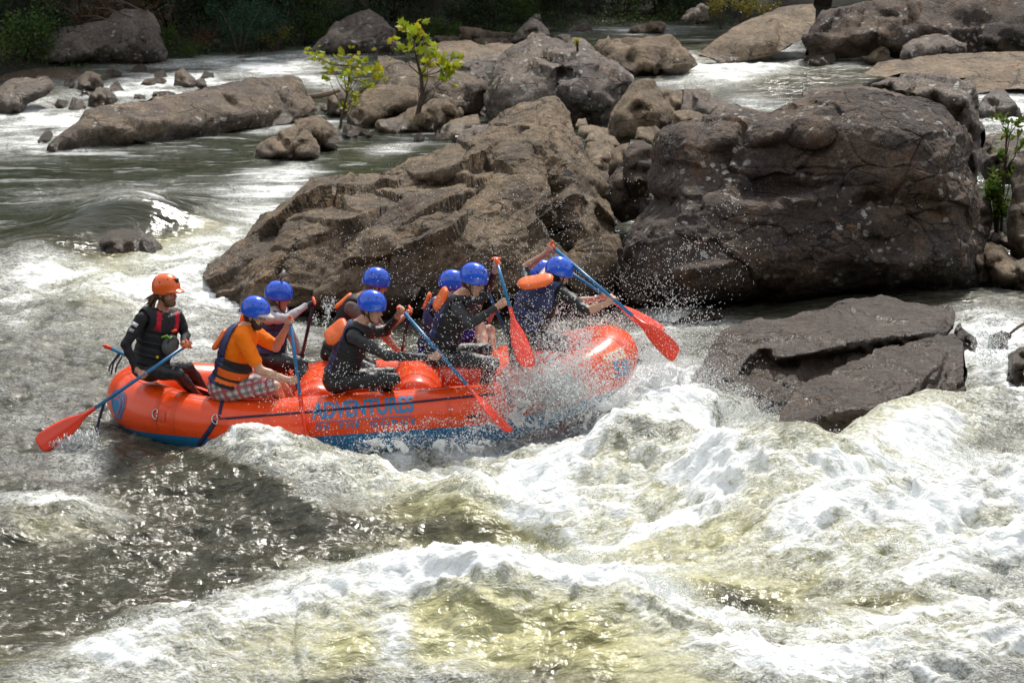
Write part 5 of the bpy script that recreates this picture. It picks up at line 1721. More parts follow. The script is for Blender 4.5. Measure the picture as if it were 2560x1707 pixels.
def person(P, label, face, look, shirt, pants, skin='skin', hair='hair_dark', sleeve='long', leg='long', hand_skin=None, beard=False, grips=None, vest=None, helmet='helmet_blue', smile=False,
           brim=None, h=.0106, sc=1.0, torso_r=1.0, ponytail=False):
    """P: joints as (px, py, Y)"""
    J = {k: at(*v) for k, v in P.items()}
    root = empty('person', tuple(J['pelvis'] - Vector((0, 0, .12))), label, 'person', 'crew of the raft')
    pts = np.array([tuple(v) for v in J.values()])
    F = Field(pts.min(0) - .22, pts.max(0) + .22, h)
    tf, tr, tu = None, None, None
    up = (J['neck'] - J['pelvis']).normalized()
    rt = (J['shR'] - J['shL'])
    rt = (rt - up * rt.dot(up)).normalized()
    fw = up.cross(rt).normalized()
    if fw.dot(Vector(look)) < 0: fw = -fw
    TR = [tuple(fw), tuple(rt), tuple(up)]
    sk, sh, pa = 0, 1, 2
    Lt = (J['neck'] - J['pelvis']).length
    pel, nk = J['pelvis'], J['neck']
    g = torso_r
    # torso
    F.ellipsoid(pel + up * .02, TR, (.135 * g, .175 * g, .14), pa, .03)
    F.ellipsoid(pel + up * Lt * .38 + fw * .01, TR, (.125 * g, .158 * g, .18), sh, .05)
    F.ellipsoid(pel + up * Lt * .70, TR, (.128 * g, .178 * g, .20), sh, .05)
    F.capsule(J['shL'].lerp(nk, .35), J['shR'].lerp(nk, .35), .07, .07, sh, .05)
    torso = F.f.copy()
    # arms
    armf = np.full_like(F.f, .5)
    keep = F.f
    hs = 6 if hand_skin else 0
    for s_ in 'LR':
        S, E, W, Hd = J['sh' + s_], J['el' + s_], J['wr' + s_], J['ha' + s_]
        up_t = sh
        fo_t = sh if sleeve == 'long' else sk
        F.f = armf
        F.capsule(S, S.lerp(E, .5), .062, .054, up_t, .02)
        F.f = keep
        F.capsule(S, S.lerp(E, .5), .062, .054, up_t, .045)
        if sleeve == 'short':
            F.capsule(S, S.lerp(E, .72), .066, .064, sh, .03)
            F.capsule(S.lerp(E, .5), E, .05, .043, sk, .008)
        else:
            F.capsule(S.lerp(E, .5), E, .053, .045, up_t, .02)
        mid = E.lerp(W, .35)
        F.capsule(E, mid, .043, .043, fo_t, .015)
        if sleeve == 'three':
            F.capsule(mid, W, .040, .028, sk, .006)
        else:
            F.capsule(mid, W, .042, .028, fo_t, .012)
        armf2 = F.f
        keep = F.f
        # hand round the shaft
        axis = grips[s_] if grips else Vector((0, 0, 1))
        axis = axis.normalized()
        d = (Hd - W)
        d = d - axis * d.dot(axis)
        d = d.normalized() if d.length > 1e-4 else fw
        if axis.dot(up) < 0: axis = -axis
        o = axis.cross(d).normalized()
        if o.dot(Vector((0, -1, .2))) < 0: o = -o          # back of the hand outward
        gr = .026
        palm = Hd - d * .030
        F.capsule(W, palm, .027, .028, hs, .012)
        F.ellipsoid(palm + o * .004, [tuple(d), tuple(axis), tuple(o)], (.032, .042, .022), hs, .01)
        ln = [.92, 1.05, 1.0, .8]
        for q in range(4):
            b = Hd + axis * ((q - 1.5) * .0205)
            arc = []
            for a in (200, 140, 70, 10, -50):
                a = rad(a if a > 60 else 70 - (70 - a) * ln[q])
                arc.append(b + d * (gr * math.cos(a)) + o * (gr * math.sin(a)))
            for p0, p1 in zip(arc[:-1], arc[1:]):
                F.capsule(p0, p1, .0095, .0088, hs, .003)
        tb = palm - axis * .03
        F.capsule(tb, Hd + d * .006 - o * gr - axis * .016, .0125, .0105, hs, .006)
        F.capsule(Hd + d * .006 - o * gr - axis * .016, Hd + d * .026 - o * gr * .4 - axis * .006, .0105, .009, hs, .004)
    # legs
    for s_ in 'LR':
        sgn = 1 if s_ == 'R' else -1
        hip = pel + rt * (.085 * sgn)
        K, An = J['kn' + s_], J['an' + s_]
        F.capsule(hip, hip.lerp(K, .6), .088 * g, .075, pa, .03)
        lt = pa if leg == 'long' else sk
        if leg == 'short':
            F.capsule(hip, hip.lerp(K, .86), .096, .088, pa, .03)
        F.capsule(hip.lerp(K, .6), K, .073, .057, lt, .02)
        cf = K.lerp(An, .33)
        F.capsule(K, cf, .054, .055, lt, .02)
        F.capsule(cf, An, .053, .036, lt, .02)
        ft = fw - Vector((0, 0, 1)) * fw.z
        ft = ft.normalized() if ft.length > .01 else Vector((1, 0, 0))
        F.capsule(An - Vector((0, 0, .035)), An + ft * .14 - Vector((0, 0, .06)), .038, .03, lt, .02)
    # neck and head
    Hc = J['head']
    f, r, u = frame(look)
    HR = [tuple(f), tuple(r), tuple(u)]
    L = lambda a, b, c: Hc + f * a + r * b + u * c
    F.capsule(nk - up * .02, L(-.02, 0, -.07), .06, .052, sk, .02)
    F.ellipsoid(L(-.008, 0, .03), HR, (.098, .078, .098), sk, .02)
    F.ellipsoid(L(.018, 0, -.045), HR, (.072, .060, .080), sk, .025)
    F.capsule(L(-.02, -.05, -.065), L(.06, -.012, -.102), .016, .018, sk, .02)
    F.capsule(L(-.02, .05, -.065), L(.06, .012, -.102), .016, .018, sk, .02)
    F.ellipsoid(L(.066, 0, -.104), HR, (.02, .024, .018), sk, .012)
    F.capsule(L(.066, -.038, .022), L(.070, .038, .022), .015, .015, sk, .012)                      # brow ridge
    F.capsule(L(.086, 0, .012), L(.108, 0, -.028), .010, .0135, sk, .010)                           # nose
    F.ellipsoid(L(.100, 0, -.034), HR, (.014, .018, .010), sk, .006)
    for b in (-1, 1):
        F.ellipsoid(L(.048, .044 * b, -.028), HR, (.022, .02, .02), sk, .015)                       # cheek
        F.ellipsoid(L(-.008, .080 * b, -.012), HR, (.024, .012, .034), sk, .006)                    # ear
        F.ellipsoid(L(.0745, .032 * b, .002), HR, (.012, .015, .0085), 3, .002)
        F.capsule(L(.083, .016 * b, .021), L(.070, .050 * b, .021), .0062, .005, 7, .003)
    F.ellipsoid(L(.0845, 0, -.066), HR, (.010, .027 if smile else .022, .0095), 4, .003)
    if beard:
        F.ellipsoid(L(.045, 0, -.095), HR, (.054, .058, .044), 5, .01)
        F.capsule(L(-.005, -.066, -.03), L(.05, -.045, -.088), .016, .022, 5, .008)
        F.capsule(L(-.005, .066, -.03), L(.05, .045, -.088), .016, .022, 5, .008)
        F.capsule(L(.088, -.026, -.054), L(.088, .026, -.054), .008, .008, 5, .003)
    F.ellipsoid(L(-.035, 0, -.015), HR, (.072, .078, .072), 5, .006)                                # hair at the nape
    V, Q, ijk = F.mesh()
    # tags
    vt = F.t[tuple((np.round((V - F.org) / h).astype(int)).T)]
    ft_ = vt[Q[:, 0]]
    for c in range(1, 4):
        ft_ = np.where(vt[Q[:, 1]] == vt[Q[:, 2]], vt[Q[:, 1]], ft_)
    # creases in the clothes
    Tq = np.concatenate([Q[:, [0, 1, 2]], Q[:, [0, 2, 3]]])
    Nv = vnormals(V, Tq)
    cl = (vt == 1) | (vt == 2)
    wr = ridged(V * np.array([11, 11, 16]), 2, 5, .5) - .75
    V = V + Nv * (cl * (.0055 * wr + .004 * fbm(V * 9, 2, 6)))[:, None]
    mats = [M[skin], M[shirt], M[pants], M['eye'], M['lip'], M[hair], M[hand_skin or skin], M[hair]]
    body = np_mesh('body', V, Q, mats, root, True, ft_)
    # ---- helmet
    hc = L(-.006, 0, .052)
    hr = (.142, .120, .128)
    def hp(az, el, k=1.0):
        """az from the front, el from the top (0) to the rim (1)"""
        rim = -.030 - .020 * math.cos(az + math.pi) * (1 if math.cos(az) < 0 else -.2) - .022 * math.exp(-((abs(math.sin(az)) - 1) / .25) ** 2)
        z = math.cos(el * math.acos(max(-.9, rim / hr[2])))
        q = math.sqrt(max(0, 1 - z * z))
        qq = q ** .9
        return hc + (f * (math.cos(az) * qq * hr[0]) + r * (math.sin(az) * qq * hr[1]) + u * (z * hr[2])) * k
    V, Fc_ = [], []
    na, ne = 36, 14
    V.append(hp(0, 0))
    for j in range(1, ne + 1):
        for i in range(na): V.append(hp(2 * math.pi * i / na, j / ne, 1.0 + (.02 if j == ne else 0)))
    for k_ in (1.0, .93, .90):
        for i in range(na): V.append(hp(2 * math.pi * i / na, 1.0 - (0 if k_ < 1 else -.02), k_ + (.015 if k_ == 1 else 0)))
    for i in range(na):
        i2 = (i + 1) % na
        Fc_.append((0, 1 + i, 1 + i2))
        for j in range(ne + 2):
            a = 1 + j * na
            Fc_.append((a + i, a + na + i, a + na + i2, a + i2))
    mb = MB()
    mb.add(V, Fc_)
    hm = mb.build('helmet', [M[helmet]], root)
    mb = MB()
    for az, el in [(.35, .45), (-.35, .45), (.9, .42), (-.9, .42), (1.57, .55), (-1.57, .55), (2.3, .5), (-2.3, .5), (0.0, .3), (2.8, .42), (-2.8, .42)]:
        c = hp(az, el, 1.0)
        n = (c - hc).normalized()
        a_ = n.cross(u).normalized()
        mb.ball(c, (.0075, .0075, .002), 0, 8, 5, Matrix((a_, n.cross(a_), n)).transposed())
    vo = mb.build('vent_holes', [M['hole']], hm)
    mb = MB()
    for b in (-1, 1):
        mb.tube([L(.018, .105 * b, .005), L(.016, .088 * b, -.03), L(.026, .066 * b, -.085), L(.045, .034 * b, -.122), L(.052, 0, -.127)], .0058, 7)
        mb.tube([L(-.05, .098 * b, .0), L(-.02, .088 * b, -.04), L(.024, .068 * b, -.08)], .005, 7)
    mb.build('chin_strap', [M['black_web']], hm)
    if brim:
        # stiff peak reaching forward
        mb = MB()
        V, Fc_ = [], []
        n1, n2 = 13, 6
        for lay, dz in ((0, .004), (1, -.004)):
            for i in range(n1):
                a = rad(-62 + 124 * i / (n1 - 1))
                for j in range(n2):
                    e = j / (n2 - 1)
                    V.append(L(math.cos(a) * (.118 + .075 * e * math.cos(a) ** .8), math.sin(a) * (.108 + .006 * e), .042 + dz - .028 * e + .012 * math.cos(a)))
        N_ = n1 * n2
        MI = []
        for i in range(n1 - 1):
            for j in range(n2 - 1):
                a = i * n2 + j
                Fc_.append((a, a + n2, a + n2 + 1, a + 1))
                MI.append(0)
                Fc_.append((N_ + a, N_ + a + 1, N_ + a + n2 + 1, N_ + a + n2))
                MI.append(1)
        for i in range(n1 - 1):
            a = i * n2 + n2 - 1
            Fc_.append((a, a + n2, N_ + a + n2, N_ + a))
            MI.append(0)
        mb.add(V, Fc_)
        mb.m = MI
        mb.build('brim', [M[brim], M['brim_pale']], hm)
    if ponytail:
        mb = MB()
        rr = random.Random(3)
        for q in range(26):
            a = L(-.085, rr.uniform(-.03, .03), -.02 + rr.uniform(-.03, .02))
            p = [a]
            dv = Vector((-.5, rr.uniform(-.25, .25), -.55 + rr.uniform(-.25, .35)))
            for st in range(5):
                p.append(p[-1] + dv * .036)
                dv += Vector((rr.uniform(-.25, .15), rr.uniform(-.15, .15), rr.uniform(-.28, .12)))
            mb.tube(p, [.011, .013, .012, .010, .007, .002], 6)
        mb.build('hair', [M[hair]], root)
    # ---- life vest
    if vest:
        sl = F.f
        hv = F.h
        X = np.meshgrid(*F.ax, indexing='ij', sparse=True)
        def loc(v):
            return X[0] * v[0] + X[1] * v[1] + X[2] * v[2] - float(pel.dot(v))
        au, af, ar = loc(up), loc(fw), loc(rt)
        vf = torso - vest.get('off', .034)
        vf = np.maximum(vf, .06 + .0 * au - au)                                   # lower hem
        vf = np.maximum(vf, au - (Lt - .005) - .06 * np.abs(ar) / .2 + .0)        # top
        neck = np.sqrt((af + .0 - .0) ** 2 + ar ** 2) - .082
        vf = np.maximum(vf, -np.maximum(neck, (Lt - .16) - au - np.maximum(af, 0) * 1.2))
        # arm holes
        vf = np.maximum(vf, -(armf - .022))
        if 'cut' in vest:
            vf = np.maximum(vf, np.minimum(af - vest['cut'][0], au - Lt * vest['cut'][1]))
        # seams between the foam panels
        gr_ = np.exp(-((au - Lt * .42) / .012) ** 2) + np.exp(-((au - Lt * .66) / .012) ** 2) * (af > 0) + np.exp(-(ar / .010) ** 2) * (af > 0)
        vf = vf + .010 * gr_
        G = Field(F.org, F.org + F.h * (F.n - 1), F.h)
        Vv, Qv, _ = surface_nets(vf.astype(np.float32), F.org, F.h)
        d = Vv - np.array(pel)
        cu, cf_, cr_ = d @ np.array(up), d @ np.array(fw), d @ np.array(rt)
        mi = vest['paint'](cu / Lt, cf_, cr_)
        vo = np_mesh('life_vest', Vv, Qv, [M[m] for m in vest['mats']], root, True, np.asarray(mi)[Qv[:, 0]])
        from mathutils.bvhtree import BVHTree
        bvh = BVHTree.FromPolygons([tuple(v) for v in Vv], [tuple(q) for q in Qv])
        for k_ in vest.get('belts', (.30, .52)):
            c = pel + up * (Lt * k_)
            ring = []
            for i in range(41):
                a = 2 * math.pi * i / 40
                dr = fw * math.cos(a) + rt * math.sin(a)
                hit = bvh.ray_cast(c + dr * .6, -dr)
                if hit[0] is not None: ring.append(hit[0] + dr * .004)
            if len(ring) > 10:
                mb = MB()
                mb.tube(ring, .0125, 6, cap=False, flat=(lambda p, c=c: (p - c), .3))
                mb.build('strap', [M['black_web']], vo)
        if 'pad' in vest:
            c, ext, tilt = vest['pad']
            c = at(*c)
            a1 = Vector(tilt[0]).normalized()
            a3 = Vector(tilt[1])
            a3 = (a3 - a1 * a3.dot(a1)).normalized()
            a2 = a3.cross(a1)
            Mx = Matrix((a1, a2, a3)).transposed()
            mb = MB()
            V, Fp = [], []
            nu, nv = 28, 12
            pw = lambda x, e: math.copysign(abs(x) ** e, x)
            for j in range(nv + 1):
                th = -math.pi / 2 + math.pi * j / nv
                for i in range(nu):
                    ph = 2 * math.pi * i / nu
                    x, y, z = pw(math.cos(th), .6) * pw(math.cos(ph), .65), pw(math.cos(th), .6) * pw(math.sin(ph), .65), pw(math.sin(th), .8)
                    # dished towards the neck
                    z -= .35 * (1 - x * x)
                    V.append(c + Mx @ Vector((x * ext[0], y * ext[1], z * ext[2])))
            for j in range(nv):
                for i in range(nu):
                    i2 = (i + 1) % nu
                    Fp.append((j * nu + i, j * nu + i2, (j + 1) * nu + i2, (j + 1) * nu + i))
            mb.add(V, Fp)
            po = mb.build('collar_pad', [M['pad_orange']], vo)
            mb = MB()
            ring = [c + Mx @ Vector((pw(math.cos(t), .65) * ext[0] * 1.01, pw(math.sin(t), .65) * ext[1] * 1.01, -.35 * (1 - pw(math.cos(t), .65) ** 2) * ext[2])) for t in np.linspace(0, 2 * math.pi, 41)]
            mb.tube(ring, .005, 6, cap=False)
            mb.build('piping', [M['vest_orange']], po)
    else:
        vo = None
    return dict(root=root, J=J, up=up, fw=fw, rt=rt, L=L, hm=hm, vest=vo, f=f, r=r, u=u, Lt=Lt)

# ------------------------------------------------------------------ the crew and their paddles
def px_axis(a, b):
    return (at(*b) - at(*a)).normalized()


V3 = Vector
pd = {}
pd['guide'] = paddle((471, 860, 26.15), (97, 1116, 25.68), (.1, -1, .35), 'red-bladed paddle held out low at the stern by the guide, blade just above the water')
pd['spare'] = paddle((262, 864, 26.95), (545, 992, 26.75), (0, .2, 1), 'spare paddle lying across the stern behind the guide')
pd['orange'] = paddle((724, 793, 26.15), (772, 1155, 25.75), (1, .15, 0), 'paddle plunged upright into the foam by the man in the orange shirt')
pd['grey'] = paddle((785, 752, 27.62), (718, 1060, 28.75), (1, .2, .2), 'dark-shafted paddle held by the man in grey sleeves', 'shaft_navy')
pd['brown'] = paddle((1025, 773, 27.75), (972, 1050, 28.7), (1, .2, .2), 'dark-shafted paddle held by the man in the brown shirt', 'shaft_navy')
pd['black'] = paddle((1000, 769, 26.2), (1272, 1083, 25.45), (.75, -.45, .1), 'paddle slanting across the side of the raft, right of the blue lettering')
pd['middle'] = paddle((1240, 647, 26.2), (1317, 919, 25.62), (.5, -.8, .1), 'paddle of the smiling person, its red blade hanging down inside the raft')
pd['farmid'] = paddle((1213, 712, 27.7), (1335, 1000, 28.9), (1, .3, .2), 'mostly hidden dark blue paddle of the person half hidden amidships', 'shaft_blue')
pd['front'] = paddle((1377, 613, 26.8), (1696, 888, 25.75), (-.2, -1, -.3), 'red-bladed paddle stretched out over the bow, the nearer of the two there')
pd['farfront'] = paddle((1383, 652, 27.95), (1655, 836, 27.7), (-.6, -.2, 1), 'second paddle over the bow, running just under the nearer one')


def ax_of(k):
    return pd[k][1]


def back_navy(front='vest_navy'):
    return dict(mats=['vest_navy', front, 'vest_black'], paint=lambda u, f, r: np.where(u < .16, 2, np.where(f > -.03, 1, 0)))


guide = person(dict(pelvis=(372, 922, 26.45), neck=(405, 780, 26.45), head=(416, 731, 26.40), shR=(354, 797, 26.28), shL=(446, 797, 26.55), elR=(314, 862, 26.18), wrR=(340, 924, 26.12), haR=(358, 938, 26.02),
                    elL=(464, 838, 26.55), wrL=(458, 860, 26.32), haL=(471, 861, 26.16), knR=(446, 936, 26.2), anR=(500, 1000, 26.55), knL=(470, 918, 26.75), anL=(520, 990, 26.95)),
               'bearded guide with a brown ponytail, orange helmet and black top at the stern', None, (.88, -.46, -.05), 'black_cloth', 'black_suit', 'skin_ruddy', 'hair_brown', 'long', 'long',
               beard=True, grips=dict(R=ax_of('guide'), L=ax_of('guide')), helmet='helmet_orange', brim='helmet_orange', ponytail=True,
               vest=dict(mats=['vest_black', 'red_trim'], paint=lambda u, f, r: np.where((u > .72) & (np.abs(r) > .075) & (np.abs(r) < .125) & (f > -.02), 1, 0), belts=(.28, .5)))
orange = person(dict(pelvis=(562, 972, 26.28), neck=(614, 815, 26.25), head=(637, 787, 26.22), shR=(605, 843, 26.05), shL=(643, 836, 26.46), elR=(650, 926, 25.98), wrR=(716, 948, 25.97), haR=(738, 950, 25.98),
                     elL=(690, 868, 26.48), wrL=(717, 818, 26.25), haL=(726, 800, 26.15), knR=(688, 968, 26.22), anR=(715, 1040, 26.5), knL=(694, 952, 26.55), anL=(735, 1010, 26.75)),
                'bearded man in a bright orange shirt and plaid shorts with a pale cap peak', None, (.93, -.25, -.25), 'orange_cloth', 'plaid', 'skin', 'hair_dark', 'short', 'short',
                beard=True, grips=dict(R=ax_of('orange'), L=ax_of('orange')), brim='brim_pale', torso_r=1.2,
                vest=dict(mats=['vest_navy', 'vest_orange', 'vest_black'], off=.024, cut=(-.05, .50), paint=lambda u, f, r: np.where((u < .36) & (u > .14) & (f > -.06), 1, np.where(f < -.03, 0, 2)), belts=(.22, .38, .52),
                          pad=((549, 848, 26.22), (.115, .07, .035), ((.55, 0, .83), (-.83, 0, .5)))))
greyman = person(dict(pelvis=(668, 890, 27.85), neck=(686, 775, 27.8), head=(697, 746, 27.78), shR=(670, 795, 27.62), shL=(702, 790, 28.0), elR=(716, 797, 27.42), wrR=(764, 765, 27.58), haR=(781, 757, 27.64),
                      elL=(735, 850, 28.15), wrL=(745, 880, 28.12), haL=(753, 890, 28.12), knR=(757, 912, 27.5), anR=(766, 985, 27.3), knL=(745, 905, 27.7), anL=(752, 985, 27.5)),
                 'man in pale grey sleeves with a small camera standing on his blue helmet', None, (.96, .02, -.12), 'grey_cloth', 'black_suit', 'skin_ruddy', 'hair_brown', 'long', 'long', hand_skin='glove',
                 grips=dict(R=ax_of('grey'), L=ax_of('grey')), vest={**back_navy('vest_navy'), 'pad': ((607, 790, 27.8), (.10, .07, .03), ((.3, 0, .95), (-.95, 0, .3)))})
brown = person(dict(pelvis=(835, 885, 27.85), neck=(903, 742, 27.8), head=(940, 713, 27.78), shR=(878, 772, 27.6), shL=(915, 764, 28.0), elR=(956, 828, 27.48), wrR=(1004, 795, 27.68), haR=(1024, 779, 27.76),
                    elL=(955, 830, 28.15), wrL=(990, 872, 28.12), haL=(1006, 878, 28.15), knR=(930, 925, 27.5), anR=(945, 985, 27.2), knL=(925, 910, 27.7), anL=(935, 985, 27.4)),
               'man in a brown shirt on the far side, behind the person in black', None, (.93, .25, -.2), 'brown_cloth', 'black_suit', 'skin_ruddy', 'hair_brown', 'short', 'long',
               grips=dict(R=ax_of('brown'), L=ax_of('brown')), vest={**back_navy('vest_black'), 'mats': ['vest_black', 'vest_black', 'vest_black'], 'off': .022, 'pad': ((858, 752, 27.8), (.11, .07, .03), ((.75, 0, .66), (-.66, 0, .75)))})
black = person(dict(pelvis=(842, 952, 26.28), neck=(897, 808, 26.25), head=(929, 772, 26.25), shR=(882, 842, 26.05), shL=(925, 832, 26.46), elR=(968, 890, 25.95), wrR=(1073, 893, 25.95), haR=(1097, 886, 25.93),
                    elL=(966, 828, 26.52), wrL=(993, 792, 26.32), haL=(1002, 773, 26.2), knR=(985, 948, 26.12), anR=(935, 990, 26.5), knL=(975, 932, 26.55), anL=(960, 1000, 26.7)),
               'person in a black wetsuit with a big round orange neck pad and squinting eyes', None, (.90, -.36, -.2), 'black_suit', 'black_suit', 'skin', 'hair_dark', 'long', 'long',
               grips=dict(R=ax_of('black'), L=ax_of('black')), vest={**back_navy('vest_navy'), 'mats': ['vest_navy', 'vest_black', 'vest_black'], 'off': .024, 'pad': ((840, 828, 26.2), (.13, .12, .045), ((.75, -.1, .66), (-.5, -.45, .6)))})
middle = person(dict(pelvis=(1095, 888, 26.38), neck=(1148, 738, 26.3), head=(1183, 704, 26.28), shR=(1144, 772, 26.1), shL=(1190, 756, 26.5), elR=(1172, 812, 25.95), wrR=(1240, 768, 25.98), haR=(1259, 757, 25.96),
                     elL=(1218, 722, 26.55), wrL=(1236, 680, 26.32), haL=(1243, 657, 26.2), knR=(1233, 908, 26.2), anR=(1205, 965, 26.5), knL=(1216, 872, 26.72), anL=(1212, 955, 26.8)),
                'smiling person in black amidships, one hand raised on top of a paddle', None, (.88, -.38, -.28), 'black_suit', 'black_suit', 'skin', 'hair_dark', 'long', 'long', smile=True,
                grips=dict(R=ax_of('middle'), L=ax_of('middle')), vest={**back_navy('vest_navy'), 'mats': ['vest_navy', 'vest_black', 'vest_black'], 'off': .024, 'pad': ((1101, 746, 26.25), (.115, .085, .035), ((.5, -.1, .86), (-.8, -.35, .5)))})
farmid = person(dict(pelvis=(1078, 880, 27.85), neck=(1108, 752, 27.82), head=(1131, 719, 27.8), shR=(1095, 778, 27.62), shL=(1120, 770, 28.0), elR=(1150, 815, 27.55), wrR=(1196, 770, 27.62), haR=(1218, 722, 27.72),
                     elL=(1165, 805, 28.1), wrL=(1222, 802, 28.1), haL=(1240, 776, 28.0), knR=(1200, 818, 27.65), anR=(1215, 905, 27.3), knL=(1224, 826, 27.85), anL=(1230, 905, 27.6)),
                'mostly hidden person amidships on the far side in bright blue shorts', None, (.95, .1, -.15), 'black_suit', 'blue_cloth', 'skin', 'hair_dark', 'long', 'short', h=.0125,
                grips=dict(R=ax_of('farmid'), L=ax_of('farmid')), vest={**back_navy('vest_navy'), 'pad': ((1067, 752, 27.85), (.09, .06, .03), ((.35, 0, .93), (-.93, 0, .35)))})
front = person(dict(pelvis=(1308, 842, 26.5), neck=(1368, 704, 26.55), head=(1396, 688, 26.6), shR=(1404, 732, 26.42), shL=(1316, 722, 26.72), elR=(1468, 777, 26.28), wrR=(1518, 758, 26.3), haR=(1531, 746, 26.3),
                    elL=(1312, 670, 26.98), wrL=(1360, 637, 26.85), haL=(1377, 619, 26.8), knR=(1412, 856, 26.72), anR=(1420, 940, 26.9), knL=(1296, 908, 26.6), anL=(1264, 962, 26.62)),
               'man kneeling at the bow, back turned, in a navy vest with wide orange pad', None, (.85, .42, -.3), 'black_suit', 'black_suit', 'skin', 'hair_dark', 'three', 'short',
               grips=dict(R=ax_of('front'), L=ax_of('front')), vest={**back_navy('vest_black'), 'off': .03, 'pad': ((1338, 702, 26.3), (.165, .085, .035), ((.95, -.1, .18), (-.1, -.5, .86)))})
farfront = person(dict(pelvis=(1300, 850, 28.0), neck=(1338, 722, 27.95), head=(1357, 694, 27.92), shR=(1345, 742, 27.76), shL=(1330, 738, 28.15), elR=(1352, 696, 27.66), wrR=(1376, 662, 27.86), haR=(1385, 654, 27.95),
                       elL=(1440, 754, 28.1), wrL=(1490, 748, 28.05), haL=(1511, 739, 27.84), knR=(1400, 880, 27.8), anR=(1420, 950, 27.7), knL=(1390, 875, 28.0), anL=(1410, 950, 27.9)),
                  'mostly hidden person at the bow behind the kneeling man, wearing a white watch', None, (.92, .2, -.2), 'black_suit', 'black_suit', 'skin', 'hair_dark', 'three', 'long', h=.0125,
                  grips=dict(R=ax_of('farfront'), L=ax_of('farfront')), vest=back_navy('vest_navy'))

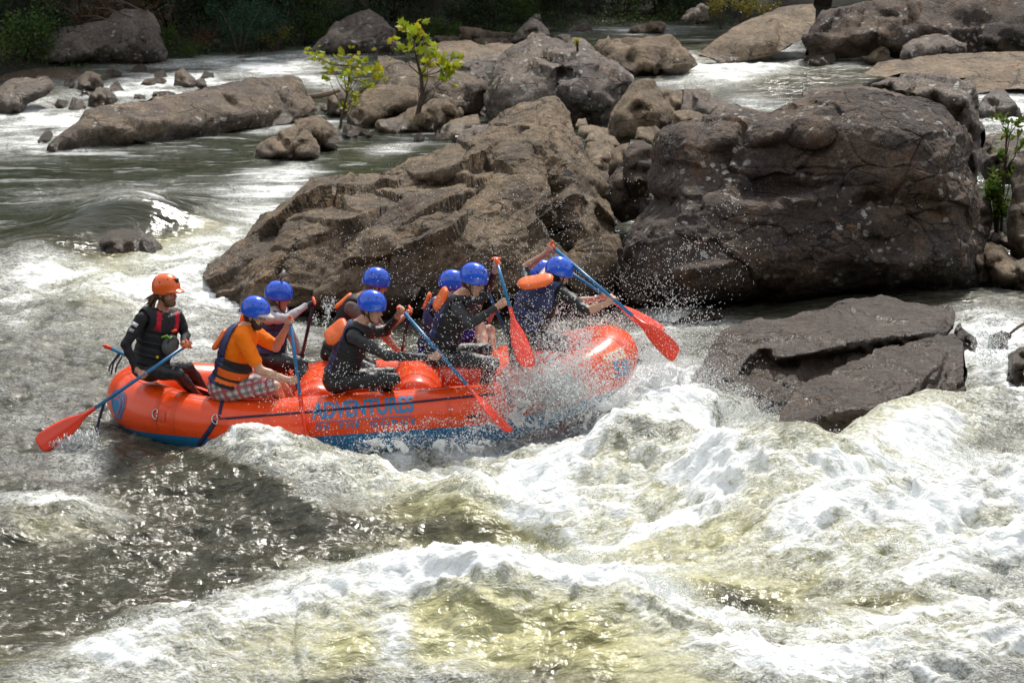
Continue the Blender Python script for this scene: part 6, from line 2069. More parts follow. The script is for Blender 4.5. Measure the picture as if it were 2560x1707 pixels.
# --- details of the guide's kit
def kit():
    J, up, fw, rt, vo = guide['J'], guide['up'], guide['fw'], guide['rt'], guide['vest']
    fr = Matrix((rt, fw, up)).transposed()
    c = J['pelvis'] + up * (guide['Lt'] * .52) + fw * .185 - rt * .045
    mb = MB()
    mb.ball(c, (.092, .055, .105), 0, 16, 10, fr)
    po = mb.build('pouch', [M['pouch_grey']], vo)
    mb = MB()
    mb.tube([c + rt * (math.cos(a) * .07) + up * (math.sin(a) * .075 + .01) + fw * .042 for a in np.linspace(.2, 2.94, 12)], .004, 6)
    mb.build('zip', [M['black_web']], po)
    mb = MB()
    for sgn in (-1, 1):
        b0 = J['pelvis'] + up * (guide['Lt'] * .74) + fw * .145 + rt * (.105 * sgn)
        b1 = J['pelvis'] + up * (guide['Lt'] * .98) + fw * .06 + rt * (.10 * sgn)
        mb = MB()
        mb.tube([b0, b0.lerp(b1, .5) + fw * .03, b1], .026, 8, flat=(fw, .4))
        mb.build('shoulder_panel', [M['red_trim']], vo)
    nb = J['neck'] + fw * .085 - up * .05
    mb = MB()
    mb.tube([nb + rt * .055 + up * .06, nb + fw * .035 - up * .03, nb - rt * .055 + up * .06], .011, 8, flat=(fw, .4))
    mb.build('collar_trim', [M['white_trim']], vo)
    mb = MB()
    mb.tube([c + rt * .12 + up * .07, c + rt * .085 + up * .10 + fw * .03, c + rt * .05 + up * .075 + fw * .04, c + rt * .035 + up * .10 + fw * .04], .010, 7)
    mb.build('clip', [M['green']], vo)
    mb = MB()
    mb.ball(c + rt * .10 - up * .13 - fw * .02, .015, 0)
    mb.build('buckle', [M['yellow']], vo)
    mb = MB()
    mb.tube([c - rt * .03 + up * .15 - fw * .005, c + rt * .02 + up * .135], .014, 8)
    mb.build('whistle', [M['grip_orange']], vo)
    # sleeve badges
    arm0, arm1 = J['shR'], J['elR']
    d = (arm1 - arm0).normalized()
    n = Vector((-.25, -.9, .3))
    n = (n - d * n.dot(d)).normalized()
    side = d.cross(n)
    for t, m, w in ((.30, 'white_trim', .030), (.52, 'gadget', .024)):
        mb = MB()
        mb.box(arm0.lerp(arm1, t) + n * (.0635 if t < .4 else .058), (w, .018, .004), 0, Matrix((side, d, n)).transposed())
        mb.build('badge', [M[m]], guide['root'])
    # lamp mount on the orange helmet
    L = guide['L']
    mb = MB()
    mb.box(L(.105, .0, .125), (.018, .02, .02), 0, Matrix((guide['f'], guide['r'], guide['u'])).transposed())
    mb.build('lamp_mount', [M['black_web']], guide['hm'])
    mb = MB()
    w = J['wrR']
    ring = []
    ax = (J['wrR'] - J['elR']).normalized()
    a_ = ax.cross(Vector((0, 1, 0))).normalized()
    b_ = ax.cross(a_)
    mb.tube([w + a_ * (.032 * math.cos(t)) + b_ * (.032 * math.sin(t)) for t in np.linspace(0, 2 * math.pi, 17)], .004, 6, cap=False)
    mb.build('bracelet', [M['black_web']], guide['root'])
    # white watch of the far bow paddler
    J = farfront['J']
    ax = (J['wrL'] - J['elL']).normalized()
    a_ = ax.cross(Vector((0, 1, .2))).normalized()
    b_ = ax.cross(a_)
    mb = MB()
    w = J['wrL']
    mb.tube([w + a_ * (.033 * math.cos(t)) + b_ * (.033 * math.sin(t)) for t in np.linspace(0, 2 * math.pi, 17)], .012, 6, cap=False)
    mb.build('watch', [M['white_print']], farfront['root'])
    # camera on its stalk
    L = greyman['L']
    fr = Matrix((greyman['f'], greyman['r'], greyman['u'])).transposed()
    mb = MB()
    mb.tube([L(-.01, 0, .17), L(.0, 0, .20), L(.015, 0, .225)], .007, 8)
    mb.box(L(-.01, 0, .178), (.02, .02, .006), 0, fr)
    st = mb.build('camera_mount', [M['black_web']], greyman['hm'])
    mb = MB()
    c = L(.02, 0, .25)
    mb.box(c, (.010, .026, .020), 0, fr)
    for s1, s2 in ((1, 0), (-1, 0)):
        mb.box(c + greyman['u'] * (.026 * s1), (.016, .034, .004), 0, fr)
        mb.box(c + greyman['r'] * (.033 * s1), (.016, .004, .028), 0, fr)
    mb.ball(c + greyman['f'] * .012, .010, 0, 8, 6)
    mb.build('action_camera', [M['gadget']], greyman['hm'])
    # sunglasses of the man at the bow
    L = front['L']
    mb = MB()
    mb.tube([L(.0, .082, .008), L(.07, .066, .008), L(.098, .03, .004), L(.102, 0, .006), L(.098, -.03, .004), L(.07, -.066, .008)], .010, 6, flat=(Vector((0, 0, 1)), .9))
    mb.build('sunglasses', [M['hole']], front['root'])


kit()

# ------------------------------------------------------------------ banks and hillsides
def shore(x):
    return np.clip(60.2 + .85 * x, 49, 62.6)


def ground_material(name, a, b, c, scale):
    t = NT(name)
    v = t.coords()
    n = t.noise(v, scale, 7, .68)
    n2 = t.noise(v, scale * 6, 5, .7)
    col = t.mix(t.smooth(n2, .4, .65), t.ramp(n, [(.3, a), (.5, b), (.72, c)]), tuple(x * .5 for x in a))
    t.set(Base_Color=col, Roughness=.95, Normal=t.bump(t.math('ADD', n, t.math('MULTIPLY', n2, .4)), 1.0, .25))
    return t.m


def sheet(name, xs, ys, fz, mat, kind='structure'):
    Xg, Yg = np.meshgrid(xs, ys)
    Z = fz(Xg.ravel(), Yg.ravel())
    V = np.stack([Xg.ravel(), Yg.ravel(), Z], -1)
    idx = np.arange(len(V)).reshape(len(ys), len(xs))
    Fq = np.stack([idx[:-1, :-1], idx[:-1, 1:], idx[1:, 1:], idx[1:, :-1]], -1).reshape(-1, 4)
    o = np_mesh(name, V, Fq, mat)
    return tag(o, kind=kind)


leafy = ground_material('wooded_slope', (.020, .030, .012), (.035, .045, .018), (.05, .04, .02), .5)
litter = ground_material('leaf_litter', (.017, .012, .007), (.012, .015, .006), (.028, .018, .010), 1.6)


def z_far(x, y):
    s = shore(x)
    t = y - s
    z = 1.35 + np.clip(t, -3, 7) * .11 + np.clip(t - 5, 0, 200) * .62
    P = np.stack([x, y, 0 * x], -1)
    return z + fbm(P * .6, 4, 71) * .13 * np.clip(t + 1, 0, 3) / 3 + fbm(P * .12, 3, 75) * np.clip(t - 6, 0, 10) * .25


sheet('far_bank', np.concatenate([np.linspace(-160, -17, 24), np.linspace(-16, 16, 130), np.linspace(17, 160, 24)]), np.concatenate([np.linspace(46, 70, 90), np.linspace(71, 170, 30)]), z_far, litter)
# bed of the river and the wooded slope the photograph was taken from
sheet('riverbed', np.linspace(-900, 900, 41), np.linspace(-900, 900, 41), lambda x, y: x * 0 - 2.5 + np.where(np.abs(y - 20) > 200, .03 * (np.abs(y - 20) - 200), 0), litter)


def z_near(x, y):
    t = 7.0 - y
    P = np.stack([x, y, 0 * x], -1)
    z = -.6 + np.clip(t, 0, 4) * .55 + np.clip(t - 6, 0, 80) * .62
    z = np.where(np.hypot(x, y) < 5, np.minimum(z, H - 1.7), z)
    return z + fbm(P * .2, 4, 81) * np.clip(t, 0, 6) * .12



def undergrowth():
    rr = np.random.default_rng(17)
    n = 26000
    x = rr.uniform(-12, 5, n)
    d = rr.uniform(.1, 1, n) ** 1.3 * 7
    y = shore(x) + d
    z = z_far(x, y)
    a = rr.normal(0, 1, (n, 3))
    a[:, 2] = np.abs(a[:, 2])
    a /= np.linalg.norm(a, axis=1, keepdims=True)
    b = np.cross(a, rr.normal(0, 1, (n, 3)))
    b /= np.linalg.norm(b, axis=1, keepdims=True)
    s = rr.uniform(.03, .075, (n, 1))
    dens = fbm(np.stack([x, y, z], -1) * .8, 3, 91)
    p = np.stack([x, y, z + rr.uniform(0, .25, n) * (dens > -.05)], -1)
    keep = dens > -.18
    V = np.stack([p, p + a * s * .5 + b * s * .35, p + a * s, p + a * s * .5 - b * s * .35], 1)[keep].reshape(-1, 3)
    o = np_mesh('undergrowth', V, np.arange(len(V)).reshape(-1, 4), LM['under'], None, False)
    settle(o)
    tag(o, 'low leafy undergrowth and ferns covering the far bank under the trees', 'undergrowth', None, 'stuff')


sheet('near_bank', np.linspace(-120, 120, 70), np.linspace(-90, 8, 60), z_near, leafy)


# ------------------------------------------------------------------ foliage
def leaf_material(name, cols, trans=.4, rough=.5):
    t = NT(name)
    g = t.new('ShaderNodeNewGeometry')
    rnd = g.outputs['Random Per Island']
    oi = t.new('ShaderNodeObjectInfo')
    r2 = t.math('FRACT', t.math('ADD', rnd, t.math('MULTIPLY', oi.outputs['Random'], 3.7)))
    n = len(cols)
    col = t.ramp(r2, [(i / max(n - 1, 1), c) for i, c in enumerate(cols)])
    t.set(Base_Color=col, Roughness=rough)
    t.b.inputs['Specular IOR Level'].default_value = .18
    tr = t.new('ShaderNodeBsdfTranslucent')
    t.l.new(col, tr.inputs['Color'])
    ms = t.new('ShaderNodeMixShader')
    ms.inputs[0].default_value = trans
    t.l.new(t.b.outputs[0], ms.inputs[1])
    t.l.new(tr.outputs[0], ms.inputs[2])
    t.l.new(ms.outputs[0], t.out.inputs['Surface'])
    return t.m


LM = {
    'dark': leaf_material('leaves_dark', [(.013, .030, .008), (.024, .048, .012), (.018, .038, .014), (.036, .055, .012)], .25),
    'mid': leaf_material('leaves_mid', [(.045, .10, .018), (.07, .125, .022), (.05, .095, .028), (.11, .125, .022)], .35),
    'blue': leaf_material('leaves_bluegreen', [(.034, .08, .05), (.05, .105, .062), (.04, .088, .045)], .35),
    'yellow': leaf_material('leaves_yellow', [(.13, .14, .02), (.20, .15, .02), (.09, .11, .02), (.25, .15, .02)], .4),
    'rust': leaf_material('leaves_rust', [(.10, .045, .018), (.14, .06, .02), (.07, .04, .018), (.06, .055, .02)], .35),
    'under': leaf_material('leaves_undergrowth', [(.026, .06, .012), (.05, .10, .018), (.06, .038, .016), (.035, .08, .018), (.07, .11, .02)], .3),
    'lime': leaf_material('leaves_lime', [(.26, .34, .018), (.36, .38, .02), (.20, .30, .02), (.42, .33, .02), (.30, .37, .02)], .5),
    'fresh': leaf_material('leaves_fresh', [(.08, .17, .02), (.13, .20, .025), (.06, .12, .02), (.20, .20, .02)], .45),
}
undergrowth()
M['bark'] = plain('bark', (.075, .052, .038), .9, .4, 14, bump=.02)
M['twig'] = plain('twig', (.11, .075, .055), .85, .3, 20)
M['driftwood'] = plain('driftwood', (.24, .17, .12), .85, .3, 12, bump=.01)


def leaf_cards(rr, centers, n, size, spread, droop=.3):
    """many small bent leaf faces round the given clump centres"""
    cs = np.array(centers, float)
    pick = rr.integers(0, len(cs), n)
    d = rr.normal(0, 1, (n, 3))
    d /= np.linalg.norm(d, axis=1, keepdims=True)
    rad_ = spread * cs[pick, 3:4] * rr.uniform(.25, 1, (n, 1)) ** .6
    p = cs[pick, :3] + d * rad_
    a = rr.normal(0, 1, (n, 3))
    a[:, 2] -= droop
    a /= np.linalg.norm(a, axis=1, keepdims=True)
    b = np.cross(a, rr.normal(0, 1, (n, 3)) + np.array([0, 0, 1.2]))
    b /= np.linalg.norm(b, axis=1, keepdims=True) + 1e-9
    s = size * rr.uniform(.6, 1.35, (n, 1))
    nn = np.cross(a, b)
    v0 = p
    v1 = p + a * s * .5 + b * s * .33 - nn * s * .06
    v2 = p + a * s
    v3 = p + a * s * .5 - b * s * .33 - nn * s * .06
    V = np.stack([v0, v1, v2, v3], 1).reshape(-1, 3)
    Fq = np.arange(4 * n).reshape(n, 4)
    return V, Fq


def make_bush(seed, w, hgt, n, leaf, mat, label, group='bushes on the far bank', stems=5):
    rr = np.random.default_rng(seed)
    root = empty('bush', (0, 0, 0), label, 'bush', group)
    cs, mb = [], MB()
    for k in range(stems):
        a = rr.uniform(0, 2 * math.pi)
        tip = Vector((math.cos(a) * w * rr.uniform(.2, .8), math.sin(a) * w * rr.uniform(.2, .6), hgt * rr.uniform(.5, .95)))
        P = [Vector((0, 0, -.1)), tip * .4 + Vector((0, 0, hgt * .1)), tip]
        mb.tube(P, [.022, .014, .005], 5)
        for q in range(4):
            c = P[1].lerp(tip, rr.uniform(.1, 1)) + Vector(rr.normal(0, .12, 3).tolist()) * w
            cs.append((*c, rr.uniform(.6, 1.2)))
    mb.build('stem', [M['bark']], root)
    V, Fq = leaf_cards(rr, cs, n, leaf, w * .30)
    o = np_mesh('foliage', V, Fq, LM[mat], root, False)
    o['kind'] = 'stuff'
    return root


def make_tree(seed, hgt, mat, label, n=3800, leaf=.24):
    rr = np.random.default_rng(seed)
    root = empty('tree', (0, 0, 0), label, 'tree', 'trees of the far bank forest')
    mb = MB()
    lean = rr.normal(0, .05, 2)
    tr = [Vector((lean[0] * z * hgt + rr.normal(0, .05), lean[1] * z * hgt, z * hgt - .3)) for z in np.linspace(0, 1, 8)]
    mb.tube(tr, [hgt * .017 * (1 - .85 * q) + .01 for q in np.linspace(0, 1, 8)], 9)
    cs = []
    for k in range(16):
        z = rr.uniform(.16, .95)
        a = rr.uniform(0, 2 * math.pi)
        l = hgt * .28 * (1.15 - z)
        p0 = tr[0].lerp(tr[-1], z)
        p1 = p0 + Vector((math.cos(a) * l, math.sin(a) * l, l * .35))
        mb.tube([p0, p0.lerp(p1, .5) + Vector((0, 0, l * .06)), p1], [.05, .03, .01], 5)
        for q in (.5, .8, 1.05): cs.append((*(p0.lerp(p1, q)), rr.uniform(.6, 1.2)))
    mb.build('trunk', [M['bark']], root)
    V, Fq = leaf_cards(rr, cs, n, leaf, hgt * .085)
    o = np_mesh('crown', V, Fq, LM[mat], root, False)
    o['kind'] = 'stuff'
    return root


def copy_tree(o):
    c = o.copy()
    C.objects.link(c)
    for ch in o.children:
        k = ch.copy()
        C.objects.link(k)
        k.parent = c
    return c


def place(proto, used, x, y, z, s, rz, label=None):
    o = proto if id(proto) not in used else copy_tree(proto)
    used.add(id(proto))
    o.location = (x, y, z)
    o.scale = (s, s, s)
    o.rotation_euler.z = rz
    if label: o['label'] = label
    return o


def zone_labels(items):
    """a label of its own for each far bank plant: kind, what it stands behind, and its order there"""
    Z = [(140, 'at the left edge of the far bank'), (420, 'above the big pale-streaked boulder'), (560, 'behind the whitish shoreline rock'), (740, 'left of the dark peaked boulder'), (1000, 'behind the large dark peaked boulder'),
         (1290, 'behind the flat-topped far slab'), (1500, 'behind the pointed lichen-covered rock'), (1760, 'across the dark back channel'), (9999, 'behind the far right cliff')]
    key = []
    for px, d, kn in items:
        z = next(t for lim, t in Z if px < lim)
        key.append((kn, z))
    out = []
    words = ['first', 'second', 'third', 'fourth', 'fifth', 'sixth', 'seventh']
    for i, (px, d, kn) in enumerate(items):
        same = sorted([j for j in range(len(items)) if key[j] == key[i]], key=lambda j: items[j][0])
        n = same.index(i)
        o = '' if len(same) == 1 else (', ' + words[n] + ' from left')
        out.append(kn + ' ' + key[i][1] + o)
    return out


def build_forest():
    B_ = {
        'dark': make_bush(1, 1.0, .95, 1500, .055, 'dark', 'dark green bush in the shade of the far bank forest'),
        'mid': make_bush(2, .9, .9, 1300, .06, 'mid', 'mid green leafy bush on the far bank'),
        'blue': make_bush(3, .95, 1.25, 2200, .038, 'blue', 'fine-leaved blue-green bush drooping over the far shoreline'),
        'rust': make_bush(4, .8, .7, 800, .05, 'rust', 'thin rusty-leaved bush on the far bank'),
        'yellow': make_bush(5, .55, .8, 420, .06, 'yellow', 'yellowing bush lit up before the dark forest'),
    }
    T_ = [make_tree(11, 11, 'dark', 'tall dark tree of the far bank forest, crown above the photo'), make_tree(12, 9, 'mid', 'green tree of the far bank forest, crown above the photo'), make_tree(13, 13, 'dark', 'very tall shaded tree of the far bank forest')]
    used = set()
    rr = random.Random(5)
    plan = []
    # along the shoreline: (px of the foot, distance behind the shoreline, kind, size)
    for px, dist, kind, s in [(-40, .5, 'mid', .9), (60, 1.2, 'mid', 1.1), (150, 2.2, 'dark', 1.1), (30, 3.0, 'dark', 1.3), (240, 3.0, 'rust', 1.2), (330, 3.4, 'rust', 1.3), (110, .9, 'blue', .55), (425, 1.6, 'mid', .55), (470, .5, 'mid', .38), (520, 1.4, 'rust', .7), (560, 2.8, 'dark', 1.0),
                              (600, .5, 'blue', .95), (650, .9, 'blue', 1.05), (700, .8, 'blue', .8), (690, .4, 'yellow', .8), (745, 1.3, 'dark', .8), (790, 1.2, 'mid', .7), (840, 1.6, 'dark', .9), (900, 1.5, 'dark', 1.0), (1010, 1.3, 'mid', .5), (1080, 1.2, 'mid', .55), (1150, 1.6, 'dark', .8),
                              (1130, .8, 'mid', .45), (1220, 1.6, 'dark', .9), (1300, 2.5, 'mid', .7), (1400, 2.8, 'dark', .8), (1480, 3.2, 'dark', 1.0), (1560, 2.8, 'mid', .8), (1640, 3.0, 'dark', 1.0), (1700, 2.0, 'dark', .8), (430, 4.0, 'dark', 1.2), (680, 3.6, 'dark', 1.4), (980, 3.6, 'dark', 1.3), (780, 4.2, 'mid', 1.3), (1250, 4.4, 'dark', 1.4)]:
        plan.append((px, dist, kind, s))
    KN = dict(mid='mid green leafy bush', dark='dark shaded bush', blue='fine-leaved blue-green bush', rust='thin rusty-leaved bush', yellow='yellowing bush')
    labs = zone_labels([(px, dist, KN[kind]) for px, dist, kind, s in plan])
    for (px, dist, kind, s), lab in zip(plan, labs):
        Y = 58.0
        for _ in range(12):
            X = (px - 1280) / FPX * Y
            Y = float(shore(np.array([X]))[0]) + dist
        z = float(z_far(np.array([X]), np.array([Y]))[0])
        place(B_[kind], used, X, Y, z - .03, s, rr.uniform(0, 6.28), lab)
    for px, Y, s in [(1800, 57.0, .9), (1850, 56.6, .75), (1900, 57.2, .8)]:
        X = (px - 1280) / FPX * Y
        o = place(B_['yellow'], used, X, Y, at(px, 62, Y).z, s, rr.uniform(0, 6.28), ['left-hand', 'right-hand', 'middle'][{1800: 0, 1850: 2, 1900: 1}[px]] + ' one of the yellow-orange bushes above the smooth tan ramp')
        o['group'] = 'yellow bushes by the tan ramp'
    o = place(B_['yellow'], used, *at(2460, 30, 55.2), .7, 1.0, 'thin yellow-leaved bush growing on top of the dark layered cliff')
    o['group'] = 'bushes on the cliff'
    rr = random.Random(9)
    TP = [(-15, 4), (-12.6, 3.2), (-11, 6), (-9.2, 4.6), (-7.6, 3.6), (-6.2, 6.5), (-4.6, 4.4), (-3.2, 3.4), (-2.0, 6.0), (-.6, 4.4), (.8, 3.6), (2.2, 5.6), (3.6, 4.2), (5.4, 3.6), (7.2, 4.4), (9.2, 3.6), (11.5, 4.2), (14, 3.4), (-17, 7), (17, 4), (-20, 5), (20, 5),
                                 (-13, 10), (-8, 10), (-3, 10), (2, 10), (7, 9), (12, 9)]
    TN = ['tall dark tree', 'green tree', 'very tall shaded tree']
    tl = zone_labels([(1280 + FPX * x / (60 + x * .85 + d), d, TN[i % 3]) for i, (x, d) in enumerate(TP)])
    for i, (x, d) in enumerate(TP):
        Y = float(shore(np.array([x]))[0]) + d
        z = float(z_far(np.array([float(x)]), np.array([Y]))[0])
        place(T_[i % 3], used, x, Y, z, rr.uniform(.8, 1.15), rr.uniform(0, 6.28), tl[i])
    return B_


BUSH = build_forest()


def lobed_leaf(name, mat):
    """five-pointed leaf, one unit long, folded a little along the midrib"""
    pts = [(0, 0), (.10, .20), (.28, .08), (.24, .28), (.52, .34), (.36, .50), (.46, .72), (.24, .66), (.16, .78), (0, 1.0)]
    V = [(0, .36, .0)]
    ring = pts + [(-x, y) for x, y in pts[-2:0:-1]]
    V += [(x, y, -.22 * abs(x) - .12 * (y - .4) ** 2) for x, y in ring]
    n = len(ring)
    F = [(0, 1 + i, 1 + (i + 1) % n) for i in range(n)]
    me = bpy.data.meshes.new(name)
    me.from_pydata(V, [], F)
    me.materials.append(mat)
    me.update()
    return me


def oval_leaf(name, mat):
    ring = [(0, 0), (.16, .15), (.27, .4), (.22, .68), (0, 1.0), (-.22, .68), (-.27, .4), (-.16, .15)]
    V = [(0, .42, .05)] + [(x, y, -.15 * abs(x)) for x, y in ring]
    F = [(0, 1 + i, 1 + (i + 1) % 8) for i in range(8)]
    me = bpy.data.meshes.new(name)
    me.from_pydata(V, [], F)
    me.materials.append(mat)
    me.update()
    return me


def sapling(label, foot, trunk, clusters, leaf_me, size, Y, seed, per=1.0, r0=.035, cat='sapling'):
    rr = random.Random(seed)
    F0 = at(*foot, Y)
    root = empty('sapling', tuple(F0), label, cat)
    T = [at(x, y, Y) for x, y in trunk]
    mb = MB()
    T[0] = T[0] - Vector((0, 0, .15))
    mb.tube(T, [r0 * (1 - .8 * i / (len(T) - 1)) + .004 for i in range(len(T))], 8)
    mb.build('trunk', [M['bark']], root)
    k = 0
    for cx, cy_, rx, ry, n in clusters:
        c = at(cx, cy_, Y + rr.uniform(-.35, .35))
        j = min(range(len(T)), key=lambda q: abs((T[q] - c).length - .5) if T[q].z < c.z else 9)
        mb = MB()
        mid = T[j].lerp(c, .5) + Vector((rr.uniform(-.05, .05), rr.uniform(-.05, .05), -.05))
        mb.tube([T[j], mid, c], [.012, .008, .004], 5)
        mb.build('branch', [M['twig']], root)
        sx = rx * Y / FPX
        sy = ry * Y / FPX
        for q in range(max(1, round(n * per))):
            p = c + Vector((rr.gauss(0, .5) * sx, rr.gauss(0, .5) * sx, rr.gauss(0, .5) * sy))
            o = bpy.data.objects.new('leaf', leaf_me)
            C.objects.link(o)
            o.parent = root
            o.location = p - F0
            s = size * rr.uniform(.65, 1.25)
            o.scale = (s, s, s)
            o.rotation_euler = (rr.gauss(.75, .5), rr.gauss(0, .5), rr.uniform(0, 6.28))
            k += 1
    return root


lobed = lobed_leaf('lobed_leaf', LM['lime'])
b_ = lambda L: [(740 + x / 2.735, y / 2.735, rx / 2.735, ry / 2.735, n) for x, y, rx, ry, n in L]
sapling('young sapling with small yellow-green leaves in the pool, left of the taller one', (848, 342), [(846, 342), (853, 300), (860, 270), (868, 235), (872, 200), (880, 165)],
        b_([(120, 385, 50, 45, 7), (170, 400, 40, 30, 4), (330, 358, 45, 25, 4), (250, 470, 70, 55, 12), (330, 430, 80, 45, 12), (430, 450, 90, 65, 16), (520, 455, 80, 65, 14), (560, 530, 60, 45, 10), (470, 570, 70, 45, 10), (220, 530, 50, 40, 6), (390, 520, 70, 40, 9), (385, 650, 50, 45, 7), (405, 700, 30, 30, 4), (320, 740, 40, 30, 4), (330, 520, 60, 40, 6)]),
        lobed, .105, 45.2, 4, per=1.7, r0=.022)
sapling('taller thin sapling with large lime-yellow leaves rising before the central boulders', (1035, 342), [(1033, 345), (1040, 310), (1048, 270), (1056, 235), (1053, 190), (1042, 150), (1035, 110)],
        b_([(750, 185, 40, 35, 4), (840, 215, 45, 50, 5), (680, 300, 40, 40, 4), (790, 260, 40, 40, 4), (740, 345, 45, 35, 4), (810, 330, 40, 40, 4), (890, 290, 50, 35, 5), (920, 385, 50, 55, 7), (900, 430, 30, 30, 3), (960, 365, 30, 30, 3), (1000, 425, 45, 40, 6), (1060, 440, 60, 40, 6), (1110, 430, 40, 50, 5), (1060, 500, 50, 40, 6), (1030, 540, 50, 30, 5), (870, 512, 40, 30, 5), (980, 548, 30, 20, 3)]),
        lobed, .165, 45.0, 6, per=1.5, r0=.05)
oval = oval_leaf('oval_leaf', LM['fresh'])
sapling('slender green sapling at the right edge beside the big dark block', (2505, 610), [(2502, 612), (2506, 520), (2511, 430), (2516, 350), (2522, 300)],
        [(2500, 300, 26, 16, 8), (2530, 310, 22, 16, 8), (2548, 330, 16, 20, 7), (2515, 345, 24, 18, 8), (2535, 375, 22, 18, 7), (2500, 390, 20, 16, 6), (2480, 430, 20, 16, 4), (2530, 430, 22, 20, 6), (2550, 300, 10, 14, 4), (2480, 480, 26, 20, 5)], oval, .095, 33.9, 8, per=1.7, r0=.02)


def right_bush():
    b = make_bush(21, .30, .75, 700, .06, 'fresh', 'low green bush growing between the big dark block and the right-edge stone', None)
    b.location = at(2492, 560, 33.7)
    b.location.z = at(2492, 585, 33.7).z
    t = make_bush(22, .09, .14, 60, .045, 'lime', 'tiny green and orange plant sprouting on the crest of the central boulder', None)
    t.location = at(1444, 118, 46.2)


right_bush()


def woodwork():
    mb = MB()
    P = [at(768, 241, 46.9), at(795, 240, 46.8), at(820, 235, 46.7), at(850, 226, 46.6)]
    mb.tube(P, [.03, .045, .045, .03], 8)
    o = settle(mb.build('driftwood', [M['driftwood']]))
    tag(o, 'bare driftwood log behind the right end of the long boulder', 'driftwood')
    rr = random.Random(2)
    for k, (x0, y0, x1, y1) in enumerate([(330, 45, 210, 20), (300, 60, 180, 42), (360, 30, 270, 5)]):
        mb = MB()
        a, b = at(x0, y0, 53.6), at(x1, y1, 54.2)
        mb.tube([a, a.lerp(b, .5) + Vector((0, 0, .08)), b], [.016, .011, .005], 5)
        for q in range(7):
            c = a.lerp(b, rr.uniform(.2, .95)) + Vector((0, 0, .05))
            e = c + Vector((rr.uniform(-.35, .05), rr.uniform(-.2, .2), rr.uniform(-.12, .25)))
            mb.tube([c, c.lerp(e, .5) + Vector((0, 0, .02)), e], [.007, .005, .002], 4)
        o = settle(mb.build('dead_branch', [M['twig']]))
        tag(o, ['bare grey-brown twiggy branch over the big far bank boulder, the longest one', 'bare twiggy branch lying low on the left slope of the far bank boulder', 'bare twiggy branch at the top edge above the far bank boulder'][k], 'branch', 'dead branches on the far bank')
    mb = MB()
    mb.tube([at(2515, 842, 28.8), at(2545, 818, 28.9), at(2575, 800, 29.0)], [.012, .016, .014], 6)
    o = settle(mb.build('dead_branch', [M['twig']]))
    tag(o, 'dark stick poking out of the small cascade at the right edge', 'branch')


woodwork()

# ------------------------------------------------------------------ spray
def spray_material():
    t = NT('white_spray')
    t.set(Base_Color=(.88, .90, .90), Roughness=.25)
    t.b.inputs['IOR'].default_value = 1.33
    tr = t.new('ShaderNodeBsdfTranslucent')
    tr.inputs['Color'].default_value = (.9, .92, .92, 1)
    ms = t.new('ShaderNodeMixShader')
    ms.inputs[0].default_value = .45
    t.l.new(t.b.outputs[0], ms.inputs[1])
    t.l.new(tr.outputs[0], ms.inputs[2])
    t.l.new(ms.outputs[0], t.out.inputs['Surface'])
    return t.m


M['spray'] = spray_material()
_OCT = np.array([(1, 0, 0), (-1, 0, 0), (0, 1, 0), (0, -1, 0), (0, 0, 1), (0, 0, -1)], float)
_OCF = np.array([(0, 2, 4), (2, 1, 4), (1, 3, 4), (3, 0, 4), (2, 0, 5), (1, 2, 5), (3, 1, 5), (0, 3, 5)])


_TET = np.array([(1, 1, 1), (1, -1, -1), (-1, 1, -1), (-1, -1, 1)], float) / 1.4
_TEF = np.array([(0, 1, 2), (0, 3, 1), (0, 2, 3), (1, 3, 2)])


def drops(P, R, name, label=None, stretch=None):
    small = R < .0034
    if stretch is None and small.any():
        Pt, Rt = P[small], R[small] * 1.5
        Vt = (_TET[None] * Rt[:, None, None] + Pt[:, None, :]).reshape(-1, 3)
        Ft = (_TEF[None] + 4 * np.arange(len(Pt))[:, None, None]).reshape(-1, 3)
        P, R = P[~small], R[~small]
    else:
        Vt, Ft = np.zeros((0, 3)), np.zeros((0, 3), int)
    n = len(P)
    V = _OCT[None] * R[:, None, None]
    if stretch is not None:
        V = V * stretch[:, None, :]
    V = (V + P[:, None, :]).reshape(-1, 3)
    Fq = (_OCF[None] + 6 * np.arange(n)[:, None, None]).reshape(-1, 3)
    Fq = np.concatenate([Fq, Ft + len(V)])
    V = np.concatenate([V, Vt])
    o = np_mesh(name, V, Fq, M['spray'])
    settle(o)
    return tag(o, label, 'spray', None, 'stuff')


def cloud(rr, px, py, Y, sx, sy, sY, n, r0, r1, clip=None):
    """droplets scattered about a place; sizes follow a steep power law"""
    # clumped: parents and children
    m = max(3, n // 30)
    cx, cy_, cY = px + rr.normal(0, 1, m) * sx, py + rr.normal(0, 1, m) * sy, Y + rr.normal(0, 1, m) * sY
    k = rr.integers(0, m, n)
    X = cx[k] + rr.normal(0, .33, n) * sx
    y = cy_[k] + rr.normal(0, .33, n) * sy
    Yv = cY[k] + rr.normal(0, .3, n) * sY
    P = at_np(X, y, Yv)
    R = r0 * (rr.uniform(0, 1, n) + 1e-3) ** -.45
    R = np.minimum(R, r1)
    return P, R


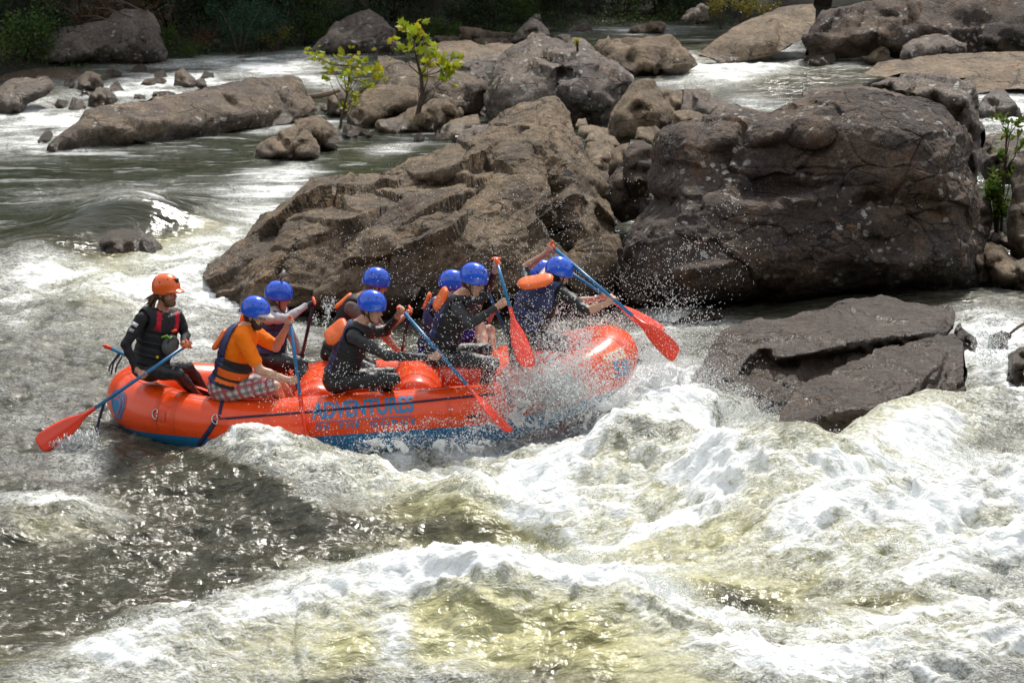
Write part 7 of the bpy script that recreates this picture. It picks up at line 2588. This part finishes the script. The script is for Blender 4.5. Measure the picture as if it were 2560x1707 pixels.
def build_spray():
    rr = np.random.default_rng(3)
    groups = {
        'bow': ([(1400, 985, 25.75, 60, 45, .15, 5200, .0032, .012), (1330, 960, 25.8, 50, 45, .15, 2600, .003, .011), (1425, 905, 25.85, 40, 40, .2, 2200, .0028, .010), (1440, 975, 25.7, 45, 28, .2, 1600, .003, .011), (1290, 1020, 25.68, 60, 35, .15, 2000, .0033, .011),
                 (1380, 880, 26.3, 60, 40, .3, 1500, .0028, .008), (1430, 840, 26.8, 50, 25, .4, 1500, .003, .009), (1480, 800, 27.0, 60, 30, .4, 900, .003, .008), (1170, 1100, 25.6, 90, 26, .15, 1300, .003, .011), (1000, 1115, 25.55, 90, 20, .15, 900, .003, .010), (1370, 975, 25.75, 70, 45, .15, 10000, .0013, .0035), (1330, 925, 25.9, 70, 55, .2, 6000, .0012, .003), (1150, 1110, 25.6, 140, 22, .15, 3500, .0013, .0035)],
                'white spray thrown up over the near side of the raft bow'),
        'air': ([(1600, 710, 27.0, 75, 60, .8, 700, .0018, .0048), (1450, 640, 27.2, 110, 90, .8, 500, .002, .0045), (1250, 620, 27.2, 160, 90, .8, 500, .0022, .005), (1680, 780, 26.8, 70, 50, .6, 900, .003, .007), (1100, 800, 25.8, 120, 90, .3, 500, .0022, .005), (930, 930, 25.7, 110, 50, .2, 650, .0024, .006),
                 (1150, 900, 25.7, 90, 50, .2, 600, .0024, .006), (1320, 830, 25.9, 60, 50, .3, 600, .0024, .006), (800, 640, 29, 160, 80, 1.5, 300, .0025, .005), (720, 1010, 25.6, 80, 40, .15, 300, .0025, .006), (1800, 650, 28, 80, 60, .8, 300, .0026, .006)],
                'fine droplets hanging in the air over the crew and before the rocks'),
        'mound': ([(1230, 1385, 19.6, 60, 14, .1, 1100, .0028, .010), (1080, 1405, 19.7, 70, 12, .1, 900, .0026, .009), (1380, 1410, 19.6, 70, 14, .1, 900, .0028, .010), (1500, 1430, 19.5, 60, 18, .1, 1100, .003, .011), (1620, 1480, 19.3, 50, 20, .1, 900, .003, .011), (1780, 1550, 18.9, 60, 18, .1, 700, .003, .010),
                   (880, 1450, 19.8, 60, 10, .1, 500, .0026, .008), (650, 1480, 20.0, 60, 10, .1, 400, .0026, .008), (400, 1560, 19.6, 70, 14, .1, 400, .0026, .008), (1240, 1395, 19.6, 130, 16, .1, 7000, .0010, .003), (1560, 1460, 19.3, 110, 22, .1, 6000, .0010, .003)],
                  'spikes and droplets flying off the crest of the near wave'),
        'slab': ([(1790, 985, 26.2, 40, 25, .15, 1300, .003, .010), (1860, 1050, 25.6, 50, 25, .15, 1400, .003, .010), (1950, 1095, 25.2, 50, 20, .15, 1200, .003, .010), (1680, 960, 26.4, 60, 40, .3, 1500, .003, .009), (2080, 1110, 24.8, 50, 20, .1, 700, .003, .010), (2180, 1095, 24.6, 40, 20, .1, 500, .003, .010), (1620, 930, 26.6, 40, 40, .3, 1400, .003, .009), (1660, 950, 26.2, 80, 45, .3, 14000, .0014, .004), (1580, 1010, 25.7, 70, 50, .2, 7000, .0014, .004), (1880, 1050, 25.5, 90, 30, .2, 7000, .0013, .0035)],
                 'white spray breaking against the foot of the wet slab'),
        'right': ([(2200, 1170, 23.4, 80, 14, .2, 900, .003, .010), (2400, 1150, 23.2, 70, 16, .2, 900, .003, .010), (2050, 1260, 22.4, 90, 16, .2, 700, .003, .009), (2300, 1370, 21.0, 90, 14, .2, 700, .003, .009), (2480, 870, 27.6, 30, 35, .15, 1500, .003, .010), (1750, 1150, 24.2, 90, 20, .2, 1000, .003, .010), (2100, 1560, 19.6, 120, 16, .2, 600, .003, .009)],
                  'white droplets over the waves on the right'),
        'left': ([(480, 700, 32.6, 22, 30, .15, 700, .003, .009), (430, 740, 32.2, 30, 26, .15, 500, .003, .009), (700, 815, 30.8, 40, 12, .2, 400, .003, .008), (810, 790, 31, 15, 25, .2, 350, .003, .009), (560, 600, 36, 40, 10, .3, 350, .003, .008)],
                 'white spray along the left foot of the slanting ledge'),
    }
    for k, (L, lab) in groups.items():
        PR = [cloud(rr, *c) for c in L]
        P = np.concatenate([p for p, _ in PR])
        R = np.concatenate([r for _, r in PR])
        drops(P, R, 'spray', lab)
    # water running off the guide's blade
    n = 2600
    f = rr.uniform(0, 1, n)
    g = rr.uniform(0, 1, n) ** 1.2
    x = 125 + 115 * f + rr.normal(0, 5, n) + g * 20
    y = 1108 - 34 * f + g * (95 + 40 * f) + rr.normal(0, 5, n)
    Yv = 25.7 + rr.normal(0, .03, n)
    P = at_np(x, y, Yv)
    R = .0032 * (rr.uniform(0, 1, n) + .02) ** -.4
    drops(P, R, 'spray', 'curtain of water running off the blade of the guide', np.tile([1, 1, 2.6], (n, 1)))
    # torn sheets of water: thin curved films with holes
    for lab, spots in (('torn white sheets of water splashing over the side of the orange bow', [((1360, 1000, 25.74), (.36, .13, .17), 1), ((1430, 965, 25.78), (.22, .12, .18), 2), ((1290, 1040, 25.7), (.26, .10, .13), 3), ((1385, 935, 25.9), (.22, .14, .20), 4), ((1150, 1115, 25.55), (.36, .10, .12), 5), ((960, 1110, 25.5), (.34, .10, .10), 6)]),
                       ('ragged white crest torn off the near wave', [((1215, 1405, 19.6), (.26, .10, .12), 11), ((1080, 1425, 19.65), (.26, .10, .10), 12), ((1370, 1425, 19.55), (.26, .10, .12), 13), ((1510, 1450, 19.45), (.24, .10, .12), 14), ((1640, 1510, 19.2), (.24, .10, .12), 15), ((920, 1455, 19.7), (.26, .10, .08), 16), ((1770, 1575, 18.9), (.22, .10, .10), 17), ((740, 1475, 19.9), (.26, .10, .07), 18)]),
                       ('ragged white crests of the waves below the wet slab', [((2130, 1150, 23.5), (.36, .12, .10), 21), ((1960, 1120, 25.0), (.30, .12, .14), 22), ((1840, 1050, 25.7), (.26, .12, .14), 23), ((2300, 1180, 23.2), (.30, .10, .08), 24), ((1700, 1080, 25.6), (.36, .14, .14), 25), ((1600, 985, 25.9), (.34, .14, .22), 26), ((1690, 960, 26.1), (.30, .14, .18), 27), ((1530, 1040, 25.7), (.30, .13, .18), 28)])):
        VV, FF, nv = [], [], 0
        for (px, py, Y), ext, sd in spots:
            c = at(px, py, Y)
            hv = .0125
            lo = np.array(c) - np.array(ext) * 1.25
            nn = (np.array(ext) * 2.5 / hv).astype(int)
            G = np.stack(np.meshgrid(*[lo[k] + hv * np.arange(nn[k]) for k in range(3)], indexing='ij'), -1).reshape(-1, 3)
            q = G * np.array([5.5, 7.0, 6.5]) + np.stack([G[:, 2] * -2.0, 0 * G[:, 0], G[:, 0] * .8], -1)
            wv = np.stack([noise3(q * .7 + 9 * k, sd * 7 + k) for k in range(3)], -1)
            n1 = noise3(q + wv * 1.2, sd)
            n2 = noise3(q * 2.1 + wv * 2 + 31, sd + 50)
            n4 = noise3(q * 5.0 + 11, sd + 90)
            e = (G - np.array(c)) / np.array(ext)
            en = np.sqrt((e * e).sum(1))
            th = .085 + .05 * n4
            f = np.maximum(np.maximum((np.abs(n1) - th) * .1, (.02 - n2 - .25 * n4) * .1), (en - .75 + .9 * wv[:, 0] + .35 * n4) * .1)
            V, Q, _ = surface_nets(f.reshape(nn).astype(np.float32), lo, hv)
            VV.append(V)
            FF.append(Q + nv)
            nv += len(V)
        o = np_mesh('spray', np.concatenate(VV), np.concatenate(FF), M['spray'])
        settle(o)
        tag(o, lab, 'spray', None, 'stuff')


build_spray()
